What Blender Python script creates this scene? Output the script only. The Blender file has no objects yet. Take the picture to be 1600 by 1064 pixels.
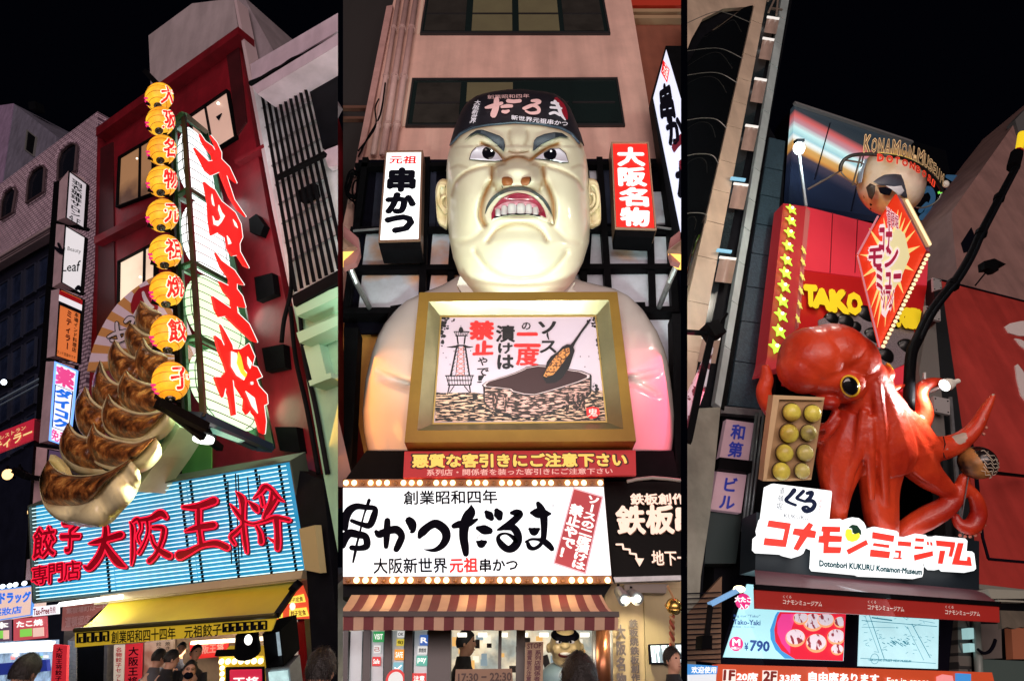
import bpy,bmesh,math,random
import numpy as np
from mathutils import Vector as V,Matrix
random.seed(7);np.random.seed(7)
SC=bpy.context.scene
COL=SC.collection
# camera, world, light, exposure
F=900.0
TILT=math.atan(F/1352.0)
CAM=V((0,0,1.5))
FW=V((0,math.cos(TILT),math.sin(TILT)));UP=V((0,-math.sin(TILT),math.cos(TILT)));RT=V((1,0,0))
cam_data=bpy.data.cameras.new('camera');cam=bpy.data.objects.new('camera',cam_data);COL.objects.link(cam)
cam_data.sensor_width=36;cam_data.lens=F/1600*36;cam_data.clip_end=600;cam_data.clip_start=.05
cam.location=CAM;cam.rotation_euler=(math.pi/2+TILT,0,0)
SC.camera=cam
world=bpy.data.worlds.new('World');SC.world=world;world.use_nodes=True
bg=world.node_tree.nodes['Background'];bg.inputs[0].default_value=(.010,.012,.03,1);bg.inputs[1].default_value=.05
SC.view_settings.view_transform='Standard';SC.view_settings.look='None'
SC.view_settings.exposure=0;SC.view_settings.gamma=1
SC.cycles.max_bounces=5;SC.cycles.diffuse_bounces=2;SC.cycles.glossy_bounces=3
SC.cycles.sample_clamp_indirect=4;SC.cycles.use_denoising=True
def ray(x,y):return RT*((x-800)/F)+UP*((532-y)/F)+FW
def at(x,y,d):return CAM+ray(x,y)*d
def S(v):return v if isinstance(v,V)else V(v)
def lamp(name,kind,loc,energy,col,aim=None,size=1.,size_y=None,spot=60,blend=.5):
 l=bpy.data.lights.new(name,kind);l.energy=energy;l.color=col
 if kind=='AREA':
  l.size=size
  if size_y:l.shape='RECTANGLE';l.size_y=size_y
 elif kind=='SUN':l.angle=size
 else:l.shadow_soft_size=size
 if kind=='SPOT':l.spot_size=math.radians(spot);l.spot_blend=blend
 o=bpy.data.objects.new(name,l);COL.objects.link(o);o.location=loc
 if aim is not None:o.rotation_euler=(S(aim)-S(loc)).to_track_quat('-Z','Y').to_euler()
 return o
lamp('street_glow_fill','AREA',(-6,-7,3),420,(1,.76,.84),(-7,9,9),9,4)  # unseen area lamps added behind the camera to stand for street light
lamp('street_glow_fill','AREA',(0,-7,3),380,(1,.76,.68),(0,8,8),8,4)
lamp('street_glow_fill','AREA',(7,-7,3),450,(1,.80,.74),(8,9,9),9,4)
sun_=lamp('city_glow_fill','SUN',(0,-20,6),1.2,(1,.80,.75),(0,0,5.0),math.radians(50))  # unseen low sun lamp added as even fill for the city glow
# planes
class Pl:
 def __init__(s,O,A,B):
  s.O=O;s.A=A;s.B=B
  n=A.cross(B).normalized()
  if n.dot(CAM-O)<0:n=-n
  s.N=n;s.a=A.normalized();s.b=(B-B.dot(s.a)*s.a).normalized()
 def px(s,x,y,off=0.):
  r=ray(x,y);k=(s.O+s.N*off-CAM).dot(s.N)/r.dot(s.N)
  return CAM+r*k
 def uv(s,u,v,off=0.):return s.O+s.A*u+s.B*v+s.N*off
 def shift(s,d):q=Pl(s.O+s.N*d,s.A,s.B);return q
def quad(tl,tr,br,bl,d,lo=.6,hi=1.7):
 """plane of a parallelogram seen at four photo pixels, its first corner at depth d"""
 r=[ray(*p)for p in(tl,tr,br,bl)]
 M=np.array([[-r[1].x,r[2].x,-r[3].x],[-r[1].y,r[2].y,-r[3].y],[-r[1].z,r[2].z,-r[3].z]])
 k=np.linalg.solve(M,-np.array(r[0])*d)
 if min(k)<lo*d or max(k)>hi*d:print('QUAD?',tl,tr,br,bl,[round(float(q)/d,2)for q in k])
 k=[min(max(float(q),lo*d),hi*d)for q in k]
 P=[CAM+r[0]*d]+[CAM+r[i+1]*k[i]for i in range(3)]
 return Pl(P[0],P[1]-P[0],P[3]-P[0])
def wallY(y):return Pl(V((0,y,0)),V((1,0,0)),V((0,0,-1)))
def Z(x0,y0,s):
 """photo pixels from coordinates read in an enlargement"""
 return lambda*p:[(x0+a[0]/s,y0+a[1]/s)+tuple(q/s for q in a[2:])for a in p]
def bb(x0,y0,x1,y1):return[(x0,y0),(x1,y0),(x1,y1),(x0,y1)]
def lerp(p,q,t):return tuple(p[i]+(q[i]-p[i])*t for i in range(len(p)))
def qpt(q,u,v):return lerp(lerp(q[0],q[1],u),lerp(q[3],q[2],u),v)
def subq(q,u0,v0,u1,v1):return[qpt(q,u0,v0),qpt(q,u1,v0),qpt(q,u1,v1),qpt(q,u0,v1)]
def catmull(P,n=6,closed=False):
 P=[np.array(p,float)for p in P];out=[];N=len(P)
 for i in range(N if closed else N-1):
  if closed:p0,p1,p2,p3=P[i-1],P[i],P[(i+1)%N],P[(i+2)%N]
  else:p0,p1,p2,p3=P[max(i-1,0)],P[i],P[i+1],P[min(i+2,N-1)]
  for k in range(n):
   t=k/n
   out.append(.5*((2*p1)+(-p0+p2)*t+(2*p0-5*p1+4*p2-p3)*t*t+(-p0+3*p1-3*p2+p3)*t**3))
 if not closed:out.append(P[-1])
 return[tuple(float(q)for q in o)for o in out]
# materials
MATS={}
def mat(name,col=(.5,.5,.5),rough=.6,metal=0.,em=None,es=0.,nz=None,bump=None,coat=0.,spec=.5,mix=None,uv=False,alpha=1.):
 """nz=(scale, amount) colour mottling; bump=(scale, strength); mix=(colour, scale, lo, hi) second colour in noise patches"""
 if name in MATS:return MATS[name]
 m=bpy.data.materials.new(name);m.use_nodes=True;nt=m.node_tree;N=nt.nodes;L=nt.links
 b=N['Principled BSDF']
 b.inputs['Base Color'].default_value=(*col,1);b.inputs['Roughness'].default_value=rough
 b.inputs['Metallic'].default_value=metal;b.inputs['Coat Weight'].default_value=coat
 b.inputs['Specular IOR Level'].default_value=spec
 tc=N.new('ShaderNodeTexCoord');src=tc.outputs['UV']if uv else N.new('ShaderNodeNewGeometry').outputs['Position']
 c=None
 if mix or nz:
  rgb=N.new('ShaderNodeRGB');rgb.outputs[0].default_value=(*(em if es else col),1);c=rgb.outputs[0]
 if mix:
  n=N.new('ShaderNodeTexNoise');n.inputs['Scale'].default_value=mix[1];n.inputs['Detail'].default_value=5
  L.new(src,n.inputs['Vector'])
  r=N.new('ShaderNodeMapRange');r.inputs[1].default_value=mix[2];r.inputs[2].default_value=mix[3];L.new(n.outputs[0],r.inputs[0])
  x=N.new('ShaderNodeMix');x.data_type='RGBA';L.new(r.outputs[0],x.inputs[0]);L.new(c,x.inputs[6]);x.inputs[7].default_value=(*mix[0],1)
  c=x.outputs[2]
 if nz:
  n=N.new('ShaderNodeTexNoise');n.inputs['Scale'].default_value=nz[0];n.inputs['Detail'].default_value=6;n.inputs['Roughness'].default_value=.65
  L.new(src,n.inputs['Vector'])
  r=N.new('ShaderNodeMapRange');r.inputs[1].default_value=.3;r.inputs[2].default_value=.7
  r.inputs[3].default_value=1-nz[1];r.inputs[4].default_value=1+nz[1]*.6;L.new(n.outputs[0],r.inputs[0])
  x=N.new('ShaderNodeVectorMath');x.operation='SCALE';L.new(c,x.inputs[0]);L.new(r.outputs[0],x.inputs['Scale']);c=x.outputs[0]
 if not es and any(w in name for w in('wall','render','stone','cladding','billboard','stucco')):
  if c is None:rgb=N.new('ShaderNodeRGB');rgb.outputs[0].default_value=(*col,1);c=rgb.outputs[0]
  mp=N.new('ShaderNodeMapping');mp.inputs['Scale'].default_value=(3,3,.22);L.new(src,mp.inputs[0]);n=N.new('ShaderNodeTexNoise');n.inputs['Scale'].default_value=1;n.inputs['Detail'].default_value=6;L.new(mp.outputs[0],n.inputs['Vector'])
  r=N.new('ShaderNodeMapRange');r.inputs[1].default_value=.35;r.inputs[2].default_value=.62;r.inputs[3].default_value=.84;r.inputs[4].default_value=1.04;L.new(n.outputs[0],r.inputs[0])
  x=N.new('ShaderNodeVectorMath');x.operation='SCALE';L.new(c,x.inputs[0]);L.new(r.outputs[0],x.inputs['Scale']);c=x.outputs[0]
 if c is not None:L.new(c,b.inputs['Emission Color' if es else 'Base Color'])
 if es:
  if c is None:b.inputs['Emission Color'].default_value=(*em,1)
  b.inputs['Emission Strength'].default_value=es
 if bump:
  n=N.new('ShaderNodeTexNoise');n.inputs['Scale'].default_value=bump[0];n.inputs['Detail'].default_value=4;L.new(src,n.inputs['Vector'])
  q=N.new('ShaderNodeBump');q.inputs['Strength'].default_value=bump[1];q.inputs['Distance'].default_value=.02
  L.new(n.outputs[0],q.inputs['Height']);L.new(q.outputs[0],b.inputs['Normal'])
 MATS[name]=m;m['nt']=1
 return m
def glow(name,col,s=1.,nz=None,mix=None):return mat(name,tuple(c*.5 for c in col),.5,em=col,es=s,nz=nz,mix=mix)
# objects
WPOS={}
def reg(o,M):
 WPOS[o.name]=M;return o
def tag(o,label=None,cat=None,group=None,kind=None):
 if label:o['label']=label
 if cat:o['category']=cat
 if group:o['group']=group
 if kind:o['kind']=kind
 return o
def thing(name,loc,label,cat,group=None):
 o=bpy.data.objects.new(name,None);COL.objects.link(o);o.location=loc;o.empty_display_size=.2
 reg(o,Matrix.Translation(loc));return tag(o,label,cat,group)
def place(mesh,name,M,parent=None):
 """link an object of a (possibly shared) mesh at world matrix M"""
 o=bpy.data.objects.new(name,mesh);COL.objects.link(o)
 if parent is not None:
  o.parent=parent;o.matrix_local=WPOS[parent.name].inverted()@M
 else:o.matrix_local=M
 return reg(o,M)
class MB:
 def __init__(s):s.v=[];s.f=[];s.uvp=None
 def add(s,vs,fs):
  k=len(s.v);s.v+=[tuple(p)for p in vs];s.f+=[tuple(i+k for i in f)for f in fs];return s
 def prism(s,pl,pts,front=0.,thick=.02):
  """polygon traced at photo pixels on plane pl, its face at offset front, going back by thick"""
  a=[pl.px(p[0],p[1],front)for p in pts];return s.ext(a,-pl.N*thick)
 def ext(s,a,d):
  n=len(a);b=[p+d for p in a]
  return s.add(a+b,[tuple(range(n)),tuple(range(2*n-1,n-1,-1))]+[(i,(i+1)%n,n+(i+1)%n,n+i)for i in range(n)])
 def flat(s,pl,pts,off=0.):return s.add([pl.px(p[0],p[1],off)for p in pts],[tuple(range(len(pts)))])
 def uvbox(s,pl,u0,u1,v0,v1,front,thick):return s.ext([pl.uv(u,v,front)for u,v in((u0,v0),(u1,v0),(u1,v1),(u0,v1))],-pl.N*thick)
 def ring(s,pl,q,w,front,thick):
  """four rails round a pixel quad, w px wide, butted"""
  c=(sum(p[0]for p in q)/4,sum(p[1]for p in q)/4)
  i=[]
  for k in range(4):
   p=np.array(q[k]);a=np.array(q[k-1])-p;b=np.array(q[(k+1)%4])-p
   a=a/np.linalg.norm(a);b=b/np.linalg.norm(b);sn=abs(a[0]*b[1]-a[1]*b[0])
   i.append(tuple(p+(a+b)*w/sn))
  for k in range(4):s.prism(pl,[q[k],q[(k+1)%4],i[(k+1)%4],i[k]],front,thick)
  return s
 def bar(s,p,q,w,h=None,side=None):
  p=S(p);q=S(q);h=h or w;d=(q-p).normalized();side=(side or(V((0,0,1))if abs(d.z)<.8 else V((1,0,0))))
  x=d.cross(side).normalized()*w/2;y=d.cross(x).normalized()*h/2
  return s.ext([p+x+y,p-x+y,p-x-y,p+x-y],q-p)
 def tube(s,P,R,n=8,caps=True):
  P=[S(p)for p in P];R=R if hasattr(R,'__len__')else[R]*len(P)
  k0=len(s.v);ref=None;m=len(P)
  for i,p in enumerate(P):
   d=(P[min(i+1,m-1)]-P[max(i-1,0)]).normalized()
   if ref is None:ref=d.orthogonal().normalized()
   x=(ref-d*ref.dot(d)).normalized();y=d.cross(x);ref=x
   s.v+=[tuple(p+(x*math.cos(2*math.pi*j/n)+y*math.sin(2*math.pi*j/n))*R[i])for j in range(n)]
  for i in range(m-1):
   for j in range(n):s.f.append((k0+i*n+j,k0+i*n+(j+1)%n,k0+(i+1)*n+(j+1)%n,k0+(i+1)*n+j))
  if caps:s.f.append(tuple(range(k0+n-1,k0-1,-1)));s.f.append(tuple(range(k0+(m-1)*n,k0+m*n)))
  return s
 def ell(s,c,ax,n=16,m=10):
  """ellipsoid; ax = three axis vectors"""
  c=S(c);k0=len(s.v);s.v.append(tuple(c+ax[2]))
  for i in range(1,m):
   t=math.pi*i/m
   for j in range(n):
    a=2*math.pi*j/n
    s.v.append(tuple(c+ax[0]*(math.sin(t)*math.cos(a))+ax[1]*(math.sin(t)*math.sin(a))+ax[2]*math.cos(t)))
  s.v.append(tuple(c-ax[2]));e=len(s.v)-1
  for j in range(n):s.f.append((k0,k0+1+j,k0+1+(j+1)%n));s.f.append((e,k0+1+(m-2)*n+(j+1)%n,k0+1+(m-2)*n+j))
  for i in range(m-2):
   for j in range(n):s.f.append((k0+1+i*n+j,k0+1+(i+1)*n+j,k0+1+(i+1)*n+(j+1)%n,k0+1+i*n+(j+1)%n))
  return s
 def grid(s,rows,closed=False,caps=False):
  k0=len(s.v);n=len(rows[0])
  for r in rows:s.v+=[tuple(p)for p in r]
  for i in range(len(rows)-1):
   for j in range(n if closed else n-1):
    s.f.append((k0+i*n+j,k0+i*n+(j+1)%n,k0+(i+1)*n+(j+1)%n,k0+(i+1)*n+j))
  if caps:s.f.append(tuple(range(k0,k0+n)));s.f.append(tuple(range(k0+(len(rows)-1)*n,k0+len(rows)*n)))
  return s
 def stroke(s,pl,pts,front=0.,thick=.004,n=5,sub=True,cap=True,fn=None):
  """a brush stroke: pixels with full width per point"""
  Q=catmull(pts,n)if sub else pts
  L=[];R=[];m=len(Q)
  for i,(x,y,w)in enumerate(Q):
   dx=Q[min(i+1,m-1)][0]-Q[max(i-1,0)][0];dy=Q[min(i+1,m-1)][1]-Q[max(i-1,0)][1]
   l=math.hypot(dx,dy)or 1;nx,ny=-dy/l*w/2,dx/l*w/2
   L.append((x+nx,y+ny));R.append((x-nx,y-ny))
  g=fn or(lambda x,y,o:pl.px(x,y,o))
  def cp(a,c,b):
   a0=math.atan2(a[1]-c[1],a[0]-c[0]);r=math.hypot(a[0]-c[0],a[1]-c[1])
   return[(c[0]+math.cos(a0+t)*r,c[1]+math.sin(a0+t)*r)for t in[b*math.pi*k/4 for k in(1,2,3)]]
  k0=len(s.v)
  out=L+(cp(L[-1],Q[-1],-1)if cap else[])+R[::-1]+(cp(R[0],Q[0],-1)if cap else[])
  N=len(out)
  fr=[g(p[0],p[1],front)for p in out];bk=[g(p[0],p[1],front-thick)for p in out]
  s.v+=[tuple(p)for p in fr+bk]
  ri=lambda i:N-1-(3 if cap else 0)-i
  for i in range(m-1):s.f.append((k0+i,k0+i+1,k0+ri(i+1),k0+ri(i)))
  if cap:
   s.f.append((k0+m-1,k0+m,k0+m+1,k0+m+2,k0+ri(m-1)))
   s.f.append((k0+ri(0),k0+N-3,k0+N-2,k0+N-1,k0))
  if thick:
   for i in range(N):s.f.append((k0+i,k0+(i+1)%N,k0+N+(i+1)%N,k0+N+i))
  return s
 def mesh(s,name,m=None,smooth=False,pl=None,clip=None,merge=0.,xf=None):
  """returns mesh about its own centre and that centre"""
  A=np.array(s.v,float);c=V((A.min(0)+A.max(0))/2)
  me=bpy.data.meshes.new(name);me.from_pydata([tuple(r)for r in(A-np.array(c))],[],s.f)
  bm=bmesh.new();bm.from_mesh(me)
  if merge:bmesh.ops.remove_doubles(bm,verts=bm.verts,dist=merge)
  if clip:
   for side,x in clip:
    n=ray(x,300).cross(ray(x,700)).normalized();n=n if n.x>0 else-n
    bmesh.ops.bisect_plane(bm,geom=bm.verts[:]+bm.edges[:]+bm.faces[:],plane_co=CAM-c,plane_no=n,clear_outer=side>0,clear_inner=side<0)
  bmesh.ops.triangulate(bm,faces=[f for f in bm.faces if len(f.verts)>4])
  bmesh.ops.recalc_face_normals(bm,faces=bm.faces)
  if pl is not None:
   ly=bm.loops.layers.uv.new('UVMap')
   for f in bm.faces:
    for l in f.loops:
     d=l.vert.co+c-pl.O;l[ly].uv=(d.dot(pl.a),-d.dot(pl.b))
  bm.to_mesh(me);bm.free()
  if smooth:
   for p in me.polygons:p.use_smooth=True
  if m:me.materials.append(m)
  return me,c
 def build(s,name,m=None,parent=None,smooth=False,label=None,cat=None,group=None,kind=None,**k):
  me,c=s.mesh(name,m,smooth,**k)
  return tag(place(me,name,Matrix.Translation(c),parent),label,cat,group,kind)
# lettering
TXT={}
def glyphs(t,bold=0.,thick=False):
 key=(t,round(bold,3))
 if key not in TXT:
  cu=bpy.data.curves.new('t','FONT');cu.body=t;cu.offset=bold;cu.resolution_u=2;cu.fill_mode='FRONT'
  o=bpy.data.objects.new('t',cu);COL.objects.link(o)
  me=bpy.data.meshes.new_from_object(o.evaluated_get(bpy.context.evaluated_depsgraph_get()))
  vs=[tuple(v.co[:2])for v in me.vertices];fs=[tuple(p.vertices)for p in me.polygons]
  bpy.data.objects.remove(o);bpy.data.curves.remove(cu);bpy.data.meshes.remove(me)
  TXT[key]=(vs,fs)
 return TXT[key]
def text(mb,pl,s,q,off=.004,bold=.01,cell=False,fn=None,slant=0.):
 """lettering inside pixel quad q (tl, tr, br, bl) of plane pl; cell: keep the em square (single characters)"""
 if len(q)==4 and not hasattr(q[0],'__len__'):q=bb(*q)
 ex=max(0,bold);vs,fs=glyphs(s,0)
 if not vs:return mb
 xs=[p[0]for p in vs];ys=[p[1]for p in vs]
 if cell:x0,x1,y0,y1=EM
 else:x0,x1,y0,y1=min(xs),max(xs),min(ys),max(ys)
 if fn is None:
  P=[pl.px(p[0],p[1],off)for p in q]
  fn=lambda u,v:(P[0]*(1-u)+P[1]*u)*(1-v)+(P[3]*(1-u)+P[2]*u)*v
 for k,(ox,oy)in enumerate([(0,0)]+([(ex,0),(-ex,0),(0,ex),(0,-ex),(ex*.7,ex*.7),(-ex*.7,ex*.7),(ex*.7,-ex*.7),(-ex*.7,-ex*.7)]if ex else[])):
  out=[]
  for x,y in vs:
   u=(x+ox-x0)/(x1-x0);v=(y1-y-oy)/(y1-y0);p=fn(u+slant*(.5-v),v)
   out.append(CAM+(p-CAM)*(1-k*4e-5))
  mb.add(out,fs)
 return mb
def vtext(mb,pl,s,q,off=.004,bold=.015,gap=.04):
 """a column of characters read downwards"""
 n=len(s)
 for i,c in enumerate(s):
  if c==' ':continue
  r=subq(q,0,(i+gap)/n,1,(i+1-gap)/n)
  if c in 'ー-–':r=[r[1],r[2],r[3],r[0]]
  text(mb,pl,c,r,off,bold,cell=True)
 return mb
vs_,fs_=glyphs('国',0);EM=(min(p[0]for p in vs_)-.06,max(p[0]for p in vs_)+.06,min(p[1]for p in vs_)-.05,max(p[1]for p in vs_)+.05)
print('EM',EM,len(vs_))
# shared materials and builders
black=mat('black_steel',(.004,.004,.005),.55,0,nz=(6,.3),spec=.04)
dark_paint=mat('dark_paint',(.005,.0055,.008),.6,nz=(5,.4),spec=.08)
steel=mat('galvanised_steel',(.35,.36,.38),.45,.7,nz=(9,.25))
white_glow=glow('lit_white_panel',(1,1,1),1.35)
ink=mat('black_ink',(.004,.004,.009),.8,spec=.05)
red_ink=mat('red_ink',(.65,.01,.02),.5)
white_ink=glow('white_lit_letter',(1,.97,.93),1.0)
grey_pvc=mat('grey_plastic',(.2,.2,.2),.5)
skin=mat('skin',(.55,.3,.2),.55,nz=(20,.1))
hairm=mat('dark_hair',(.012,.009,.008),.45,bump=(90,.6))
def remesh(mb,voxel,smooth=3,fac=.5):
 """one continuous surface out of overlapping shapes"""
 me,c=mb.mesh('tmp');o=bpy.data.objects.new('tmp',me);COL.objects.link(o)
 r=o.modifiers.new('r','REMESH');r.mode='VOXEL';r.voxel_size=voxel;r.use_smooth_shade=True
 if smooth:s=o.modifiers.new('s','SMOOTH');s.iterations=smooth;s.factor=fac
 res=bpy.data.meshes.new_from_object(o.evaluated_get(bpy.context.evaluated_depsgraph_get()))
 bpy.data.objects.remove(o)
 n=len(res.vertices);co=np.empty(n*3,np.float32);res.vertices.foreach_get('co',co)
 return res,c,co.reshape(-1,3)
def person(x,y,hpx,d,yaw,coat,label,cat='person',group=None,hair=True,lean=0.,arms=True,cap=None,glasses=False,mask=False,phone=False):
 """standing person whose head centre is seen at pixel x, y; head hpx tall; yaw 0 faces the camera"""
 c=at(x,y,d);h=hpx*d/900.;k=h/.235
 t=thing('person',c-V((0,0,1.55*k)),label,cat,group)
 R=Matrix.Rotation(yaw,3,'Z')
 def w(px,py,pz):return c+(R@V((px,py,pz)))*k
 b=MB();q=R@V((1,0,0));f=R@V((0,1,0));up=V((0,0,1))
 b.ell(w(0,0,.02),[q*.078*k,f*.098*k,up*.105*k],14,10)
 b.ell(w(0,-.025,-.05),[q*.058*k,f*.07*k,up*.075*k],12,8)
 b.tube([w(0,.01,-.05),w(0,.02,-.2)],[.052*k,.062*k],10)
 b.ell(w(0,-.103,-.015),[q*.012*k,f*.02*k,up*.02*k],8,6)
 b.tube([w(0,-.088,.03),w(0,-.108,-.01)],[.008*k,.012*k],6)
 for s in(-1,1):b.ell(w(s*.08,.005,-.01),[q*.01*k,f*.02*k,up*.03*k],8,6)
 l=lean
 for s in(-1,1):
  b.tube([w(s*.18,.02-l*.1,-.3),w(s*.25,-.02-l*.2,-.55),w(s*.2,-.16-l*.3,-.75),w(s*.12,-.25-l*.3,-.72)],[.062*k,.05*k,.042*k,.03*k],10)
  b.tube([w(s*.1,.03,-.8),w(s*.11,.02,-1.15),w(s*.11,.03,-1.5)],[.1*k,.07*k,.05*k],10)
  for j in range(4):b.tube([w(s*(.12-.015*j),-.25-l*.3,-.72),w(s*(.1-.018*j),-.31-l*.3,-.71),w(s*(.09-.018*j),-.325-l*.3,-.74)],[.011*k,.01*k,.008*k],6)
 b.tube([w(0,.02,-.2),w(0,.03,-.36),w(0,.03,-.6),w(0,.03,-.85)],[.09*k,.16*k,.14*k,.15*k],14)
 me,cc,co=remesh(b,.016*k,2);me.materials.append(skin);tag(place(me,'body',Matrix.Translation(cc),t))
 j=MB()
 j.grid([[w((rx)*math.cos(a),.02+ry*math.sin(a),z)for a in[2*math.pi*i/16 for i in range(16)]]for rx,ry,z in((.068,.075,-.125),(.078,.085,-.17),(.11,.09,-.21),(.185,.11,-.25),(.215,.125,-.33),(.2,.14,-.5),(.19,.14,-.7),(.2,.15,-.92))],closed=True)
 for s in(-1,1):j.tube([w(s*.19,.02,-.28),w(s*.265,-.02-l*.2,-.55),w(s*.21,-.16-l*.3,-.755),w(s*.14,-.23-l*.3,-.73)],[.078*k,.066*k,.055*k,.045*k],12)
 j.build('jacket',coat,t,smooth=True)
 e=MB()
 for s in(-1,1):e.ell(w(s*.032,-.088,.02),[q*.013*k,f*.012*k,up*.007*k],8,6)
 e.build('eyes',ink,t)
 m_=MB();m_.ell(w(0,-.094,-.06),[q*.022*k,f*.01*k,up*.005*k],8,6);m_.build('mouth',mat('lips',(.3,.08,.07),.5),t)
 if hair:
  hb=MB();rows=[]
  for i in range(9):
   th=math.pi*.5*i/8*1.35
   row=[]
   for jj in range(20):
    a=2*math.pi*jj/20;fr=max(0,-math.sin(a));tt=th*(1-.50*fr)
    rr=1.0+.05*math.sin(7*a+i)*(i/8)
    row.append(w(.088*rr*math.sin(tt)*math.cos(a),.004+.108*rr*math.sin(tt)*math.sin(a),.022+.118*math.cos(tt)))
   rows.append(row)
  hb.grid(rows,closed=True);ho=hb.build('hair',cap or hairm,t,smooth=True)
  if hpx>30 and not cap:
   st=MB();rs=random.Random(int(x*7+y))
   for _ in range(900):
    i_=rs.randint(0,7);j_=rs.randint(0,19);f1=rs.random();f2=rs.random();r0,r1=rows[i_],rows[i_+1];jn=(j_+1)%20
    p_=(r0[j_]*(1-f2)+r0[jn]*f2)*(1-f1)+(r1[j_]*(1-f2)+r1[jn]*f2)*f1;nd=(p_-c).normalized();dn=((r1[j_]-r0[j_]).normalized()+V((rs.uniform(-.5,.5),rs.uniform(-.5,.5),rs.uniform(-.5,.3)))).normalized()
    sd=nd.cross(dn).normalized()*.0022*k;L_=rs.uniform(.02,.05)*k;st.add([p_-sd,p_+sd,p_+dn*L_*.6+nd*.006*k+sd*.6,p_+dn*L_+nd*rs.uniform(-.002,.010)*k,p_+dn*L_*.6+nd*.006*k-sd*.6],[(0,1,2,3,4)])
   tag(st.build('hair_strands',hairm,ho),kind='stuff')
 if glasses:
  g=MB()
  for s in(-1,1):g.tube([w(s*.032+.022*math.cos(a),-.108,.02+.016*math.sin(a))for a in[2*math.pi*i/12 for i in range(13)]],.0025*k,5)
  g.build('glasses',ink,t)
 if mask:
  m2=MB();m2.ell(w(0,-.075,-.055),[q*.06*k,f*.045*k,up*.045*k],12,8);m2.build('face_mask',ink,t)
 return t
def two_tone(name,c1,c2,sx,sy,thr,uvm=True,em=0.,rot=0.):
 """flat print in two inks, streaks stretched by sx, sy"""
 m=bpy.data.materials.new(name);m.use_nodes=True;nt=m.node_tree;bs=nt.nodes['Principled BSDF'];L=nt.links
 tc=nt.nodes.new('ShaderNodeTexCoord');mp=nt.nodes.new('ShaderNodeMapping');mp.inputs['Scale'].default_value=(sx,sy,sy);mp.inputs['Rotation'].default_value=(0,0,rot);L.new(tc.outputs['UV' if uvm else 'Object'],mp.inputs[0])
 n=nt.nodes.new('ShaderNodeTexNoise');n.inputs['Scale'].default_value=1;n.inputs['Detail'].default_value=3;L.new(mp.outputs[0],n.inputs['Vector'])
 r=nt.nodes.new('ShaderNodeMapRange');r.inputs[1].default_value=thr-.02;r.inputs[2].default_value=thr+.02;L.new(n.outputs[0],r.inputs[0])
 x=nt.nodes.new('ShaderNodeMix');x.data_type='RGBA';x.inputs[6].default_value=(*c1,1);x.inputs[7].default_value=(*c2,1);L.new(r.outputs[0],x.inputs[0]);L.new(x.outputs[2],bs.inputs['Base Color']);bs.inputs['Roughness'].default_value=.55
 if em:L.new(x.outputs[2],bs.inputs['Emission Color']);bs.inputs['Emission Strength'].default_value=em
 return m
def patch(mb,pts,fn,off,n=24,m=5,thick=.012):
 """polygon (x-monotone) laid on a curved surface fn(x, y, off), with a rim"""
 xs=[p[0]for p in pts];x0,x1=min(xs),max(xs);rows=[]
 for i in range(n+1):
  x=x0+(x1-x0)*(.002+.996*i/n);ys=[]
  for k in range(len(pts)):
   a,b_=pts[k],pts[(k+1)%len(pts)]
   if(a[0]-x)*(b_[0]-x)<=0 and a[0]!=b_[0]:ys.append(a[1]+(b_[1]-a[1])*(x-a[0])/(b_[0]-a[0]))
  y0,y1=min(ys),max(ys)
  r=[fn(x,y0+(y1-y0)*j/m,off)for j in range(m+1)]
  rows.append([fn(x,y0,off-thick)]+r+[fn(x,y1,off-thick)])
 mb.grid(rows);return mb
# ================================================================ LEFT SHOP FRONT
def dirv(vx,vy):return(ray(vx,vy)).normalized()
LU=dirv(184,-1048);LH=dirv(-1025,1054)
LB=quad((20,800),(452,720),(482,895),(55,940),d=9.2)
class LP:pass
LF=Pl(LB.px(250,830,-.5),-LH,-LU)
LN=LF.N
zL1=Z(0,0,2.66);zL2=Z(260,0,2.66);zL3=Z(0,400,3.13);zL4=Z(260,380,2.956);zL5=Z(0,720,3.093);zL6=Z(260,720,3.093)
# far grey building
m_grey=mat('grey_render',(.2,.19,.27),.8,nz=(1.2,.3),bump=(14,.3))
FB=LF.shift(-7)
t=thing('concrete_building',FB.px(40,330),'plain grey concrete building with one dark window, farthest left behind the tiled building','building')
b=MB();b.prism(FB,[(-20,168),(21,162),(88,213),(88,520),(-20,520)],0,5);b.build('wall',m_grey,t)
b=MB();b.prism(FB,[(-20,168),(21,162),(3,285),(-20,300)],.05,.05);b.build('side_wall',mat('pink_lit_render',(.36,.25,.42),.8,nz=(2,.2)),t)  # pink light on this face is put into its colour
b=MB();b.prism(FB,zL1((110,538),(150,570),(138,650),(100,622)),.04,.04);b.build('window',dark_paint,t)
b=MB();b.ring(FB,zL1((110,538),(150,570),(138,650),(100,622)),1.2,.1,.1);b.build('window_frame',grey_pvc,t)
b=MB();b.prism(FB,[(44,160),(54,158),(56,170),(45,171)],-.5,.6);b.build('roof_vent',dark_paint,t)
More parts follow.
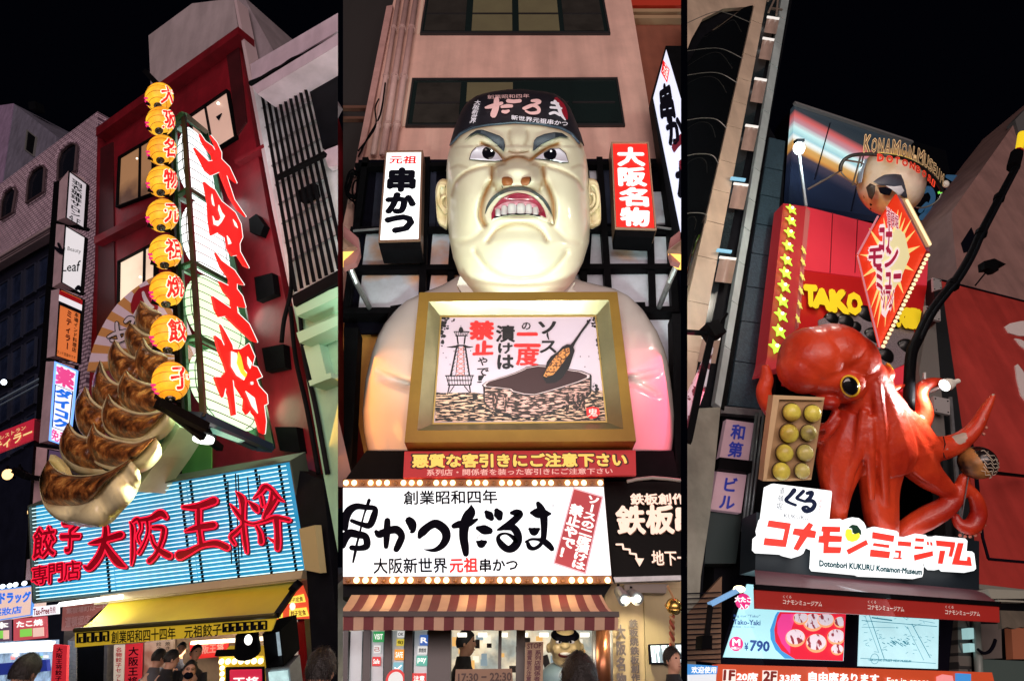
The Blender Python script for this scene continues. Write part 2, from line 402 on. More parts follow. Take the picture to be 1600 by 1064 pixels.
# tiled building with arched windows
def brickmat(name,c1,c2,mortar,sc,bw=.24,rh=.09,msz=.012):
 m=bpy.data.materials.new(name);m.use_nodes=True;nt=m.node_tree;bs=nt.nodes['Principled BSDF'];bs.inputs['Roughness'].default_value=.5
 tc=nt.nodes.new('ShaderNodeTexCoord');br=nt.nodes.new('ShaderNodeTexBrick');nt.links.new(tc.outputs['UV'],br.inputs['Vector'])
 br.inputs['Color1'].default_value=(*c1,1);br.inputs['Color2'].default_value=(*c2,1);br.inputs['Mortar'].default_value=(*mortar,1)
 br.inputs['Scale'].default_value=sc;br.inputs['Brick Width'].default_value=bw;br.inputs['Row Height'].default_value=rh;br.inputs['Mortar Size'].default_value=msz
 nz=nt.nodes.new('ShaderNodeTexNoise');nz.inputs['Scale'].default_value=1.4;nt.links.new(tc.outputs['Object'],nz.inputs['Vector'])
 mr=nt.nodes.new('ShaderNodeMapRange');mr.inputs[3].default_value=.65;mr.inputs[4].default_value=1.2;nt.links.new(nz.outputs[0],mr.inputs[0])
 vm=nt.nodes.new('ShaderNodeVectorMath');vm.operation='SCALE';nt.links.new(br.outputs[0],vm.inputs[0]);nt.links.new(mr.outputs[0],vm.inputs['Scale'])
 nt.links.new(vm.outputs[0],bs.inputs['Base Color'])
 bp=nt.nodes.new('ShaderNodeBump');bp.inputs['Strength'].default_value=.6;bp.inputs['Distance'].default_value=.01;bp.invert=True
 nt.links.new(br.outputs['Fac'],bp.inputs['Height']);nt.links.new(bp.outputs[0],bs.inputs['Normal'])
 return m
TB=LF.shift(-2.2)
m_tile=brickmat('pale_glazed_brick',(.80,.60,.72),(.68,.50,.62),(.16,.09,.14),1.0,.30,.13,.022)
t=thing('tiled_building',TB.px(80,500),'pale pink brick-tiled building with three arched windows beside the red building','building')
b=MB();b.prism(TB,[(-30,312),(0,288),(152,175),(158,260),(148,420),(131,640),(90,640),(98,352),(-30,420)],0,3);b.build('wall',m_tile,t,pl=TB)
b=MB();b.prism(TB,[(152,174),(168,188),(163,480),(150,480)],-.25,2);b.build('side_wall',m_tile,t,pl=TB)
for q in([(240,755),(243,670),(255,635),(280,610),(305,597),(321,605),(312,712)],[(110,845),(118,750),(135,715),(160,697),(180,690),(187,700),(180,800)],[(2,915),(8,840),(22,805),(45,785),(62,780),(67,795),(52,885)]):
 z=zL1(*q);f=MB();f.prism(TB,z,.05,.05);wo=f.build('arched_window',mat('night_glass',(.01,.012,.02),.12,spec=.6),t)
 f=MB()
 for i in range(len(z)):f.bar(TB.px(*z[i],.1),TB.px(*z[(i+1)%len(z)],.1),.07)
 f.build('frame',mat('brown_frame',(.08,.05,.06),.5),wo)
 f=MB();arc=catmull(z[1:6],3)
 for i in range(len(arc)-1):
  p=arc[i];q2=arc[i+1];mx=(p[0]+q2[0])/2,(p[1]+q2[1])/2;f.bar(TB.px(mx[0]-1.0,mx[1]-1.6,.06),TB.px(mx[0]-2.6,mx[1]-4.6,.06),.11,.1)
 tag(f.build('arch_brick',m_tile,wo,pl=TB),kind='stuff')
b=MB()
for i,(dy,o)in enumerate(((0,.18),(5,.1),(9,.05))):b.prism(TB,[(-30,415+dy),(98,340+dy),(98,343.5+dy),(-30,419+dy)],o,.3)
b.build('cornice',mat('stone_cornice',(.4,.3,.33),.7),t)
# dark glass building below it
t=thing('glass_office_building',TB.px(20,760),'dark glass fronted building with mullions left of the vertical signs','building')
b=MB();b.prism(TB,[(-30,430),(90,362),(82,600),(60,1064),(-30,1064)],-.4,2);b.build('wall',mat('blue_black_wall',(.012,.014,.03),.35,nz=(3,.3)),t)
gl=mat('blue_glass',(.02,.03,.07),.15,spec=.8,nz=(2,.5))
for i in range(5):
 for j in range(4):
  x0=-4+j*21;y0=446+i*58-j*13;sl=-13
  if x0+18>84-(y0-400)*.08:continue
  q=[(x0,y0),(x0+17,y0+sl*.8),(x0+15,y0+sl*.8+46),(x0-2,y0+46)]
  f=MB();f.prism(TB,q,-.33,.05);p=f.build('window',gl,t)
  f=MB();f.ring(TB,q,1.0,-.28,.08);f.build('frame',mat('mullion',(.035,.04,.07),.4),p)
b=MB();b.bar(TB.px(-20,636,.1),TB.px(70,588,.1),.06);b.bar(TB.px(-20,644,.1),TB.px(70,596,.1),.04);b.build('balcony_rail',mat('rail_blue',(.25,.35,.45),.4),t)
# vertical sign column
def boxsign(name,label,q,side,face_m,side_m,col=2.0,off=.6,group=None,letters=(),frame=1.0,thick=.35):
 t=thing(name,LF.px(*q[3],off),label,'sign',group)
 pl=LF
 b=MB();b.prism(pl,q,off,.05);b.build('panel',face_m,t)
 b=MB();b.ring(pl,q,frame,off+.02,.06);b.build('frame',black,t)
 b=MB();b.prism(pl,side,off-.01,thick);b.build('side_panel',side_m,t)
 for s,qq,m,bold,vert in letters:
  m_=MB()
  (vtext if vert else text)(m_,pl,s,qq,off+.012,bold)
  m_.build('lettering',m,t)
 return t
pinkside=mat('pink_side_panel',(.50,.36,.40),.6,nz=(3,.2))
LS='signs on the column beside the tiled building'
q=[(107,267),(135.5,288),(131,357),(102,340)]
boxsign('vertical_sign','topmost white box sign with black characters on the column beside the tiled building',q,[(93,284),(107,267),(102,340),(89,345)],glow('dim_white',(.62,.56,.60),.75),pinkside,group=LS,letters=[('羽衣珈琲サロン',subq(q,.22,.08,.78,.86),ink,.03,True),('４Ｆ',subq(q,.2,.88,.8,.98),ink,.02,False)])
q=[(101,352),(133,371),(126,459),(95,441)]
leaf_sign=boxsign('vertical_sign','white box sign with handwritten Leaf lettering, second from the top of the column',q,[(88,350),(101,352),(95,441),(82,449)],glow('dim_white2',(.80,.76,.78),.8),pinkside,group=LS,letters=[('Leaf',[(97,413),(126,407),(124,424),(97,424)],ink,.01,False),('Beauty',[(106,385),(127,390),(126,398),(105,393)],grey_pvc,0,False)])
b=MB();zz=zL3
for s in([(370,160,10),(385,150,16),(392,168,10)],[(375,165,8),(395,158,10)],[(270,-40,14),(300,-20,22),(315,-38,8)],[(285,-60,12),(298,-30,14)]):b.stroke(LF,zz(*s),.62,.004)
tag(b.build('emblem',ink,leaf_sign),kind='stuff')
q=[(93,451),(128,467),(121,568),(86,556)]
t=boxsign('vertical_sign','orange restaurant sign with red and white flag stripe at its top, third on the column',q,[(80,454),(93,451),(86,556),(73,559)],mat('orange_sign',(.75,.20,.05),.6,em=(.8,.2,.05),es=.5),pinkside,group=LS,letters=[('ミティラー',subq(q,.38,.25,.62,.85),mat('maroon_ink',(.12,.01,.01),.5),.04,True),('本場インド料理店',subq(q,.72,.24,.9,.85),ink,.02,True),('ランチ営業中です',subq(q,.08,.9,.9,.95),ink,0,False)])
b=MB();b.prism(LF,subq(q,0,0.02,1,.09),.625,.01);b.build('flag_red_stripe',red_ink,t)
b=MB();b.prism(LF,subq(q,0,.09,1,.18),.625,.01);b.build('flag_white_stripe',glow('flag_white',(.85,.8,.85),.8),t)
b=MB();b.prism(LF,subq(q,0,.18,1,.235),.625,.01);b.build('flag_black_stripe',ink,t)
q=[(85,564.5),(120.5,579),(108,699),(76,688)]
blue_edge=glow('blue_lit_edge',(.15,.35,1),1.6)
t=boxsign('vertical_sign','lit white and blue drugstore box sign, fourth on the column behind the dumplings',q,[(72,565),(85,564.5),(76,688),(61,692)],glow('lit_bluewhite',(.85,.85,1),1.1),pinkside,group=LS,letters=[('薬',subq(q,.1,.04,.9,.26),glow('pink_ink',(.9,.08,.3),.8),.05,False),('ダイコク',subq(q,.14,.3,.86,.8),glow('blue_ink',(.02,.18,.85),.8),.07,True),('免税',subq(q,.06,.84,.94,.98),glow('pink_ink',(.9,.08,.3),.8),.03,False)])
b=MB();b.ring(LF,q,2.0,.64,.02);b.build('lit_border',blue_edge,t)
b=MB();b.ring(LF,subq(q,.1,.28,.9,.82),.7,.63,.01);b.build('ruled_border',ink,t)
q=[(74,701),(110,708),(100,800),(66,800)]
boxsign('vertical_sign','lowest box sign of the column, mostly hidden behind the front dumpling',q,[(57,698),(74,701),(62,858),(47,852)],glow('dim_violet',(.10,.06,.12),.6),mat('pink_side_warm',(.62,.40,.42),.6,nz=(2,.3)),group=LS)
boxsign('vertical_sign','short pale box under the sign column beside the blue neon sign',[(50,872),(56,872),(54,905),(48,905)],[(42,874),(50,872),(48,905),(40,906)],pinkside,pinkside,group=LS)
t=thing('steel_post',LF.px(60,900,.3),'dark steel post carrying the column of box signs','post')
b=MB();b.prism(LF,[(84,284),(92,283),(42,1000),(30,1000)],.12,.12)
b.build('post',black,t)
for y,x in((347,92),(447,84),(562,74),(695,62)):b=MB();b.bar(LF.px(x-6,y,.4),LF.px(x+46,y+12,.2),.07);b.build('bracket',black,t)
m_r=mat('red_sign_face',(.45,.02,.04),.5,em=(.6,.02,.05),es=.45)
q=[(-25,685),(53,654),(51,686),(-25,716)]
t=thing('projecting_sign',LF.px(30,690,.5),'red sign with yellow writing projecting at the far left edge','sign')
b=MB();b.prism(LF,q,.5,.05);b.build('panel',m_r,t)
b=MB();b.prism(LF,[(53,654),(61,660),(59,690),(51,686)],.49,.4);b.build('side_panel',mat('dark_red_side',(.15,.01,.02),.6),t)
b=MB();text(b,LF,'ミティラー',[(-24,700),(50,668),(49,682),(-24,713)],.512,.03);text(b,LF,'インドレストラン',[(-24,691),(40,664),(40,670),(-24,698)],.512,.0)
b.build('lettering',glow('yellow_letter',(1,.75,.3),.8),t)
warm=glow('warm_lamp',(1,.62,.25),2.2);cold=glow('cold_lamp',(.8,.9,1),4)
for x,y,r,lb in((12,741,7,'round warm lamp at the left edge above the drugstore'),(49,799,5,'lower warm lamp beside the pale sign column'),(31,733,4,'small dark lantern lamp beside the round warm lamp')):
 c=LF.px(x,y,.2);k=(c-CAM).dot(FW)/900
 t=thing('wall_lamp',c,lb,'lamp');b=MB();b.ell(c,[V((1,0,0))*r*k,FW*r*k,UP*r*1.2*k]);b.build('shade',warm if r>4 else black,t,smooth=True)
 b=MB();b.bar(c+V((0,.2,0)),c-UP*0,.04);b.bar(c,c+UP*r*2*k,.03);b.build('bracket',black,t)
for x,y,r in((6,597,4.5),):
 c=LF.px(x,y,.2);k=(c-CAM).dot(FW)/900
 t=thing('flood_light',c,'white flood lamp on the dark glass building at the left edge','lamp');b=MB();b.ell(c,[RT*r*k,FW*r*k*.5,UP*r*k]);b.build('lens',cold,t,smooth=True)
 b=MB();b.prism(LF,bb(x-6,y-5,x+6,y+7),.1,.1);b.build('housing',black,t)
q=[(-20,922),(52,914),(49,961),(-20,972)]
t=thing('drugstore_sign',LF.px(20,960,.5),'white drugstore sign board with blue frame and blue characters at the lower left','sign')
b=MB();b.prism(LF,q,.5,.2);b.build('panel',glow('peach_panel',(.80,.55,.45),.9),t)
b=MB();b.ring(LF,q,1.8,.52,.03);b.build('frame',glow('blue_frame',(.1,.3,.8),.9),t)
b=MB();text(b,LF,'クドラッグ',[(-14,926),(48,924),(47,939),(-14,944)],.512,.06);text(b,LF,'薬妝店',[(-12,951),(34,946),(33,957),(-12,963)],.512,.03);b.build('lettering',glow('blue_ink',(.02,.18,.85),.8),t)
bulb_me=None
for x,y,w_ in((4,916,'leftmost'),(15,914.5,'second'),(24,913,'third'),(38,911,'rightmost')):
 c=LF.px(x,y,.75);b=MB();b.ell(c,[RT*.035,FW*.035,UP*.035],10,8);tag(b.build('bulb',cold,None,smooth=True),w_+' small white bulb along the top of the drugstore sign','bulb','bulbs on the drugstore sign')
q=[(51,948),(88,944),(88,959),(51,963)]
t=thing('tax_free_sign',LF.px(70,960,.45),'small white Tax-Free sign right of the drugstore board','sign')
b=MB();b.prism(LF,q,.5,.05);b.build('panel',glow('lit_white_soft',(.9,.9,.95),.95),t)
b=MB();text(b,LF,'Tax-Free',subq(q,.03,.2,.7,.85),.512,.03);text(b,LF,'免税',subq(q,.72,.15,.97,.85),.512,.01);b.build('lettering',mat('crimson',(.5,.01,.05),.5),t)
for q,m,s,lb in(([(-10,968),(15,967),(15,1001),(-10,1003)],glow('dark_poster',(.12,.07,.12),.7),'本','dark poster with a diamond shape at the left edge'),([(21,967),(71,962),(72,996),(21,1001)],glow('red_poster',(.55,.08,.10),.8),'たこ焼','red and green food poster under the drugstore sign')):
 t=thing('poster',LF.px(*q[3],.4),lb,'poster');b=MB();b.prism(LF,q,.4,.03);b.build('sheet',m,t)
 b=MB();text(b,LF,s,subq(q,.1,.12,.9,.4),.412,.04);b.build('lettering',white_ink,t)
 b=MB();b.prism(LF,subq(q,.2,.5,.55,.85),.41,.01);b.build('picture',glow('poster_green',(.25,.7,.1),.8),t)
 b=MB();b.prism(LF,subq(q,.6,.5,.92,.9),.41,.01);b.build('picture',glow('poster_cream',(.9,.6,.5),.8),t)
t=thing('drugstore',LF.px(40,1040,.1),'bright drugstore with blue awning and packed shelves at the lower left corner','shop')
b=MB();b.prism(LF,[(-20,1003),(82,1000),(80,1064),(-20,1064)],.0,.1);b.build('interior',glow('shop_glow',(.35,.5,.7),.8,nz=(6,.9)),t)
b=MB();b.bar(LF.px(-20,1011,.3),LF.px(80,1006,.3),.1);b.bar(LF.px(-20,1018,.3),LF.px(80,1014,.3),.05);b.build('strip_light',glow('strip_light',(.9,.95,1),1.8),t)
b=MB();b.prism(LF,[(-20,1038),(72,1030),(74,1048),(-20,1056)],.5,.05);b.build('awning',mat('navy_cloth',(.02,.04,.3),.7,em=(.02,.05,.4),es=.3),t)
random.seed(3)
for k in range(14):
 x=random.uniform(0,70);y=random.uniform(1019,1029);b=MB();b.prism(LF,bb(x,y,x+random.uniform(3,8),y+random.uniform(3,7)),.12,.02)
 b.build('package',glow('package_%d'%(k%4),[(1,.3,.3),(.3,.6,1),(.9,.9,.9),(.5,.8,.4)][k%4],.8),t)
t=thing('street_banner',LF.px(92,1064,.6),'red vertical banner with black writing at the left end of the dumpling shop','banner')
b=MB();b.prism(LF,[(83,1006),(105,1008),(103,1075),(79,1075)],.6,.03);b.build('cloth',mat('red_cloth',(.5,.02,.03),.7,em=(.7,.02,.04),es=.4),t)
b=MB();vtext(b,LF,'大阪王将餃子',[(88,1010),(98,1011),(96,1064),(86,1064)],.605,.02);b.build('lettering',ink,t)
person(38,1052,48,4.6,3.0,mat('black_coat',(.012,.012,.015),.8),'dark silhouetted head of a passer-by at the lower left corner')
# red building
m_red=mat('red_painted_wall',(.20,.006,.014),.45,nz=(1.5,.35),bump=(10,.15))
m_dred=mat('shaded_red_wall',(.05,.003,.006),.5,nz=(1.5,.35))
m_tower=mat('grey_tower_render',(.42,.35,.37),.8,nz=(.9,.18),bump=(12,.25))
t=thing('red_building',LF.px(300,900),'dark red painted building with a grey tower block behind the lantern sign','building')
b=MB();b.prism(LF,[(152,207),(370,50),(418,330),(505,760),(130,800),(148,420)],0,3);b.build('wall',m_red,t)
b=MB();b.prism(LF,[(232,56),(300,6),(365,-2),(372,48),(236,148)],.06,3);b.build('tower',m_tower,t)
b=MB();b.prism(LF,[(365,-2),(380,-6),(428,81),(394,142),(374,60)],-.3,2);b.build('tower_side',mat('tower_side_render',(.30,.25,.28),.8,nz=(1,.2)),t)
b=MB();b.prism(LF,[(365,-2),(369,-2),(434,330),(528,760),(518,760),(426,330)],.1,.3);b.build('corner_trim',mat('pale_trim',(.55,.42,.45),.6),t)
b=MB();b.prism(LF,[(150,200),(372,42),(372,53),(150,213)],.25,.4);b.build('cornice',m_red,t)
b=MB();b.prism(LF,[(147,370),(250,318),(250,327),(147,381)],.2,.3);b.build('ledge',m_red,t)
b=MB();b.prism(LF,[(366,250),(412,225),(413,229),(367,256)],.12,.2);b.build('ledge',m_red,t)
b=MB();b.prism(LF,[(157,232),(176,222),(180,560),(150,560)],.03,.1);b.build('recess_shade_strip',m_dred,t);b=MB();b.prism(LF,[(352,72),(371,60),(385,190),(370,212)],.03,.1);b.build('recess_shade_strip',m_dred,t)  # recess shade put into the colour of dark strips on the wall
def roomwin(nm,q,interior,mull=(),lights=(),up=None):
 f=MB();f.prism(LF,q,-.0,.001)
 w=MB();w.prism(LF,q,.035,.02);wo=w.build('window',interior,t)
 f=MB();f.ring(LF,q,1.6,.09,.09);f.build('frame',black,wo)
 for u in mull:f=MB();f.prism(LF,subq(q,u-.012,0,u+.012,1),.08,.05);f.build('mullion',black,wo)
 for(x,y,r)in lights:
  c=LF.px(x,y,.07);k=(c-CAM).dot(FW)/900;f=MB();f.ell(c,[RT*r*k,FW*.02,UP*r*k],12,8);f.build('downlight',glow('downlight',(1,.9,.7),2.5),wo,smooth=True)
 return wo
roomwin('a',[(184,245),(238,213),(238,302),(180,324)],glow('amber_room',(.30,.15,.07),.9,mix=((.03,.02,.02),.5,.45,.6)),(.62,),((214,248,1.5),))
roomwin('b',[(293,181),(354,139),(367,214),(306,252)],glow('beige_room',(.62,.38,.30),.85,nz=(.8,.15)),(.42,),((341,162,2.5),))
f=MB();f.prism(LF,[(337,183),(346,177),(341,188)],.075,.02);f.build('ceiling_sprinkler',ink,t)
roomwin('c',[(183,408),(242,377),(240,470),(181,505)],glow('cream_room',(.95,.75,.55),.95,mix=((.65,.45,.33),.7,.4,.65)),(.7,),((219,433,1.8),(209,460,2)))
b=MB();b.prism(LF,[(290,690),(330,680),(330,770),(268,770)],.02,.05);b.build('green_lit_wall',mat('olive_wall',(.12,.30,.06),.6),t)
b=MB();b.prism(LF,[(268,700),(278,696),(276,770),(262,770)],.1,.1);b.build('dark_column',black,t);b=MB();b.prism(LF,[(210,700),(222,700),(215,770),(200,770)],.1,.1);b.build('dark_column',black,t)
b=MB();b.prism(LF,[(200,705),(290,650),(290,780),(190,780)],.01,.05);b.build('green_wall',mat('green_wall',(.10,.26,.06),.6,nz=(2,.2)),t)
for k,(dx,m)in enumerate(((0,black),(6,dark_paint),(-8,black))):
 P=[(452+dx,388),(455+dx,450),(444+dx,500),(440+dx,535)]if k==0 else[(462+dx,480),(470+dx,560),(488+dx,640),(506+dx,740)]
 b=MB();b.tube([LF.px(p[0],p[1],.35)for p in catmull(P,5)],.035,6)
 tag(b.build('cable',m,None,smooth=True),['thick black cable looping to the middle bracket box on the red wall','cable running down beside the pale edge of the red building','inner cable along the right edge of the red wall'][k],'cable')
for q,lb in(([(386,340),(400,330),(416,352),(408,372),(388,366)],'topmost'),([(393,430),(428,421),(433,462),(398,476)],'second'),([(404,540),(446,532),(450,578),(412,586)],'third'),([(424,662),(466,662),(474,712),(434,708)],'lowest')):
 b=MB();b.prism(LF,[(sum(a[0]for a in q)/len(q)+(x-sum(a[0]for a in q)/len(q))*.8,sum(a[1]for a in q)/len(q)+(y-sum(a[1]for a in q)/len(q))*.8)for x,y in q],.12,.12);o=b.build('bracket_box',black,None);tag(o,lb+' black mounting box holding the light box sign to the red wall','bracket','mounting boxes of the light box sign')
# grey building at the right edge of the left front
m_lv=mat('grey_cladding',(.60,.62,.66),.6,nz=(1.5,.35))
m_lil=mat('lilac_stone',(.55,.44,.52),.6,nz=(2,.15))
m_mint=mat('mint_stone',(.30,.56,.38),.6,nz=(1.5,.2))
CL=[(1,528)]
GB=LF.shift(.3)
t=thing('louvered_building',GB.px(500,900),'grey building with dark vertical louvre bars right of the red building','building')
b=MB();b.prism(GB,[(394,130),(560,10),(560,500),(458,470)],-.02,1.5);b.build('wall',m_lv,t,clip=CL)
b=MB();b.prism(GB,[(391,101),(560,2),(560,30),(394,128)],.4,.6);b.build('parapet',m_lil,t,clip=CL)
b=MB();b.prism(GB,[(394,135),(560,33),(560,52),(402,147)],.5,.6);b.build('cornice',m_lil,t,clip=CL)
b=MB();b.tube([GB.px(p[0],p[1],.45)for p in catmull([(392,131),(410,124),(428,113),(442,106),(458,95),(476,88),(494,77),(512,69),(527,60)],3)],.05,6);b.build('cable',black,t)
for k in range(9):
 x0=409+k*7.6;y0=145-k*5.0;x1=462+k*9.6;y1=455-k*5
 b=MB();b.bar(GB.px(x0,y0,.12),GB.px(x1,y1,.12),.026,.05);b.build('louvre_bar',black,t,clip=CL)
for k in range(9):
 y=170+k*30;x=404+(y-140)*.175
 b=MB();b.bar(GB.px(x,y,.03),GB.px(x+75,y-42,.03),.03);b.build('panel_joint',mat('joint_grey',(.2,.2,.22),.6),t,clip=CL)
b=MB();b.bar(GB.px(434,278,.3),GB.px(508,241,.3),.07);b.build('cross_rail',black,t)
b=MB();b.prism(GB,[(476,108),(560,60),(560,215),(504,232)],.06,.06);b.build('dark_window',dark_paint,t,clip=CL)
b=MB();b.prism(GB,[(465,298),(490,285),(493,303),(470,316)],.1,.1);b.build('small_window',black,t)
b=MB();b.prism(GB,[(505,236),(560,215),(560,250),(513,262)],.1,.1);b.build('stone_band',m_lil,t,clip=CL)
b=MB();b.prism(GB,[(456,462),(560,405),(560,425),(459,478)],.35,.5);b.build('lower_rail',black,t,clip=CL)
t2=thing('mint_stucco_front',GB.px(510,900),'pale mint green stucco front with mouldings under the louvres','building')
b=MB();b.prism(GB,[(458,475),(560,430),(560,1000),(535,900),(505,740)],.0,.8);b.build('wall',m_mint,t2,clip=CL)
for q,o in(([(458,476),(560,435),(560,450),(464,494)],.3),([(463,520),(560,480),(560,494),(468,536)],.35)):b=MB();b.prism(GB,q,o,.3);b.build('moulding',mat('mint_trim',(.38,.68,.48),.6),t2,clip=CL)
b=MB();b.prism(GB,[(474,540),(497,531),(510,585),(488,595)],.15,.2);b.prism(GB,[(482,595),(516,582),(518,590),(484,603)],.28,.3);b.build('pilaster',mat('mint_trim',(.38,.68,.48),.6),t2,clip=CL)
b=MB();b.prism(GB,[(455,730),(505,750),(535,1064),(490,1064),(478,880)],.02,.5);b.build('dark_side_passage',dark_paint,t2,clip=CL)
b=MB();b.prism(GB,[(467,826),(492,820),(500,895),(476,890)],.2,.1);b.build('beige_panel',mat('beige_panel',(.42,.34,.16),.6),t2)
# blue neon sign
t=thing('blue_neon_sign',LB.px(270,900),'big blue neon sign board with white tubes and raised red characters above the yellow awning','sign')
BQ=[(45,792),(452,722),(481,893),(52,940)]
b=MB();b.prism(LB,BQ,0,.25);b.build('board',mat('blue_board',(.02,.22,.38),.4,em=(.02,.34,.62),es=.62,nz=(.8,.45)),t)
b=MB();b.ring(LB,[(43,790),(454,719),(484,896),(50,943)],2.2,.1,.3);b.build('frame',mat('sign_frame',(.10,.13,.10),.5,.2),t)
tube_m=glow('white_neon_tube',(.70,.97,1),1.35)
for k in range(25):
 v=(k+.6)/25.3
 for u0,u1 in((.012,.30),(.305,.60),(.605,.985)):
  p=LB.px(*qpt(BQ,u0,v),.06);q=LB.px(*qpt(BQ,u1,v+.002),.06);b=MB();b.tube([p,q],.0062,6);b.build('neon_tube',tube_m,t)
for u in(.28,.58,.62,.75,.87,.96):
 b=MB()
 for k in range(25):p=LB.px(*qpt(BQ,u,(k+.6)/25.3),.07);b.bar(p-UP*.02,p+UP*.02,.03)
 tag(b.build('tube_clip',black,t),kind='stuff')
b=MB()
for x0,y0,x1,y1 in((356,752,362,880),(372,742,378,870),(387,745,390,790),(405,742,408,770),(368,740,374,892)):b.bar(LB.px(x0,y0,.09),LB.px(x1,y1,.09),.012)
b.build('wire',black,t)
neon=glow('red_neon',(1,.012,.05),1.15);dred_face=mat('dark_red_face',(.22,.005,.015),.4,em=(.4,.0,.01),es=.35);purple=mat('letter_side',(.10,.03,.10),.5)
zA=Z(40,740,6.65);zB=Z(250,740,6.65)
CH={'大':(zA,[[(655,725,25),(740,705,70),(860,670,78),(985,632,88)],[(828,545,60),(828,640,75),(800,760,80),(750,870,85),(660,975,80),(610,960,40)],[(830,740,70),(880,820,85),(960,920,95),(1035,965,45)]]),'阪':(zA,[[(1085,500,30),(1110,560,58),(1110,700,50),(1110,840,55),(1098,945,30)],[(1110,500,45),(1165,470,60),(1195,560,42),(1160,650,42),(1185,720,40)],[(1200,480,60),(1300,462,70),(1400,410,92),(1455,450,60)],[(1262,480,55),(1270,600,45),(1230,720,45),(1175,820,50)],[(1320,555,50),(1425,560,62),(1425,650,60),(1395,740,55),(1350,840,60),(1285,905,70)],[(1300,640,45),(1330,730,50),(1400,800,75),(1490,850,85)]]),'王':(zB,[[(240,345,50),(380,340,80),(560,280,95)],[(265,595,40),(400,555,80),(555,530,85)],[(400,380,70),(400,500,65),(415,640,60),(430,740,70)],[(205,845,115),(300,810,80),(430,745,65),(580,720,80),(695,765,80)]]),'将':(zB,[[(785,180,15),(850,255,78),(860,360,65),(860,460,60),(870,600,60),(885,720,60),(900,815,45)],[(728,312,18),(790,390,60),(850,470,60)],[(850,540,50),(790,600,60),(735,655,60),(775,730,45)],[(965,258,18),(1040,190,60),(1090,130,70),(1160,165,55),(1215,240,60),(1290,288,18)],[(1165,190,55),(1150,290,60),(1110,380,60),(1080,460,55)],[(1050,235,50),(1068,330,50)],[(915,280,15),(985,345,80),(1010,385,60)],[(1200,270,65),(1150,355,60),(1110,420,50)],[(870,490,50),(960,520,45),(1080,490,50),(1200,452,62),(1340,480,55)],[(1210,480,80),(1220,600,70),(1222,700,75),(1220,775,70)],[(1120,660,15),(1180,700,40)],[(1000,540,45),(1040,620,60),(1050,710,70)]])}
for ch,(zf,st)in CH.items():
 b=MB();c=MB();a=MB()
 for i,s in enumerate(st):
  e=i*.0012
  a.stroke(LB,[(x+2.6,y+1.5,w*1.12)for x,y,w in zf(*s)],.10+e,.08)
  b.stroke(LB,zf(*[(x,y,w*1.06)for x,y,w in s]),.20+e,.10);c.stroke(LB,zf(*[(x,y,max(w-26,w*.35))for x,y,w in s]),.222+e,.01)
 o=b.build('raised_character',neon,t);c.build('character_face',dred_face,o);a.build('character_side',purple,o)
for s,q in(('餃',[(54,826),(86,821),(85,866),(51,873)]),('子',[(94,815),(127,815),(122,860),(95,862)]),('専',[(50,886),(74,882),(74,910),(50,915)]),('門',[(76,882),(98,879),(98,906),(76,911)]),('店',[(100,877),(125,875),(124,903),(100,906)])):
 b=MB();text(b,LB,s,q,.18,.075);o=b.build('raised_character',neon,t)
 b=MB();text(b,LB,s,[(x+2.5,y+1)for x,y in q],.12,.09);b.build('character_side',purple,o)
 b=MB();text(b,LB,s,q,.19,.018);b.build('character_face',dred_face,o)
# light box with four paper drums and flame characters
def pp(a,b_,t):return(a[0]+(b_[0]-a[0])*t,a[1]+(b_[1]-a[1])*t)
FPt,FPb=(287,180),(318,652);BRt,BRb=(322,208),(424,700);LPt,LPb=(271,196),(292,650)
def cC(t):return LF.px(*pp(FPt,FPb,t),1.55)
def cR(t):return LF.px(*pp(BRt,BRb,t),.42)
def cL(t):return LF.px(*pp(LPt,LPb,t),1.62)
def sec(t,a,b_):
 C,R,L=cC(t),cR(t),cL(t);B=L+R-C
 return(C*(1-a)+R*a)*(1-b_)+(L*(1-a)+B*a)*b_
t=thing('lantern_light_box',sec(1,.5,.5),'tall projecting light box of four glowing white paper drums with red flame characters','sign')
fm=mat('frame_green_steel',(.03,.13,.06),.4,.4,nz=(5,.4))
b=MB();b.bar(cC(-.0),cC(1.0),.06);b.build('front_post',mat('rusty_post',(.012,.012,.008),.5,0,nz=(8,.5)),t)
b=MB();b.bar(cL(0),cL(1),.07);b.build('left_post',fm,t)
b=MB();b.bar(cR(0),cR(1),.09);b.build('rear_post',fm,t)
b=MB();B0,B1=sec(0,1,1),sec(1,1,1);b.bar(B0,B1,.09);b.build('rear_post',fm,t)
for k,tt in enumerate((0,.245,.49,.735,1)):
 b=MB();C,R,L,B=cC(tt),cR(tt),cL(tt),sec(tt,1,1)
 for p,q in((C,R),(L,C),(L,B),(B,R)):b.bar(p,q,.09 if tt in(0,1)else.06)
 b.build('cross_frame',mat('base_blue_steel',(.03,.06,.12),.4,.4)if tt==1 else fm,t)
paper=[glow('paper_white',(.93,1,1),1.5,nz=(1.2,.08)),glow('paper_white_b',(1,1,1),1.55,nz=(1.2,.06)),glow('paper_green',(.70,1,.60),1.35,nz=(1.2,.10)),glow('paper_green_b',(.72,1,.64),1.35,nz=(1.2,.10))]
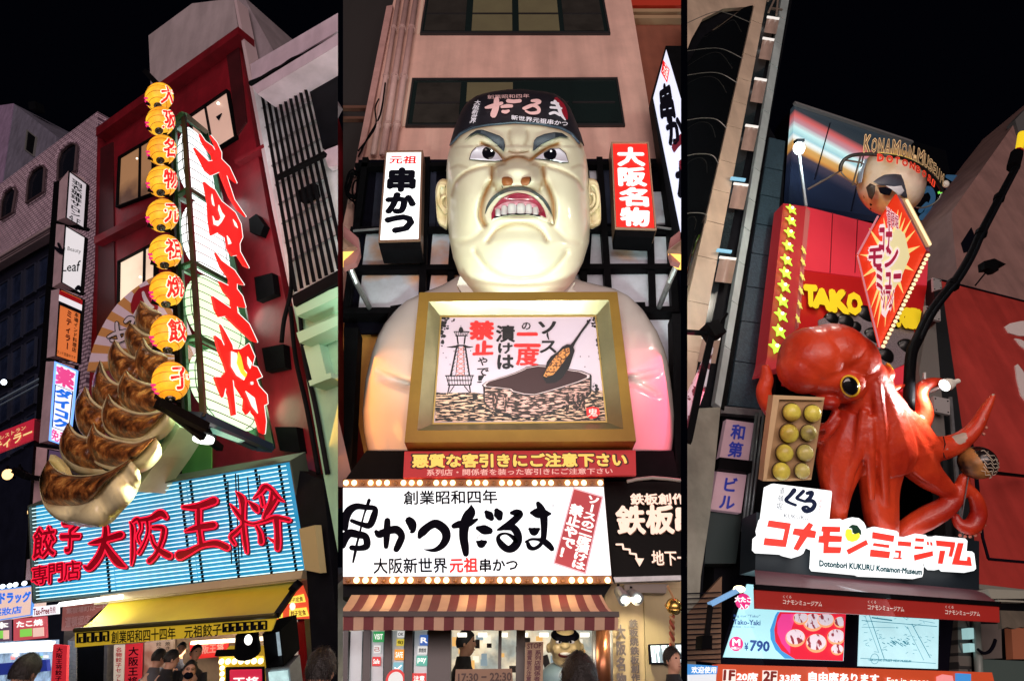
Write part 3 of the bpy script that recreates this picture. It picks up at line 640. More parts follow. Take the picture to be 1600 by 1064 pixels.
for k in range(4):
 t0=.245*k+.012;t1=t0+.222;rows=[];ribs=[]
 for i in range(17):
  s=i/16;tt=t0+(t1-t0)*s;e=1-abs(2*s-1)**3.0*.5;row=[]
  for j in range(40):
   an=2*math.pi*j/40;ca,sa=math.cos(an),math.sin(an);r=e*1.0/(abs(ca)**4.5+abs(sa)**4.5)**(1/4.5)
   row.append(sec(tt,.5+.5*r*ca,.5+.5*r*sa))
  rows.append(row)
 b=MB();b.grid(rows,closed=True,caps=True);o=b.build('paper_drum',paper[k],t,smooth=True)
 c=MB()
 for i in range(1,16,2):c.tube([sec(t0+(t1-t0)*i/16,.5,.5)*-.004+p*1.004 for p in rows[i]+rows[i][:1]],.007,4,False)
 for j in(3,6,22,34,38):c.tube([sec(t0+(t1-t0)*i/16,.5,.5)*-.004+rows[i][j]*1.004 for i in range(17)],.007,4,False)
 c.build('wire_ribs',mat('rib_wire',(.02,.08,.06),.5),o)
RFp=Pl(cC(0)+(cC(0)-sec(0,0,.1))*1.,cR(.5)-cC(.5),cC(1)-cC(0));RFp=RFp.shift(.28)
zD=Z(270,170,3.94);zE=Z(270,430,3.94)
flame=[(zD,[(170,155),(200,200),(245,232),(262,262),(268,235),(235,165),(272,210),(300,270),(300,310),(350,360),(395,458),(345,420),(325,395),(380,560),(452,665),(400,620),(350,540),(310,440),(290,388),(240,410),(205,380),(170,310),(135,240),(180,285),(220,325),(250,320),(245,285),(205,240),(180,195)],[]),(zD,[(195,450),(230,480),(260,500),(300,570),(350,610),(385,640),(420,710),(430,790),(412,830),(415,880),(470,980),(440,965),(400,900),(370,905),(340,860),(330,790),(280,760),(240,780),(225,680),(220,580)],[[(243,525),(250,560),(258,600),(246,588),(240,550)],[(285,592),(305,640),(322,660),(300,700),(280,722),(255,712),(248,660),(262,690),(285,690),(298,670),(282,620)],[(372,680),(392,705),(402,735),(385,720)],[(335,780),(350,800),(362,830),(345,835)]]),(zE,[(265,-140),(300,-90),(380,-30),(440,60),(395,50),(395,85),(430,130),(450,198),(395,190),(400,232),(470,300),(522,412),(490,400),(400,320),(330,250),(290,255),(265,210),(247,128),(300,165),(362,208),(362,150),(320,100),(290,38),(348,68),(352,22),(300,-50)],[]),(zE,[(297,303),(325,350),(368,430),(372,455),(420,455),(470,420),(505,500),(490,555),(520,565),(550,625),(515,640),(530,680),(580,735),(585,790),(562,800),(575,900),(568,975),(540,960),(510,862),(480,830),(460,855),(440,825),(445,760),(400,690),(366,620),(375,700),(390,858),(370,862),(350,745),(328,680),(312,750),(290,700),(262,625),(300,628),(335,590),(320,540),(290,470),(262,370),(300,400),(318,440),(325,420)],[[(362,468),(395,480),(402,540),(435,575),(458,600),(440,645),(395,615),(362,560)],[(450,712),(505,755),(525,850),(490,805)],[(482,655),(496,655),(496,672),(484,672)],[(462,500),(488,540),(478,575),(464,545)]])]
fred=glow('flame_red',(.9,.012,.01),.95);wline=glow('white_outline',(1,1,.95),1.1)
for k,(zf,P,holes)in enumerate(flame):
 pts=zf(*P);b=MB();b.prism(RFp,pts,.04,.03);o=b.build('flame_character',fred,t)
 b=MB();n=len(pts)
 for i in range(n):p,q=pts[i],pts[(i+1)%n];b.bar(RFp.px(p[0],p[1],.02),RFp.px(q[0],q[1],.02),.013,.016)
 b.build('white_outline',wline,o)
 for h in holes:b=MB();b.prism(RFp,zf(*h),.05,.008);b.build('cut_out',glow('cut_out_white',(1,.98,.85),1.2),o)
b=MB();z=Z(270,430,3.94)
o=MB();o.prism(RFp,z((395,540),(420,600),(448,630),(458,610),(440,585),(420,500),(405,470)),.062,.006);o.build('yellow_accent',glow('flame_yellow',(1,.75,.05),1),t)
c=LF.px(318,686,1.3);t=thing('flood_light',c,'round white flood lamp under the light box sign','lamp')
b=MB();b.tube([c+V((0,0,.02)),c-V((0,0,.02))],.12,20);b.build('lens',glow('lamp_lens',(.95,1,.9),3),t)
b=MB();b.tube([c+V((0,0,.2)),c+V((0,0,.035))],[.08,.14],20);b.bar(c+V((0,0,.2)),c+V((0,0,.35)),.05);b.build('housing',black,t)
lamp('flood_light_beam','SPOT',c-V((0,0,.08)),200,(.95,1,.7),c-V((1.4,.2,1.6)),.12,spot=130)
b=MB();b.prism(LF,zL4((200,850),(350,910),(330,920),(215,880)),1.3,.04);tag(b.build('ventilation_grille',mat('mint_grille',(.3,.6,.5),.5,em=(.3,.7,.55),es=.4),None),'small mint grille under the light box sign','grille')
for tt,e,cc in((.2,60,(.9,1,1)),(.55,70,(.85,1,.85)),(.85,90,(.7,1,.6))):
 p=sec(tt,1.25,.4);lamp('drum_light','POINT',p,e*.14,cc,size=.3)
 p=sec(tt,.3,1.5);lamp('drum_light','POINT',p,e*.35,cc,size=.3)
# string of yellow paper lanterns
LC=[(249,152,21.5),(251,190,22),(253,235,22.6),(253.5,284,23.3),(254,337,24.3),(259,394,25),(261,453,26),(263.5,522,27.5),(267,596,28.5)]
CHS='大阪名物元祖焼餃子'
lan_m=glow('yellow_paper',(.95,.34,.015),1.0,mix=((1,.56,.03),2.4,.36,.62),nz=(9,.38))
lanterns=[]
for k,(x,y,r)in enumerate(LC):
 c=LF.px(x,y,2.0);kk=(c-CAM).dot(FW)/900;R=r*kk
 vd=(c-CAM).normalized();e1=vd.cross(V((0,0,1))).normalized();e2=e1.cross(vd)
 up=(LU-LU.dot(vd)*vd).normalized();rt=vd.cross(up).normalized()
 if rt.x<0:rt=-rt
 s=vd.dot(FW)
 t=thing('paper_lantern',c+LU*R,'yellow paper lantern with red character, number %s'%k,'lantern','string of yellow paper lanterns')
 t['label']=['topmost yellow paper lantern of the string, partly behind the next','second yellow lantern from the top with its black cap showing','third yellow lantern from the top beside the top of the light box','fourth yellow lantern from the top, slightly left of the second drum','fifth lantern, middle one of the nine yellow paper lanterns','yellow lantern reading 祖, fourth from the bottom','yellow lantern reading 焼, third from the bottom','yellow lantern reading 餃, second from the bottom','lowest yellow lantern reading 子, above the black arm'][k]
 upb=(LU*.75-vd*.0+V((0,0,.25))).normalized()
 b=MB();ax=(vd.cross(upb)).normalized();ay=ax.cross(upb).normalized()
 rows=[]
 for i in range(19):
  th=math.pi*(.06+.88*i/18);row=[]
  for j in range(28):
   a=2*math.pi*j/28;rr=R*(math.sin(th))*(1.0+.012*(i%2))
   row.append(c+(ax*math.cos(a)+ay*math.sin(a))*rr*.99+upb*math.cos(th)*R*1.04)
  rows.append(row)
 b.grid(rows,closed=True,caps=True);b.build('paper_body',lan_m,t,smooth=True)
 w_=MB()
 for i in range(3,17,3):w_.tube([c+(p-c)*1.004 for p in rows[i]+rows[i][:1]],.0035,4,False)
 w_.build('wire_hoops',mat('hoop_wire',(.35,.12,.02),.6),t)
 for sgn in(1,-1):
  cp=MB();p=c+upb*sgn*R*.98;cp.tube([p-upb*sgn*R*.07,p+upb*sgn*R*.1],[R*.32,R*.26],16);cp.ell(p+upb*sgn*R*.1,[ax*R*.12,ay*R*.12,upb*R*.1],10,6)
  cp.build('cap',mat('cap_black',(.01,.012,.015),.25,spec=.8),t)
 ar=MB();e=c-upb*R*1.0+vd*R*.25-up*R*.12;ar.bar(e-rt*R*.8+up*R*.30,e+rt*R*.55-up*R*.10,R*.20,R*.20);ar.build('bracket_arm',black,t)
 def sph(u0,v0,su,sv,rad):
  def fn(u,v):
   a=(u0+(u-.5)*su);bt=(v0-(v-.5)*sv)
   d_=(-vd*math.cos(a)+rt*math.sin(a))*math.cos(bt)+up*math.sin(bt)
   return c+d_*R*rad
  return fn
 ua=.58 if k>4 else.68
 for bold,m,rad in((.085,glow('white_red_edge',(1,.92,.7),1.0),1.045),(.03,glow('lantern_red',(.80,.015,.015),.9),1.06)):
  g=MB();text(g,None,CHS[k],None if False else bb(0,0,1,1),0,bold,fn=sph(ua,.18,1.15,1.25,rad),cell=True);g.build('lettering',m,t)
 g=MB();text(g,None,'王',bb(0,0,1,1),0,.06,fn=sph(-1.15,-.35,.7,.6,1.05),cell=True);g.build('lettering',glow('lantern_pink',(.85,.03,.2),.9),t)
 lanterns.append(t)
 rad_=V((c-CAM));rad_=(RT*(x-800)+UP*(532-y)).normalized();q_=(rad_-rad_.dot(vd)*vd).normalized();ca_=abs(vd.dot(FW))
 for ch in t.children:
  mw=WPOS[ch.name].translation-c
  for v_ in ch.data.vertices:
   p_=v_.co+mw;p_=p_+q_*(p_.dot(q_)*(ca_*1.0-1));v_.co=(p_*1.06)-mw
t=thing('lantern_mast',LF.px(275,640,1.8),'thin black mast and long black arm that hold up the string of lanterns','mast')
b=MB();b.bar(LF.px(262,160,1.75),LF.px(282,640,1.75),.06);b.build('mast',black,t)
b=MB();b.bar(LF.px(246,629,2.1),LF.px(322,668,1.5),.10);b.bar(LF.px(262,640,1.9),LF.px(318,684,1.4),.07);b.bar(LF.px(262,637,1.9),LF.px(344,700,.5),.08);b.build('arm',black,t)
b=MB();b.bar(LF.px(228,113,1.9),LF.px(246,132,2.0),.08);b.build('top_arm',black,t)
lamp('lantern_light','POINT',LF.px(240,420,2.6),22,(1,.6,.15),size=.3)
lamp('lantern_light','POINT',LF.px(235,600,2.6),26,(1,.6,.15),size=.3)
# fan shaped board and the dumpling sculpture
def resample(P,n,smooth=True):
 if smooth:P=catmull(P,6)
 d=[0]
 for i in range(1,len(P)):d.append(d[-1]+math.hypot(P[i][0]-P[i-1][0],P[i][1]-P[i-1][1]))
 out=[]
 for k in range(n):
  s=d[-1]*k/(n-1);i=1
  while i<len(d)-1 and d[i]<s:i+=1
  f=(s-d[i-1])/max(d[i]-d[i-1],1e-9);out.append(lerp(P[i-1][:2],P[i][:2],f))
 return out
g5=Z(50,580,4.254);g6=Z(80,420,4.836)
FN=LF.shift(.75)
t=thing('fan_board',FN.px(140,570),'fan shaped board with tan and white sun rays behind the dumplings','sign board')
cx,cy=305,560
arc=[(136,580),(141,556),(150,530),(162,506),(176,484),(194,464),(214,448),(236,434),(256,428)]
arc=resample(arc,15)
tan=mat('fan_tan',(.50,.22,.07),.6,em=(.50,.22,.07),es=.15,nz=(3,.15));pale=mat('fan_pale',(.60,.45,.52),.6,em=(.6,.45,.52),es=.15,nz=(3,.1))
for i in range(14):
 b=MB();b.prism(FN,[(cx,cy),arc[i],arc[i+1]],0,.1);b.build('ray',tan if i%2==0 else pale,t)
b=MB();b.prism(FN,g6((640,350),(605,330),(600,270),(620,200),(660,150),(730,120),(790,110),(800,300),(740,320)),.02,.02);b.build('red_disc',mat('disc_red',(.30,.01,.02),.5),t)
for s in([(695,180,22),(705,215,30),(735,270,34),(770,290,20)],[(625,350,14),(645,315,16),(660,300,10)]):
 b=MB();b.stroke(FN,g6(*s),.035,.01);b.build('white_character',mat('cream_letter',(.7,.6,.66),.5),t)
for w,m,o in((14,ink,.03),(0,mat('cream_letter',(.7,.6,.66),.5),.045)):
 b=MB()
 for i,s in enumerate(([(430,515,16),(480,490,24),(560,470,22)],[(495,410,20),(500,470,26),(520,540,24)],[(560,400,22),(590,375,30),(620,385,24),(600,440,16)],[(560,470,24),(555,520,26),(500,545,24),(455,540,20)])):
  b.stroke(FN,g6(*[(x,y,r+w)for x,y,r in s]),o+i*.001,.01)
 b.build('white_character' if m is not ink else 'character_outline',m,t)
def seared_mat():
 m=bpy.data.materials.new('seared_crust');m.use_nodes=True;nt=m.node_tree;bs=nt.nodes['Principled BSDF'];L=nt.links
 tc=nt.nodes.new('ShaderNodeTexCoord')
 n1=nt.nodes.new('ShaderNodeTexNoise');n1.inputs['Scale'].default_value=6.5;n1.inputs['Detail'].default_value=7;n1.inputs['Roughness'].default_value=.62;n1.inputs['Distortion'].default_value=.25
 gp=nt.nodes.new('ShaderNodeNewGeometry').outputs['Position'];L.new(gp,n1.inputs['Vector'])
 r=nt.nodes.new('ShaderNodeValToRGB');L.new(n1.outputs[0],r.inputs[0]);e=r.color_ramp.elements
 e[0].position=.30;e[0].color=(.016,.005,.002,1);e[1].position=.68;e[1].color=(.62,.30,.08,1)
 for p,c in((.45,(.10,.030,.008,1)),(.56,(.30,.10,.022,1))):x=e.new(p);x.color=c
 L.new(r.outputs[0],bs.inputs['Base Color']);bs.inputs['Roughness'].default_value=.38;bs.inputs['Coat Weight'].default_value=.25
 n2=nt.nodes.new('ShaderNodeTexNoise');n2.inputs['Scale'].default_value=8;n2.inputs['Detail'].default_value=4;L.new(tc.outputs['Object'],n2.inputs['Vector'])
 bp=nt.nodes.new('ShaderNodeBump');bp.inputs['Strength'].default_value=.9;bp.inputs['Distance'].default_value=.05;L.new(n2.outputs[0],bp.inputs['Height']);L.new(bp.outputs[0],bs.inputs['Normal'])
 return m
SEAR=seared_mat()
WRAP=mat('dumpling_skin',(.74,.66,.38),.35,nz=(2.5,.2),bump=(5,.2),coat=.3,mix=((.45,.28,.10),1.6,.55,.75))
GY=thing('dumpling_sculpture',LF.px(140,820,1.5),'giant sculpture of pan fried gyoza dumplings stacked in two rows','sculpture')
def dumpling(T,B,O,off,rim=4.6,pleat=0.,wout=2.2,back=.75):
 n=30;T=resample(T,n);B=resample(B,n)
 if O is None:
  O=[]
  for i in range(n):
   c=lerp(T[i],B[i],.5);d=np.array(B[i])-np.array(T[i]);l=np.linalg.norm(d)+1e-6;d=d/l
   O.append((B[i][0]+d[0]*wout,B[i][1]+d[1]*wout))
 else:O=resample(O,n)
 rows=[];N=9
 for j in range(N):
  v=j/(N-1);row=[]
  for i in range(n):
   u=i/(n-1);p=lerp(T[i],B[i],v);en=math.sin(math.pi*min(max(u,.02),.98))**.5
   row.append(LF.px(p[0],p[1],off+.13*en*math.sin(math.pi*v)**.7+.012*math.sin(u*31+v*9)*math.sin(math.pi*v)))
  rows.append(row)
 b=MB();b.grid(rows)
 w=MB();R=[]
 for i in range(n):
  u=i/(n-1);d=np.array(T[i])-np.array(B[i]);l=np.linalg.norm(d)+1e-6;d=d/l;e=min(1,5*u+.2,5*(1-u)+.2)
  R.append((T[i][0]+d[0]*rim*e+.0,T[i][1]+d[1]*rim*e))
 pl_=[1+pleat*abs(math.sin(i/(n-1)*math.pi*4.5))for i in range(n)]
 mid=[lerp(B[i],O[i],.55)for i in range(n)]
 ctr=[lerp(T[i],O[i],.5)for i in range(n)]
 W_=[[LF.px(*T[i],off-.0)for i in range(n)],[LF.px(*lerp(T[i],R[i],.6),off+.035)for i in range(n)],[LF.px(*R[i],off-.05)for i in range(n)],[LF.px(*lerp(R[i],ctr[i],.3),off-back*.6)for i in range(n)],[LF.px(*ctr[i],off-back)for i in range(n)],[LF.px(*lerp(O[i],ctr[i],.12),off-back*.55)for i in range(n)],[LF.px(*O[i],off-.22+.10*(pl_[i]-1))for i in range(n)],[LF.px(*mid[i],off-.02+.10*(pl_[i]-1))for i in range(n)],[LF.px(*B[i],off-.005)for i in range(n)]]
 w.grid(W_);o=w.build('dumpling',WRAP,GY,smooth=True)
 b.build('seared_face',SEAR,o,smooth=True)
D=dumpling
D(g6((672,246),(720,300),(780,330),(835,345)),g6((672,250),(640,340),(650,430),(690,470),(770,500),(835,480)),None,1.05)
D(g6((590,412),(640,462),(700,505),(790,525)),g6((588,418),(560,490),(575,590),(610,655),(680,700),(790,660)),None,1.10)
D(g6((690,522),(715,590),(780,640),(880,670)),g6((688,530),(640,640),(635,750),(680,830),(760,885),(880,880)),None,1.22)
D(g6((474,536),(520,615),(600,675),(660,690)),g6((472,545),(436,630),(440,740),(480,830),(560,880),(650,860)),None,1.20)
D(g6((365,692),(390,780),(450,860),(560,905)),g6((363,700),(320,830),(315,950),(350,1030),(430,1080),(560,1080)),None,1.30)
D(g5((622,-6),(650,45),(730,85),(800,102),(880,110)),g5((618,0),(578,90),(578,180),(620,235),(700,270),(800,268),(895,215)),g5((612,5),(570,90),(568,190),(612,250),(700,292),(810,296),(900,262)),1.38)
D(g5((350,103),(378,180),(430,235),(500,275)),g5((346,110),(298,190),(292,290),(318,385),(380,445),(480,470)),None,1.42)
D(g5((507,153),(535,215),(610,262),(700,290),(800,290),(892,264)),g5((500,165),(470,270),(480,360),(540,420),(640,445),(730,432),(810,360),(890,272)),g5((492,170),(455,270),(468,380),(535,445),(660,478),(780,480),(880,440),(948,360),(945,285)),1.50)
D(g5((240,343),(265,400),(320,440),(420,465)),g5((236,350),(192,440),(192,520),(240,590),(330,635),(470,652)),g5((230,352),(184,450),(186,540),(232,640),(320,692),(560,690)),1.55)
D(g5((408,346),(425,400),(490,445),(600,475),(700,482),(822,432)),g5((402,355),(368,450),(375,540),(430,600),(540,632),(640,612),(710,565),(820,438)),g5((396,360),(358,460),(372,560),(430,630),(540,670),(680,680),(780,650),(862,560),(856,490)),1.62)
D(g5((110,590),(150,650),(225,690),(330,700),(440,690),(530,660),(648,585)),g5((100,600),(55,700),(60,800),(90,872),(200,892),(320,888),(400,850),(470,770),(560,680),(655,590)),g5((96,605),(50,710),(62,850),(120,950),(230,1012),(380,1036),(510,1020),(600,930),(680,840),(724,730),(715,660)),1.80,rim=2.5,pleat=1.6,back=.95)
b=MB();b.prism(LF,g5((122,552),(108,600),(150,652),(222,676),(235,690),(215,640),(165,580)),1.72,.06);o=b.build('wrapper_edge',mat('wrapper_yellow',(.72,.62,.28),.4),GY)
b=MB();b.prism(LF,g5((980,372),(950,330),(860,480),(700,640),(690,800),(760,700),(860,560)),1.1,.4);b.build('backing_slab',mat('backing_pale',(.55,.62,.45),.5,nz=(2,.2)),GY)
t=thing('iron_hook_bracket',LF.px(50,745,1.2),'black iron arm that reaches the front dumpling from the left','bracket')
b=MB();b.bar(LF.px(24,735,.6),LF.px(44,745,.9),.1);b.bar(LF.px(44,745,.9),LF.px(66,748,1.4),.07);b.build('arm',black,t)
# yellow awning and valance
AW=quad((190,935),(466,902),(425,960),(116,985),d=9.4)
yel=mat('yellow_cloth',(.50,.40,.02),.65,nz=(1.5,.12),bump=(3,.15))
t=thing('yellow_awning',LB.px(280,985,.3),'yellow cloth awning over the dumpling shop with black key pattern valance','awning')
tA=LB.px(178,932,.1);tB=LB.px(468,903,.1);bA=LB.px(117,984,1.0);bB=LB.px(432,961,1.0)
rows=[]
for i in range(9):
 v=i/8;rows.append([(tA*(1-u)+tB*u)*(1-v)+(bA*(1-u)+bB*u)*v-V((0,0,.10*math.sin(math.pi*v)*(1+.25*math.sin(u*9))))for u in[k/24 for k in range(25)]])
b=MB();b.grid(rows);me_rows=[[p-V((0,0,.015))for p in r]for r in rows];b.grid(me_rows);b.build('canopy',yel,t,smooth=True)
VP=LB.shift(1.0)
vq=[(117,986),(432,963),(424,985),(117,1011)]
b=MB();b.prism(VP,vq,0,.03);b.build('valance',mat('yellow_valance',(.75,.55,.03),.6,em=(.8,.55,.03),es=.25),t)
b=MB();b.tube([bA,bB],.03,8);b.build('front_bar',mat('bar_dark',(.08,.07,.03),.4,.6),t)
b=MB();b.bar(LB.px(160,936,.2),LB.px(476,898,.2),.10);b.bar(LB.px(150,942,.22),LB.px(470,904,.22),.05);b.build('roller_case',mat('beige_metal',(.55,.48,.30),.4,.3),t)
b=MB();b.bar(bB,LB.px(462,917,.15),.06);b.tube([LB.px(458,912,.3),LB.px(466,920,.3)],.08,10);b.build('folding_arm',black,t)
b=MB();text(b,VP,'創業昭和四十四年',[(174,986),(274,979),(274,998),(174,1005)],.006,.012);text(b,VP,'元祖餃子',[(288,978),(346,973),(346,992),(288,997)],.006,.012);b.build('lettering',ink,t)
def meander(x0,y0,dx,sk,n,h):
 for i in range(n):
  x=x0+i*dx;y=y0+sk*i*dx;m=.9
  P=[(x,y+h),(x,y),(x+dx*.82,y+sk*dx),(x+dx*.82,y+h*.95),(x+dx*.3,y+h*.95),(x+dx*.3,y+h*.42),(x+dx*.55,y+h*.42)]
  b=MB()
  for p,q in zip(P[:-1],P[1:]):b.bar(VP.px(p[0],p[1],.012),VP.px(q[0],q[1],.012),.022,.01)
  b.build('key_pattern',ink,t)
meander(121,989,12.6,-.065,4,15);meander(349,974,11.5,-.065,6,13)
t=thing('tube_light',LB.px(140,942,.2),'bright white tube light at the left end under the blue sign','lamp')
b=MB();b.tube([LB.px(94,944,.3),LB.px(190,932,.3)],.035,8);b.build('tube',glow('tube_white',(1,.98,.9),3),t)
lamp('tube_light_beam','AREA',LB.px(150,945,.5),9,(1,.95,.8),LB.px(170,1010,.6),1.4,.1)
q=[(98,946),(176,937),(150,958),(120,985),(96,985)]
t=thing('menu_board',LB.px(120,985,.1),'brown lit menu board with faint white characters under the tube light','menu board')
b=MB();b.prism(LB,q,.1,.05);b.build('panel',glow('brown_menu',(.20,.06,.05),.9,nz=(3,.3)),t)
b=MB();text(b,LB,'薬宿場町は一日',[(104,950),(168,942),(166,951),(104,959)],.11,.03);text(b,LB,'道頓堀店',[(102,964),(142,960),(138,974),(102,980)],.11,.03);b.build('lettering',mat('dusty_pink',(.5,.3,.3),.5),t)
t=thing('food_sign',LB.px(450,965,.2),'red and yellow price sign under the right end of the awning','sign')
q=[(470,917),(488,966),(420,968),(442,940)]
b=MB();b.prism(LB,q,.15,.05);b.build('panel',glow('red_sign_lit',(.85,.08,.03),.9),t)
for q in([(450,934),(474,928),(477,940),(446,943)],[(424,958),(441,955),(441,965),(421,967)],[(452,952),(478,949),(482,962),(452,965)]):
 b=MB();b.prism(LB,q,.165,.01);o=b.build('label_patch',glow('yellow_patch',(1,.8,.1),1),t);g=MB();text(g,LB,'餃子定食',subq(q,.08,.2,.92,.85),.172,.02);g.build('lettering',red_ink,o)
c=LB.px(457,947,.2);b=MB();b.ell(c,[RT*.04,FW*.02,UP*.05],12,8);b.build('face_mark',white_ink,t)
# shop interior under the awning
SI=LB.shift(-.9)
t=thing('dumpling_shop_front',SI.px(280,1064),'lit interior of the dumpling shop under the yellow awning','shop front')
b=MB();b.prism(SI,[(100,985),(440,965),(470,1090),(96,1090)],0,.3);b.build('back_wall',mat('shop_wall',(.30,.22,.16),.7,nz=(2,.3)),t)
b=MB();b.prism(SI,[(106,1000),(120,1000),(118,1070),(106,1070)],.3,.2);o=b.build('tiled_pillar',mat('white_tile',(.6,.62,.65),.3),t)
for k in range(10):
 for j in range(2):g=MB();g.prism(SI,[(106.6+j*6.6+(k%2)*0,1001+k*6.4),(112.4+j*6.6,1001+k*6.4),(112.2+j*6.5,1006.6+k*6.4),(106.6+j*6.5,1006.6+k*6.4)],.325,.02);g.build('tile',mat('white_tile2',(.7,.72,.75),.25),o)
b=MB();b.prism(SI,[(120,1008),(162,1006),(160,1090),(120,1090)],.3,.2);b.build('dark_door',dark_paint,t)
b=MB();b.prism(SI,[(163,1006),(168,1006),(166,1090),(161,1090)],.35,.2);b.build('door_post',steel,t)
for q,m,s,vert in(([(178,1008),(194,1007),(192,1070),(177,1070)],mat('menu_cream',(.6,.5,.4),.6,em=(.7,.6,.5),es=.4),'名物餃子セット',True),([(196,1007),(222,1005),(220,1075),(194,1076)],mat('red_cloth',(.5,.02,.03),.7),'大阪王将',True)):
 b=MB();b.prism(SI,q,.32,.02);o=b.build('hanging_menu',m,t);g=MB();vtext(g,SI,s,subq(q,.2,.05,.8,.95),.326,.02);g.build('lettering',ink if q[0][0]>190 else red_ink,o)
b=MB();b.prism(SI,[(226,1004),(270,1000),(270,1064),(224,1066)],.1,.05);o=b.build('picture_wall',mat('photo_wall',(.45,.35,.28),.6,em=(.6,.45,.35),es=.3,mix=((.15,.06,.04),3,.45,.6)),t)
b=MB();vtext(b,SI,'餃子専門',[(244,1003),(252,1002),(252,1030),(244,1031)],.11,0);vtext(b,SI,'焼き立て',[(258,1002),(266,1001),(266,1030),(258,1031)],.11,0);b.build('lettering',ink,o)
b=MB();b.prism(SI,[(296,1004),(356,1000),(354,1024),(298,1030)],.3,.03);o=b.build('red_board',mat('red_board',(.5,.02,.02),.5,em=(.7,.03,.03),es=.35),t)
b=MB();text(b,SI,'大阪王将',[(304,1008),(350,1004),(349,1018),(304,1022)],.31,.03);b.build('lettering',mat('pink_letter',(.7,.3,.3),.5),o)
for k,(x0,x1)in enumerate(((425,432),(433,450),(452,462),(464,474))):
 b=MB();b.prism(SI,[(x0,972),(x1,971),(x1+4,1064),(x0+4,1064)],.3,.05);b.build('side_panel',[red_ink,mat('rose_tile',(.45,.2,.2),.5),mat('menu_cream',(.6,.5,.4),.6),red_ink][k],t)
b=MB();b.bar(SI.px(300,1004,.5),SI.px(430,996,.5),.05);b.build('ceiling_light',glow('ceiling_lamp_warm',(1,.8,.5),3),t)
lamp('shop_light','AREA',LB.px(270,1000,.0),40,(1,.8,.55),LB.px(270,1064,-.3),2,.5)
coat=[mat('black_coat',(.012,.012,.015),.8),mat('navy_coat',(.02,.025,.05),.8),mat('grey_coat',(.08,.08,.09),.8)]
person(248,1028,24,8.3,2.6,coat[2],'person in a dark hooded jacket facing into the dumpling shop, leftmost of the queue')
person(268,1030,25,8.0,2.2,coat[0],'person with short hair seen from behind, second in the queue',lean=.2)
person(283,1016,21,8.6,.35,coat[1],'person facing the street at the back of the queue')
person(306,1020,22,8.4,.8,coat[0],'person in a black cap looking down, right side of the queue',cap=black)
person(296,1048,27,7.6,.5,coat[0],'person in glasses and black face mask at the front of the queue',glasses=True,mask=True)
MP=LB.shift(.5)
t=thing('yellow_sign_stand',MP.px(370,1070),'yellow framed stand sign with a row of round bulbs at the shop entrance','sign')
q=[(342,1024),(412,1024),(414,1090),(344,1090)]
b=MB();b.prism(MP,subq(q,0,0,1,1),0,.2);b.build('panel',mat('gold_yellow',(.75,.5,.03),.5,em=(.8,.5,.03),es=.35),t)
b=MB();b.prism(MP,[(352,1043),(412,1042),(414,1090),(353,1090)],.02,.02);b.build('screen_surround',ink,t)
b=MB();b.prism(MP,[(359,1047),(408,1046),(409,1090),(359,1090)],.035,.02);o=b.build('screen',glow('screen_red',(.6,.02,.06),.9),t)
b=MB();text(b,MP,'王将',[(364,1058),(404,1057),(404,1072),(364,1073)],.042,.03);b.build('lettering',white_ink,o)
for k in range(7):
 c=MP.px(346+k*10.2,1033-k*.15,.05);b=MB();b.ell(c,[RT*.035,FW*.035,UP*.035],10,8);b.build('bulb',glow('warm_bulb',(1,.85,.5),3),t,smooth=True)
for k in range(3):
 c=MP.px(347,1043+k*9,.05);b=MB();b.ell(c,[RT*.03,FW*.03,UP*.03],10,8);b.build('bulb',glow('warm_bulb',(1,.85,.5),3),t,smooth=True)
t=thing('spot_light',MP.px(387,1020,.4),'black cylindrical spot light hanging from the valance','lamp')
b=MB();b.tube([MP.px(386,992,.4),MP.px(387,1018,.4)],[.13,.15],16);b.build('housing',black,t,smooth=False)
b=MB();b.ell(MP.px(388,999,.58),[RT*.045,FW*.03,UP*.06]);b.build('lens',glow('lens_white',(1,.98,.9),2.2),t,smooth=True)
b=MB();b.bar(MP.px(388,975,.3),MP.px(387,992,.4),.04);b.tube([MP.px(x,y,.4)for x,y in((376,990),(380,978),(390,974),(398,980),(398,990))],.02,6);b.build('bracket',black,t)
t=thing('glass_display_box',MP.px(430,1040,.2),'glass display box in black frame right of the spot light','display case')
q=[(410,990),(438,984),(444,1040),(416,1044)]
b=MB();b.ring(MP,q,2,.3,.3);b.build('frame',black,t);b=MB();b.prism(MP,q,.1,.02);b.build('pane',glow('pane_blue',(.35,.45,.5),.8,nz=(5,.4)),t)
q=[(414,1044),(452,1040),(458,1090),(418,1090)]
t=thing('ticket_screen',MP.px(435,1090,.2),'pale lit order screen below the glass display box','screen')
b=MB();b.prism(MP,q,.25,.2);b.build('housing',steel,t);b=MB();b.prism(MP,subq(q,.12,.14,.9,1),.27,.01);b.build('screen',glow('screen_pale',(.55,.8,.8),.9,nz=(8,.4)),t)
b=MB();b.bar(MP.px(340,1020,.4),MP.px(398,1018,.4),.07);b.build('shelf_rail',black,thing('metal_rail',MP.px(370,1020,.4),'black metal rail above the yellow bulb stand','rail'))
person(501,1050,60,4.2,3.0,coat[0],'large dark head of a passer-by at the right bottom corner of the dumpling shop')
t=thing('side_facade',LB.px(495,1000,-.2),'pale louvred metal side front right of the yellow awning','building')
SF=LB.shift(-.2)
b=MB();b.prism(SF,[(470,905),(524,905),(528,1090),(486,1090)],0,.3);b.build('wall',mat('side_metal',(.25,.27,.29),.45,.5,nz=(3,.3)),t)
for k in range(9):b=MB();b.bar(SF.px(494+k*3.4,915,.06),SF.px(504+k*2.8,1040,.06),.03);b.build('slat',mat('slat_pale',(.5,.52,.55),.4,.5),t)
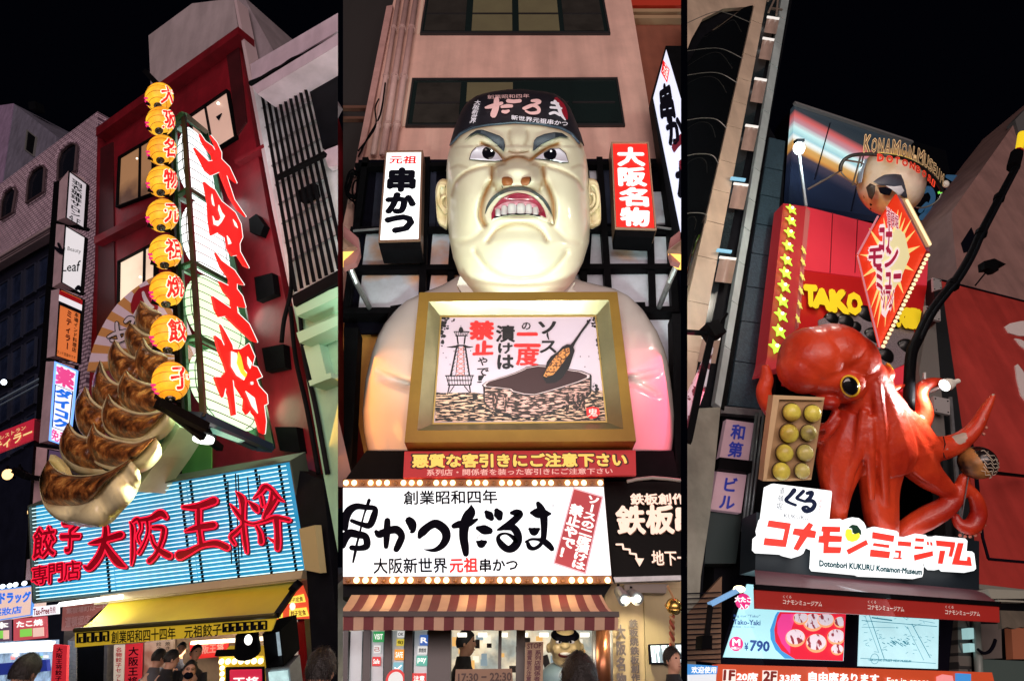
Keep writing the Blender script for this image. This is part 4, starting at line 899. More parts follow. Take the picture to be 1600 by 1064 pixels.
b=MB();b.prism(SF,[(482,896),(526,914),(526,922),(482,905)],.2,.2);b.build('header',steel,t)
# ================================================================ MIDDLE SHOP FRONT
zM1=Z(537,0,2.66);zM2=Z(800,0,2.66);zM3=Z(537,400,3.13);zM4=Z(800,400,3.13);zM5=Z(537,740,3.285);zM6=Z(800,740,3.285)
MW=wallY(8.2)
ML=[(-1,536)];MR=[(1,1064)];MLR=ML+MR
m_pink=mat('salmon_render',(.78,.48,.40),.8,nz=(.8,.18),bump=(16,.25))
m_pipe=mat('pink_painted_pipe',(.55,.34,.32),.55,nz=(3,.15))
t=thing('pink_building',MW.px(800,1060),'salmon pink rendered building with two rows of dark windows behind the giant head','building')
b=MB();b.prism(MW,[(618,-12),(984,-12),(1030,262),(1090,520),(1090,903),(500,903),(500,520),(544,312)],0,2);b.build('wall',m_pink,t,clip=MLR)
b=MB();b.prism(MW,[(536,505),(600,505),(590,720),(536,720)],.02,.05);b.build('orange_lit_patch',mat('orange_lit_render',(.62,.30,.06),.6,nz=(1,.25)),t,clip=ML)  # orange light on the pale wall is put into the patch colour
def sash(q,panes,frame_m,glass_m):
 f=MB();f.prism(MW,q,.03,.03);wo=f.build('window',glass_m,t)
 f=MB();f.ring(MW,q,3,.06,.1);f.build('frame',frame_m,wo)
 for(u0,u1,split)in panes:
  g=MB();g.prism(MW,subq(q,u0,.1,u1,.93),.045,.02);g.build('pane',split,wo)
  g=MB();g.prism(MW,subq(q,u0,.50,u1,.53),.06,.02);g.build('rail',frame_m,wo)
cur=mat('olive_curtain',(.10,.085,.045),.7,em=(.2,.17,.07),es=.12,nz=(2,.4));cur2=mat('dark_curtain',(.035,.032,.028),.3,nz=(2,.4));cur3=mat('green_dark_glass',(.010,.018,.018),.2)
alf=mat('bronze_frame',(.02,.018,.02),.4)
sash([(666,-12),(942,-12),(954,52.5),(656,52.5)],((.02,.235,cur2),(.27,.485,cur),(.52,.735,cur),(.76,.97,cur2)),alf,cur3)
sash([(644,122),(965,121),(977,196),(633,197)],((.03,.24,cur2),(.27,.49,cur),(.54,.75,cur3),(.77,.97,cur3)),alf,cur3)
b=MB();b.prism(MW,[(640,122),(644,122),(633,198),(628,198)],.03,.03);b.prism(MW,[(660,-12),(664,-12),(656,53),(651,53)],.03,.03);tag(b.build('reveal',mat('cream_reveal',(.7,.5,.4),.7),t),kind='stuff')
for i,(x0,x1,r)in enumerate(((624,583,.06),(637,598,.075),(651,613,.075))):
 b=MB();b.tube([MW.px(x0,-8,.14),MW.px(x1,242,.14)],r,12);p=b.build('drain_pipe',m_pipe,t,smooth=True)
 for y in(45,120,196):
  f=(y+8)/250;x=x0+(x1-x0)*f;c=MB();c.tube([MW.px(x,y-1.6,.14),MW.px(x,y+1.6,.14)],r*1.3,12);c.build('pipe_clip',m_pipe,p)
b=MB();b.prism(MW,[(604,10),(614,8),(556,300),(544,312)],.12,.12);b.build('corner_strip',mat('rose_strip',(.5,.27,.25),.7,nz=(3,.2)),t,clip=ML)
for P,r,lb in(([(602,130),(594,180),(575,215),(560,245)],.02,'thin black cable down the corner of the pink building'),([(592,155),(586,170),(586,200),(560,236)],.018,'second thin cable looping beside the pipes')):
 b=MB();b.tube([MW.px(x,y,.2)for x,y in catmull(P,5)],r,5);tag(b.build('cable',black),lb,'cable')
b=MB()
random.seed(11)
for k in range(6):
 cx_,cy_=556+random.uniform(-4,4),295+random.uniform(-8,8);P=[]
 for j in range(9):a=j*.9;P.append((cx_+(12+random.uniform(-4,4))*math.cos(a),cy_+(20+random.uniform(-6,6))*math.sin(a)))
 b.tube([MW.px(x,y,.25)for x,y in catmull(P,4)],.02,5)
tag(b.build('cable',black),'tangled coil of black cable at the left of the white sign','cable',kind='stuff')
MN=wallY(9.2)
t=thing('brown_building',MN.px(1030,500),'reddish brown neighbouring building with a red top and beige ledges, right of the pink one','building')
b=MB();b.prism(MN,[(960,-12),(1100,-12),(1100,600),(1000,600)],-.1,1);b.build('wall',mat('brown_render',(.30,.09,.05),.7,nz=(1,.2)),t,clip=MR)
b=MB();b.prism(MN,[(960,-20),(1100,-20),(1100,9),(960,9)],.05,.2);b.build('red_fascia',mat('red_fascia',(.55,.04,.015),.5),t,clip=MR)
for y in(14,24):b=MB();b.prism(MN,[(960,y),(1100,y),(1100,y+5),(960,y+5)],.1,.2);b.build('ledge',mat('beige_ledge',(.42,.27,.15),.7),t,clip=MR)
t=thing('dark_side_building',MN.px(560,500),'unlit dark building left of the pipes with faint brown ledges','building')
b=MB();b.prism(MN,[(500,-12),(630,-12),(560,520),(500,520)],.4,1);b.build('wall',mat('unlit_wall',(.018,.014,.014),.8),t,clip=ML)
for y in(165,182):b=MB();b.prism(MN,[(500,y),(590,y),(588,y+4),(500,y+4)],.5,.1);b.build('ledge',mat('brown_ledge',(.12,.05,.03),.8),t,clip=ML)
# steel lattice with glazed panels behind the torso
LT=wallY(7.9)
t=thing('steel_lattice',LT.px(800,700),'black steel grid with panels of painted pale reflections carrying the signs and the head','scaffold')
pane_b=mat('pale_reflection_pane',(.66,.72,.82),.3,nz=(.7,.4),mix=((.75,.40,.22),.9,.52,.66));pane_d=mat('dark_blue_pane',(.03,.035,.06),.25,nz=(1,.5))  # pale blue and orange reflections painted into the pane colour
b=MB();b.prism(LT,[(560,250),(1045,248),(1075,520),(537,520)],-.12,.05);b.build('backing',ink,t,clip=MLR)
for q,m in(([(572,366),(668,366),(664,416),(566,416)],pane_b),([(676,366),(722,366),(722,416),(672,416)],pane_b),([(566,430),(666,430),(660,484),(560,484)],pane_b),([(674,430),(720,430),(718,460),(670,460)],pane_b),([(662,262),(682,262),(680,360),(660,360)],pane_d),([(682,300),(700,300),(700,360),(682,360)],pane_d),([(588,270),(600,270),(592,360),(580,360)],pane_d),([(920,262),(933,262),(936,280),(922,280)],pane_b),([(925,365),(944,365),(946,414),(922,414)],pane_b),([(950,370),(1048,370),(1054,414),(952,414)],pane_b),([(953,428),(1050,428),(1054,480),(956,480)],pane_b),([(900,428),(944,428),(946,450),(900,445)],pane_b),([(938,262),(954,262),(958,350),(940,350)],pane_d),([(1016,300),(1034,300),(1040,350),(1022,350)],pane_b),([(1014,498),(1050,498),(1054,580),(1030,580)],pane_b)):
 b=MB();b.prism(LT,q,-.04,.03);b.build('pane',m,t,clip=MLR)
for p,q,w in(((556,262),(1046,258),.14),((548,360),(1054,360),.08),((542,422),(1056,420),.15),((537,492),(1058,490),.26),((572,250),(540,500),.14),((668,250),(660,470),.16),((716,255),(704,440),.06),((936,250),(950,460),.16),((1040,250),(1056,520),.16),((1016,370),(1020,490),.05),((908,250),(912,440),.06)):
 b=MB();b.bar(LT.px(*p,.06),LT.px(*q,.06),w,.12);b.build('beam',black,t,clip=MLR)
for q in([(610,478),(635,474),(633,500),(604,500)],[(988,472),(1008,472),(1012,500),(992,500)]):b=MB();b.prism(LT,q,.2,.2);b.build('gusset',black,t)
# two box signs at the sides of the head
BS=wallY(7.3)
def boxs(lb,q,side,fm_,frame,ins,letters):
 t=thing('box_sign',BS.px(*q[3]),lb,'sign','framed signs beside the head')
 b=MB();b.prism(BS,q,0,.35);b.build('housing',mat('bronze_trim',(.30,.18,.12),.4,.4),t)
 b=MB();b.prism(BS,ins,.004,.004);b.build('panel',fm_,t)
 b=MB();b.ring(BS,q,1.6,.03,.03);b.build('frame',frame,t)
 b=MB();b.prism(BS,side,-.01,.34);b.build('base_box',black,t)
 for s,qq,m,bold,vert in letters:g=MB();(vtext if vert else text)(g,BS,s,qq,.012,bold);g.build('lettering',m,t)
q=[(602,236),(661,235),(657,376),(591,378)]
boxs('white lit box sign with black characters 串かつ left of the head',q,[(591,378),(657,376),(658,391),(594,391)],white_glow,mat('brown_trim',(.22,.12,.08),.4),subq(q,.045,.02,.95,.98),[('元祖',[(610,244),(651,244),(650,256),(608,256)],glow('sign_red',(.75,.01,.01),.9),.03,False),('串',[(609,264),(648,264),(646,298),(607,298)],ink,.065,False),('か',[(606,303),(648,303),(646,332),(604,332)],ink,.075,False),('つ',[(604,338),(645,338),(643,362),(603,362)],ink,.08,False)])
q=[(955,222),(1013.5,222),(1026,359),(961,357)]
boxs('red lit box sign with white characters 大阪名物 right of the head',q,[(961,357),(1025,359),(1021,372),(962,369)],glow('sign_red_panel',(.85,.018,.012),.95),mat('tan_trim',(.40,.24,.17),.4),subq(q,.04,.02,.95,.98),[(c,subq(q,.17,.07+k*.23,.83,.07+k*.23+.2),white_ink,.05,False)for k,c in enumerate('大阪名物')])
for x0,y0,x1,y1,lb in((552,361,592,358,'left'),(1026,355,1063,360,'right')):
 b=MB();b.bar(BS.px(x0,y0,-.1),BS.px(x1,y1,-.1),.03);tag(b.build('strut',steel),'thin steel strut on the %s of the framed signs'%lb,'strut')
q3=[(1021,152),(1041,77),(1066,155),(1066,368)]
t=thing('side_sign',BS.px(1045,300),'tall white sign with black brush characters turned sideways at the right edge','sign')
b=MB();b.prism(BS,[(1018,150),(1040,72),(1064,72),(1064,370),(1050,360)],-.06,.3);b.build('housing',black,t,clip=MR)
b=MB();b.prism(BS,[(1021,152),(1041,78),(1064,155),(1064,362)],.0,.03);b.build('panel',glow('violet_white',(.72,.75,.95),.95),t,clip=MR)
b=MB();b.prism(BS,zM2((628,250),(655,290),(645,345),(620,300)),.012,.008);o=b.build('red_seal',glow('sign_red',(.75,.01,.01),.9),t)
b=MB();text(b,BS,'元祖',zM2((636,260),(652,290),(643,335),(625,300)),.016,.01);b.build('lettering',white_ink,o)
for c,qq,bo in(('串',[(1030,140),(1046,128),(1056,190),(1034,190)],.06),('か',[(1040,188),(1062,178),(1070,222),(1046,226)],.06),('つ',[(1050,222),(1072,210),(1080,262),(1056,262)],.07),('だ',[(1056,264),(1078,252),(1086,312),(1060,306)],.07)):
 b=MB();text(b,BS,c,qq,.014,bo);b.build('lettering',ink if c!='つ' else mat('maroon_letter',(.18,.01,.03),.5),t,clip=MR)
for sx,P in((-1,[(541,404),(556,440),(577,480)]),(1,[(1060,408),(1046,440),(1030,480)])):
 c=BS.px(P[0][0],P[0][1]-4,.9);t=thing('bracket_lamp',LT.px(*P[2],.2),('left' if sx<0 else 'right')+' floodlight on a steel arm aimed at the giant head','lamp')
 b=MB();b.tube([BS.px(*P[0],.8),BS.px(*P[1],.5),LT.px(*P[2],.2)],.045,8);b.build('arm',steel,t)
 b=MB();b.tube([c,c+V((sx*.22,-.1,.25))],[.2,.12],14);b.build('housing',mat('lamp_housing',(.35,.22,.16),.4,.5),t,clip=ML if sx<0 else MR)
 b=MB();b.tube([c-V((sx*.03,0,.02)),c],.17,14);b.build('lens',glow('orange_lens',(1,.55,.12),1.2),t,clip=ML if sx<0 else MR)
for q,lb,tx in(([(537,352),(560,372),(562,395),(556,410),(537,418)],'curved brown shop sign edge at the left margin of the middle front',ML),([(1063,360),(1048,372),(1045,392),(1050,408),(1063,412)],'round brown sign edge at the right margin of the middle front',MR)):
 b=MB();b.prism(BS,q,.9,.1);o=b.build('round_sign',mat('brown_round',(.25,.10,.10),.5),clip=tx);tag(o,lb,'sign')
# torso in white cook's coat
PF=wallY(6.4)
def torso_depth(x,y):return None
def rows_body(mb,ys,xl,xr,fn_d,bulge,n=36,front=1.0):
 """closed body from left and right outlines; fn_d(x, y) gives its mid depth"""
 R=[]
 for y in ys:
  a,b_=xl(y),xr(y);c=(a+b_)/2;h=(b_-a)/2;row=[]
  for j in range(n):
   p=2*math.pi*j/n;sx,cz=math.sin(p),math.cos(p)
   sx=math.copysign(abs(sx)**.8,sx);cz=math.copysign(abs(cz)**.7,cz)
   row.append(at(c+h*sx,y,fn_d(c+h*sx,y)-bulge(y)*cz*(front if cz>0 else.5)))
  R.append(row)
 mb.grid(R,closed=True,caps=True)
def interp(T):
 xs=[p[0]for p in T];ys=[p[1]for p in T]
 return lambda y:float(np.interp(y,xs,ys))
TXL=interp([(430,717),(438,705),(446,690),(456,664),(470,634),(486,617),(505,601),(525,590),(550,581),(592,571),(643,566),(675,568),(704,574)])
TXR=interp([(430,897),(438,905),(444,930),(451,960),(462,982),(483,1004),(518,1027),(545,1038),(566,1044),(617,1051),(649,1054),(680,1053),(704,1050)])
dPF=lambda x,y:(PF.px(x,y)-CAM).dot(FW)
t=thing('cook_torso',PF.px(810,700,-.4),"giant white cook's coat torso behind the gold frame",'sculpture')
b=MB();rows_body(b,[430+274*(k/90)for k in range(91)],TXL,TXR,lambda x,y:dPF(x,y)+1.25,lambda y:.25+.45*min(1,(y-425)/120),120)
def crease_cut(p):return p
tor=b.build('coat',mat('glossy_white_coat',(.50,.46,.44),.25,coat=.6,nz=(1.2,.05)),t,smooth=True)
ctr=WPOS[tor.name].translation
for v_ in tor.data.vertices:
 w=v_.co+ctr-CAM;d=w.dot(FW)
 if d<=0:continue
 x=800+w.dot(RT)/d*900;y=532-w.dot(UP)/d*900
 for(x0,y0),(x1,y1)in(((640,604),(592,582)),((640,604),(596,594)),((982,592),(1030,580)),((982,592),(1028,618))):
  ax,ay=x1-x0,y1-y0;tt=max(0,min(1,((x-x0)*ax+(y-y0)*ay)/(ax*ax+ay*ay)));dd=math.hypot(x-x0-ax*tt,y-y0-ay*tt)
  v_.co+=FW*.17*(1-.6*tt)*math.exp(-(dd/5.5)**2)
for P,lb in(([(719,431),(714,445),(722,458),(742,459),(724,436)],'l'),([(899,440),(894,452),(904,458),(884,459),(896,446)],'r')):
 b=MB();b.prism(PF,[P[0],P[1],P[3],P[2]][:4]if False else P[:4],-.2,.08);b.build('collar',mat('collar_white',(.72,.70,.62),.4),t)
b=MB();b.prism(PF,[(572,704),(1052,704),(1060,748),(540,748)],-.6,.6);b.build('torso_shelf',black,t,clip=MLR)
for q in([(537,512),(560,512),(548,745),(537,745)],[(1050,490),(1064,490),(1064,745),(1056,745)]):
 b=MB();b.prism(LT,q,.5,.3);tag(b.build('steel_column',black,clip=MLR),'black steel column %s of the torso'%('left' if q[0][0]<600 else 'right'),'column')
# gold frame and its picture
PI=wallY(6.4+.16)
t=thing('picture_frame',PF.px(812,692),'huge gold picture frame showing a skewer dipped in a tray, in front of the torso','picture')
FO=[(655,457),(964.5,456),(994,689),(632,691)];FB_=[(669.6,471),(951.8,468.7),(974,670),(652,672.5)];FI=[(688,493),(931.5,492),(949,659.5),(675.5,662.5)];FP=[(690.5,496),(929.5,495),(946.5,657.5),(678,660)]
gold=mat('gold_frame',(.30,.17,.035),.38,.6,nz=(1.2,.18));gold2=mat('gold_bevel',(.34,.29,.17),.3,.7,nz=(1.5,.2))
gold3=mat('gold_lip',(.55,.36,.12),.3,.7)
for k,nm in enumerate(('top_rail','right_rail','bottom_rail','left_rail')):
 k2=(k+1)%4
 b=MB();a=[PF.px(*FO[k]),PF.px(*FO[k2]),PF.px(*FB_[k2]),PF.px(*FB_[k])];b.ext(a,V((0,.3,0)));b.build(nm,gold,t)
 b=MB();b.add([PF.px(*FB_[k],-.002),PF.px(*FB_[k2],-.002),PI.px(*FI[k2]),PI.px(*FI[k])],[(0,1,2,3)]);b.build('bevel',gold2,t)
b=MB();b.ring(PI,FI,2.2,.012,.03);b.build('lip',gold3,t)
b=MB();b.prism(PI,FP,-.005,.02)
def vgrad(name,top,bot,pl,y0,y1,em):
 m=bpy.data.materials.new(name);m.use_nodes=True;nt=m.node_tree;bs=nt.nodes['Principled BSDF'];L=nt.links
 tc=nt.nodes.new('ShaderNodeTexCoord');sp=nt.nodes.new('ShaderNodeSeparateXYZ');L.new(tc.outputs['Generated'],sp.inputs[0])
 mx=nt.nodes.new('ShaderNodeMix');mx.data_type='RGBA';mx.inputs[6].default_value=(*bot,1);mx.inputs[7].default_value=(*top,1);L.new(sp.outputs[2],mx.inputs[0])
 L.new(mx.outputs[2],bs.inputs['Base Color']);L.new(mx.outputs[2],bs.inputs['Emission Color']);bs.inputs['Emission Strength'].default_value=em;bs.inputs['Roughness'].default_value=.35
 return m
pic=b.build('picture_sheet',mat('lilac_print',(.38,.29,.36),.6,em=(.60,.44,.52),es=.22,mix=((.50,.28,.19),.35,.44,.62),nz=(.8,.1)),t)  # faint glow added to the print so it looks lit
zP=Z(680,480,5.6);zQ=Z(800,480,5.6)
pk=mat('print_black',(.012,.01,.012),.45);prd=mat('print_red',(.60,.02,.02),.45,em=(.6,.02,.02),es=.12)
wood=two_tone('woodcut_floor',(.010,.008,.01),(.62,.36,.26),9,42,.53,em=.0)
wood2=two_tone('woodcut_tray',(.50,.27,.24),(.02,.010,.010),9.0,38,.47)
def pp_(z,pts,m,off,nm,par=pic,uvp=None):
 b=MB();b.prism(PI,z(*pts),off,.004);return b.build(nm,m,par,pl=uvp)
pp_(zP,[(0,752),(15,745),(60,750),(200,748),(350,745),(430,760),(784,740),(1340,730),(1472,730),(1492,990),(0,1000)],wood,.004,'woodcut_ground',uvp=PI)
random.seed(5)
for(cx_,cy_,sx_,sy_,n)in((75,130,60,70,60),(1390,120,60,60,46),(60,250,25,120,26),(1430,330,20,160,22),(1380,690,40,30,14)):
 b=MB()
 for k in range(n):
  x=cx_+random.gauss(0,1)*sx_*.6;y=cy_+random.gauss(0,1)*sy_*.5;r=abs(random.gauss(0,7))+2;x=min(max(x,58),1445);y=min(max(y,95),980)
  b.prism(PI,zP(*[(x+r*math.cos(a)*random.uniform(.6,1.5),y+r*math.sin(a)*random.uniform(.6,1.2))for a in[2*math.pi*j/6 for j in range(6)]]),.003+k*.0001,.003)
 tag(b.build('ink_splatter',pk,pic),kind='stuff')
for x,y in((95,440),(70,400),(310,380),(1270,430),(1345,430),(130,500),(165,385),(1310,520)):pp_(zP,[(x+5*math.cos(a),y+4*math.sin(a))for a in range(6)],pk,.004,'ink_spot')
b=MB()
for s in([(225,160,4),(226,190,8)],[(226,190,34),(226,205,44)],[(165,215,8),(295,215,8)],[(165,218,5),(195,258,5)],[(293,218,5),(262,258,5)],[(178,250,8),(282,250,8)],[(192,255,12),(200,320,12)],[(262,255,12),(254,320,12)],[(105,350,4),(150,348,14),(190,345,22)],[(330,347,4),(300,350,14),(262,345,22)],[(192,335,12),(262,335,12)],[(190,340,14),(135,600,14)],[(262,340,14),(300,600,14)],[(205,340,6),(180,600,6)],[(248,340,6),(256,600,6)],[(90,600,10),(335,598,10)],[(112,680,10),(312,680,10)],[(98,602,8),(118,680,8)],[(328,602,8),(306,680,8)],[(125,684,12),(108,760,10)],[(300,684,12),(308,745,10)],[(165,690,8),(120,755,8)],[(255,690,8),(300,745,8)],[(105,640,8),(320,640,8)]):
 b.stroke(PI,zP(*s),.006+len(b.v)*1e-6,.004,sub=False)
for k in range(9):x=125+k*24;b.stroke(PI,zP((x-8,604,5),(x,676,5)),.0062,.003,sub=False)
for k in range(6):x=185+k*17;b.stroke(PI,zP((x,220,5),(x+(226-x)*.15,248,5)),.0063,.003,sub=False)
for k in range(8):y=350+k*32;w=192-(y-340)*.2;b.stroke(PI,zP((w,y,4),(w-2,y+24,4)),.0064,.003,sub=False);b.stroke(PI,zP((w-8,y+24,4),(w+12,y,4)),.0065,.003,sub=False);w=262+(y-340)*.14;b.stroke(PI,zP((w,y,4),(w+6,y+24,4)),.0064,.003,sub=False);b.stroke(PI,zP((w-8,y+24,4),(w+8,y,4)),.0065,.003,sub=False)
b.build('tower_drawing',pk,pic)
b=MB()
for k in range(6):
 y=350+k*42;a,c=205-k*4,250+k*1.5
 b.stroke(PI,zP((a,y,6),(c,y+38,6)),.0066,.003,sub=False);b.stroke(PI,zP((c,y,6),(a-3,y+38,6)),.0068,.003,sub=False)
b.build('tower_lattice',mat('print_brick',(.50,.13,.10),.5),pic)
for s,q,m,bo,vert in(('禁',[(735,502.5),(771,502.5),(770,530),(735,530)],prd,.05,0),('止',[(741,534),(770,533),(769,553),(740,554)],prd,.06,0),('や',[(747,558),(762,558),(761,571),(747,571)],pk,.02,0),('で',[(746,575),(764,575),(762,587),(745,587)],pk,.02,0),('！',[(748,587),(756,587),(752,598),(746,598)],pk,.02,0),('漬',[(776,509),(804,509),(804,534),(775,534)],pk,.03,0),('け',[(779,537),(800,536),(800,552),(779,552)],pk,.035,0),('は',[(778,555),(802,555),(802,576),(778,576)],pk,.04,0),('の',[(816,504),(829,504),(829,515),(815,515)],pk,.02,0),('二',[(806,521),(842,521),(843,541),(805,541)],prd,.05,0),('度',[(808,543),(842,543),(841,572),(807,570)],prd,.03,0),('ソ',[(842,503),(868,503),(866,521),(843,521)],pk,.04,0),('ス',[(845,533),(869,533),(869,551),(844,551)],pk,.03,0)):
 b=MB();text(b,PI,s,q,.008,bo);b.build('lettering',m,pic)
b=MB();b.stroke(PI,zQ((312,222,6),(310,245,18),(322,283,8)),.008,.004);b.build('lettering',pk,pic)
rim=[zP(*[(408,682)])[0]]+zP((440,655),(600,605),(700,570),(784,532))+zQ((120,522),(230,503),(300,508),(500,540),(610,556),(692,588),(690,612),(600,652),(450,702),(300,748),(200,775),(100,768),(0,742))+zP((650,722),(500,703),(420,698))
body=zP((425,690),(430,830),(470,880),(560,915),(672,945))+zQ((30,955),(120,968),(200,958),(300,932),(450,872),(640,802),(690,745),(692,600),(200,765))+zP((600,700),)
b=MB();b.prism(PI,body,.009,.004);b.build('tray_side',wood2,pic,pl=PI)
b=MB();b.prism(PI,rim,.013,.004);b.build('tray_rim',pk,pic)
def shrink(P,k,dy=0):cx_=sum(p[0]for p in P)/len(P);cy_=sum(p[1]for p in P)/len(P);return[(cx_+(p[0]-cx_)*k,cy_+(p[1]-cy_)*(k-.04)+dy)for p in P]
b=MB();b.prism(PI,shrink(rim,.975),.017,.004);b.build('tray_rim_light',mat('print_mauve',(.45,.32,.34),.5),pic)
b=MB();b.prism(PI,shrink(rim,.93),.021,.004);b.build('tray_inside',mat('print_dark',(.03,.012,.014),.5),pic)
b=MB();b.stroke(PI,[(757,604,2.5),(757,628,2.5),(766,638,2.5)],.014,.003);b.stroke(PI,[(923,590,2),(922,612,2.5),(915,622,2)],.0142,.003);b.build('tray_edge',pk,pic)
b=MB()
for i in range(len(body)-2):b.stroke(PI,[(*body[i],1.9),(*body[i+1],1.9)],.0135+i*.0002,.003,sub=False)
b.build('tray_outline',pk,pic)
for i,(u,w)in enumerate(((.10,16),(.2,9),(.78,10),(.86,18),(.93,12))):
 x=757+u*166;y0=606+8*math.sin(u*3.1);b=MB();b.prism(PI,[(x-w/3,y0+6),(x+w/3,y0+5),(x+w/4,y0+30),(x-w/5,y0+34)],.0125+i*.0003,.003);b.build('tray_shading',two_tone('hatch_%d'%i,(.02,.01,.01),(.35,.18,.16),30,14,.55),pic,pl=PI)
b=MB();b.prism(PI,zQ((305,480),(340,430),(400,390),(440,345),(480,325),(530,330),(548,380),(530,440),(500,530),(440,620),(380,660),(300,665),(262,600),(290,545)),.028,.004);b.build('skewer_outline',pk,pic)
b=MB();b.prism(PI,zQ((335,490),(390,420),(450,365),(500,355),(505,400),(470,450),(420,520),(360,590),(300,610),(275,600),(300,550)),.031,.003);b.build('cutlet',two_tone('print_fry',(.42,.16,.05),(.07,.02,.01),30,30,.52),pic,pl=PI)
b=MB();b.stroke(PI,zQ((520,345,34),(550,300,22),(600,225,18),(668,132,20)),.032,.004,sub=False);b.build('skewer_stick',pk,pic)
b=MB();b.prism(PI,zQ((650,880),(700,870),(760,880),(770,930),(740,965),(690,975),(655,950)),.012,.003);o=b.build('red_seal',prd,pic)
b=MB();text(b,PI,'鬼',zQ((665,885),(752,885),(748,955),(665,955)),.017,.01);b.build('lettering',mat('seal_white',(.75,.6,.6),.5),pic)
lamp('orange_side_spill','AREA',PF.px(538,600,-.25),22,(1,.30,.02),PF.px(620,610,-.2),1.2,1.6)  # unseen coloured lamps added to tint the two sleeves
lamp('pink_side_spill','AREA',PF.px(1072,600,-.25),28,(1,.07,.18),PF.px(1010,600,-.2),1.2,1.6)
# giant angry cook's head
HL=interp([(141,795),(143,775),(147,757),(151,745),(158,735),(166,727),(179,720),(200,712),(221,706),(244,699.5),(265,697.5),(285,697.5),(328,699),(371,701.5),(403,708),(427,716.5),(447,728),(462,742),(475,765)])
HR=interp([(141,815),(143,845),(148,867),(158,881),(170,889.6),(190,898),(211,906),(244,915.6),(263,918.5),(306,921),(350,922),(378,920.5),(410,911),(436,898),(449,891),(462,877),(475,855)])
def hmid(y):return 9.35+(450-y)*.0040
def hbul(y):
 h=(HR(y)-HL(y))/2*hmid(y)/900;return h*(.92 if y>230 else.86)+.02
def blob(x,y,cx,cy,rx,ry,p=2):return math.exp(-(((x-cx)/rx)**2+((y-cy)/ry)**2)**(p/2))
CR=[([(789,253),(772,258),(748,262),(728,270),(713,284),(706,305)],.06,3.2,.55,3.0),([(769,262),(768,282),(760,298),(753,318),(751,338),(757,351)],.16,4.2,1.0,4.2),([(848,262),(851,282),(858,298),(864,316),(865,335),(863,349)],.16,4.2,1.0,4.2),([(834,254),(856,260),(880,268),(900,280),(910,296)],.06,3.2,.45,3.0),([(762,377),(776,360),(792,352),(810,349.5),(830,352),(845,361),(855,376)],.09,3.5,.7,2.2),([(742,392),(760,416),(785,430),(812,434),(845,430),(868,416),(885,395)],.07,4,.35,3),([(788,252),(780,242),(768,232),(752,224)],.05,2.5,1.0,4),([(830,250),(842,240),(856,231),(872,225)],.05,2.5,1.0,4),([(795,237),(803,240),(812,240),(826,237)],.05,1.8,.8,1.3),([(790,251),(800,247),(808,245.5),(818,247),(826,251)],.10,3.0,1.0,2.6),([(796,205),(795,215),(799,226)],.03,3,.35,2.5),([(824,205),(825,215),(821,226)],.03,3,.35,2.5),([(788,257),(776,261),(770,270),(770,284),(775,297)],.05,2.2,.8,1.8),([(832,257),(842,261),(847,270),(847,284),(843,297)],.05,2.2,.8,1.8),([(704,228),(720,211),(738,201.5),(762,196.5),(803,193),(842,195),(875,202),(893,211),(907,229)],.02,3,.9,3.2),([(706,262),(716,258),(730,262)],.02,3,.3,2.5),([(895,262),(906,258),(914,262)],.02,3,.3,2.5),([(756,356),(740,372),(716,380)],.03,5,.15,4),([(866,356),(884,374),(905,380)],.03,5,.15,4)]
CR=[(catmull(c[0],3),)+c[1:]for c in CR]
def pdist(x,y,P):
 m=1e9
 for i in range(len(P)-1):
  ax,ay=P[i];bx,by=P[i+1];dx,dy=bx-ax,by-ay;l=dx*dx+dy*dy
  t=0 if l==0 else max(0,min(1,((x-ax)*dx+(y-ay)*dy)/l));m=min(m,math.hypot(x-ax-dx*t,y-ay-dy*t))
 return m
def hdisp(x,y):
 d=.52*blob(x,y,808,277,40,23,6)+.10*blob(x,y,784,284,14,12,3)+.10*blob(x,y,834,284,14,12,3)
 d+=.16*blob(x,y,810,222,17,22,3)+.12*blob(x,y,810,262,24,26)
 d+=.22*blob(x,y,733,306,30,46)+.22*blob(x,y,888,308,30,46)
 d+=.14*blob(x,y,811,318,62,34,4)+.10*blob(x,y,811,344,52,10,2)
 d+=.26*blob(x,y,811,390,56,34,3)
 d-=.10*blob(x,y,762,241,26,12,4)+.10*blob(x,y,861,242,26,12,4)
 d+=.09*blob(x,y,757,216,26,9)+.09*blob(x,y,866,217,26,9)
 d-=.16*blob(x,y,810,321,42,17,4)
 for P,a,w,s,pw in CR:q=pdist(x,y,P);d-=a*math.exp(-(q/w)**2)if q<4*w else 0
 return d
def hsurf(x,y,off=0.):
 a,b_=HL(y),HR(y);c=(a+b_)/2;h=(b_-a)/2;s=max(-1,min(1,(x-c)/h));cz=(1-abs(s)**2.35)**(1/2.35)if abs(s)<1 else 0
 return at(x,y,hmid(y)-hbul(y)*cz-hdisp(x,y)*min(1,cz*1.6)-off)
t=thing('giant_head',at(810,470,hmid(470)),"giant glossy sculpted head of an angry cook with black cap above the gold frame",'sculpture')
ys=[141.2+(475-141.2)*(k/190)for k in range(191)];n=220;rows=[];cols=[]
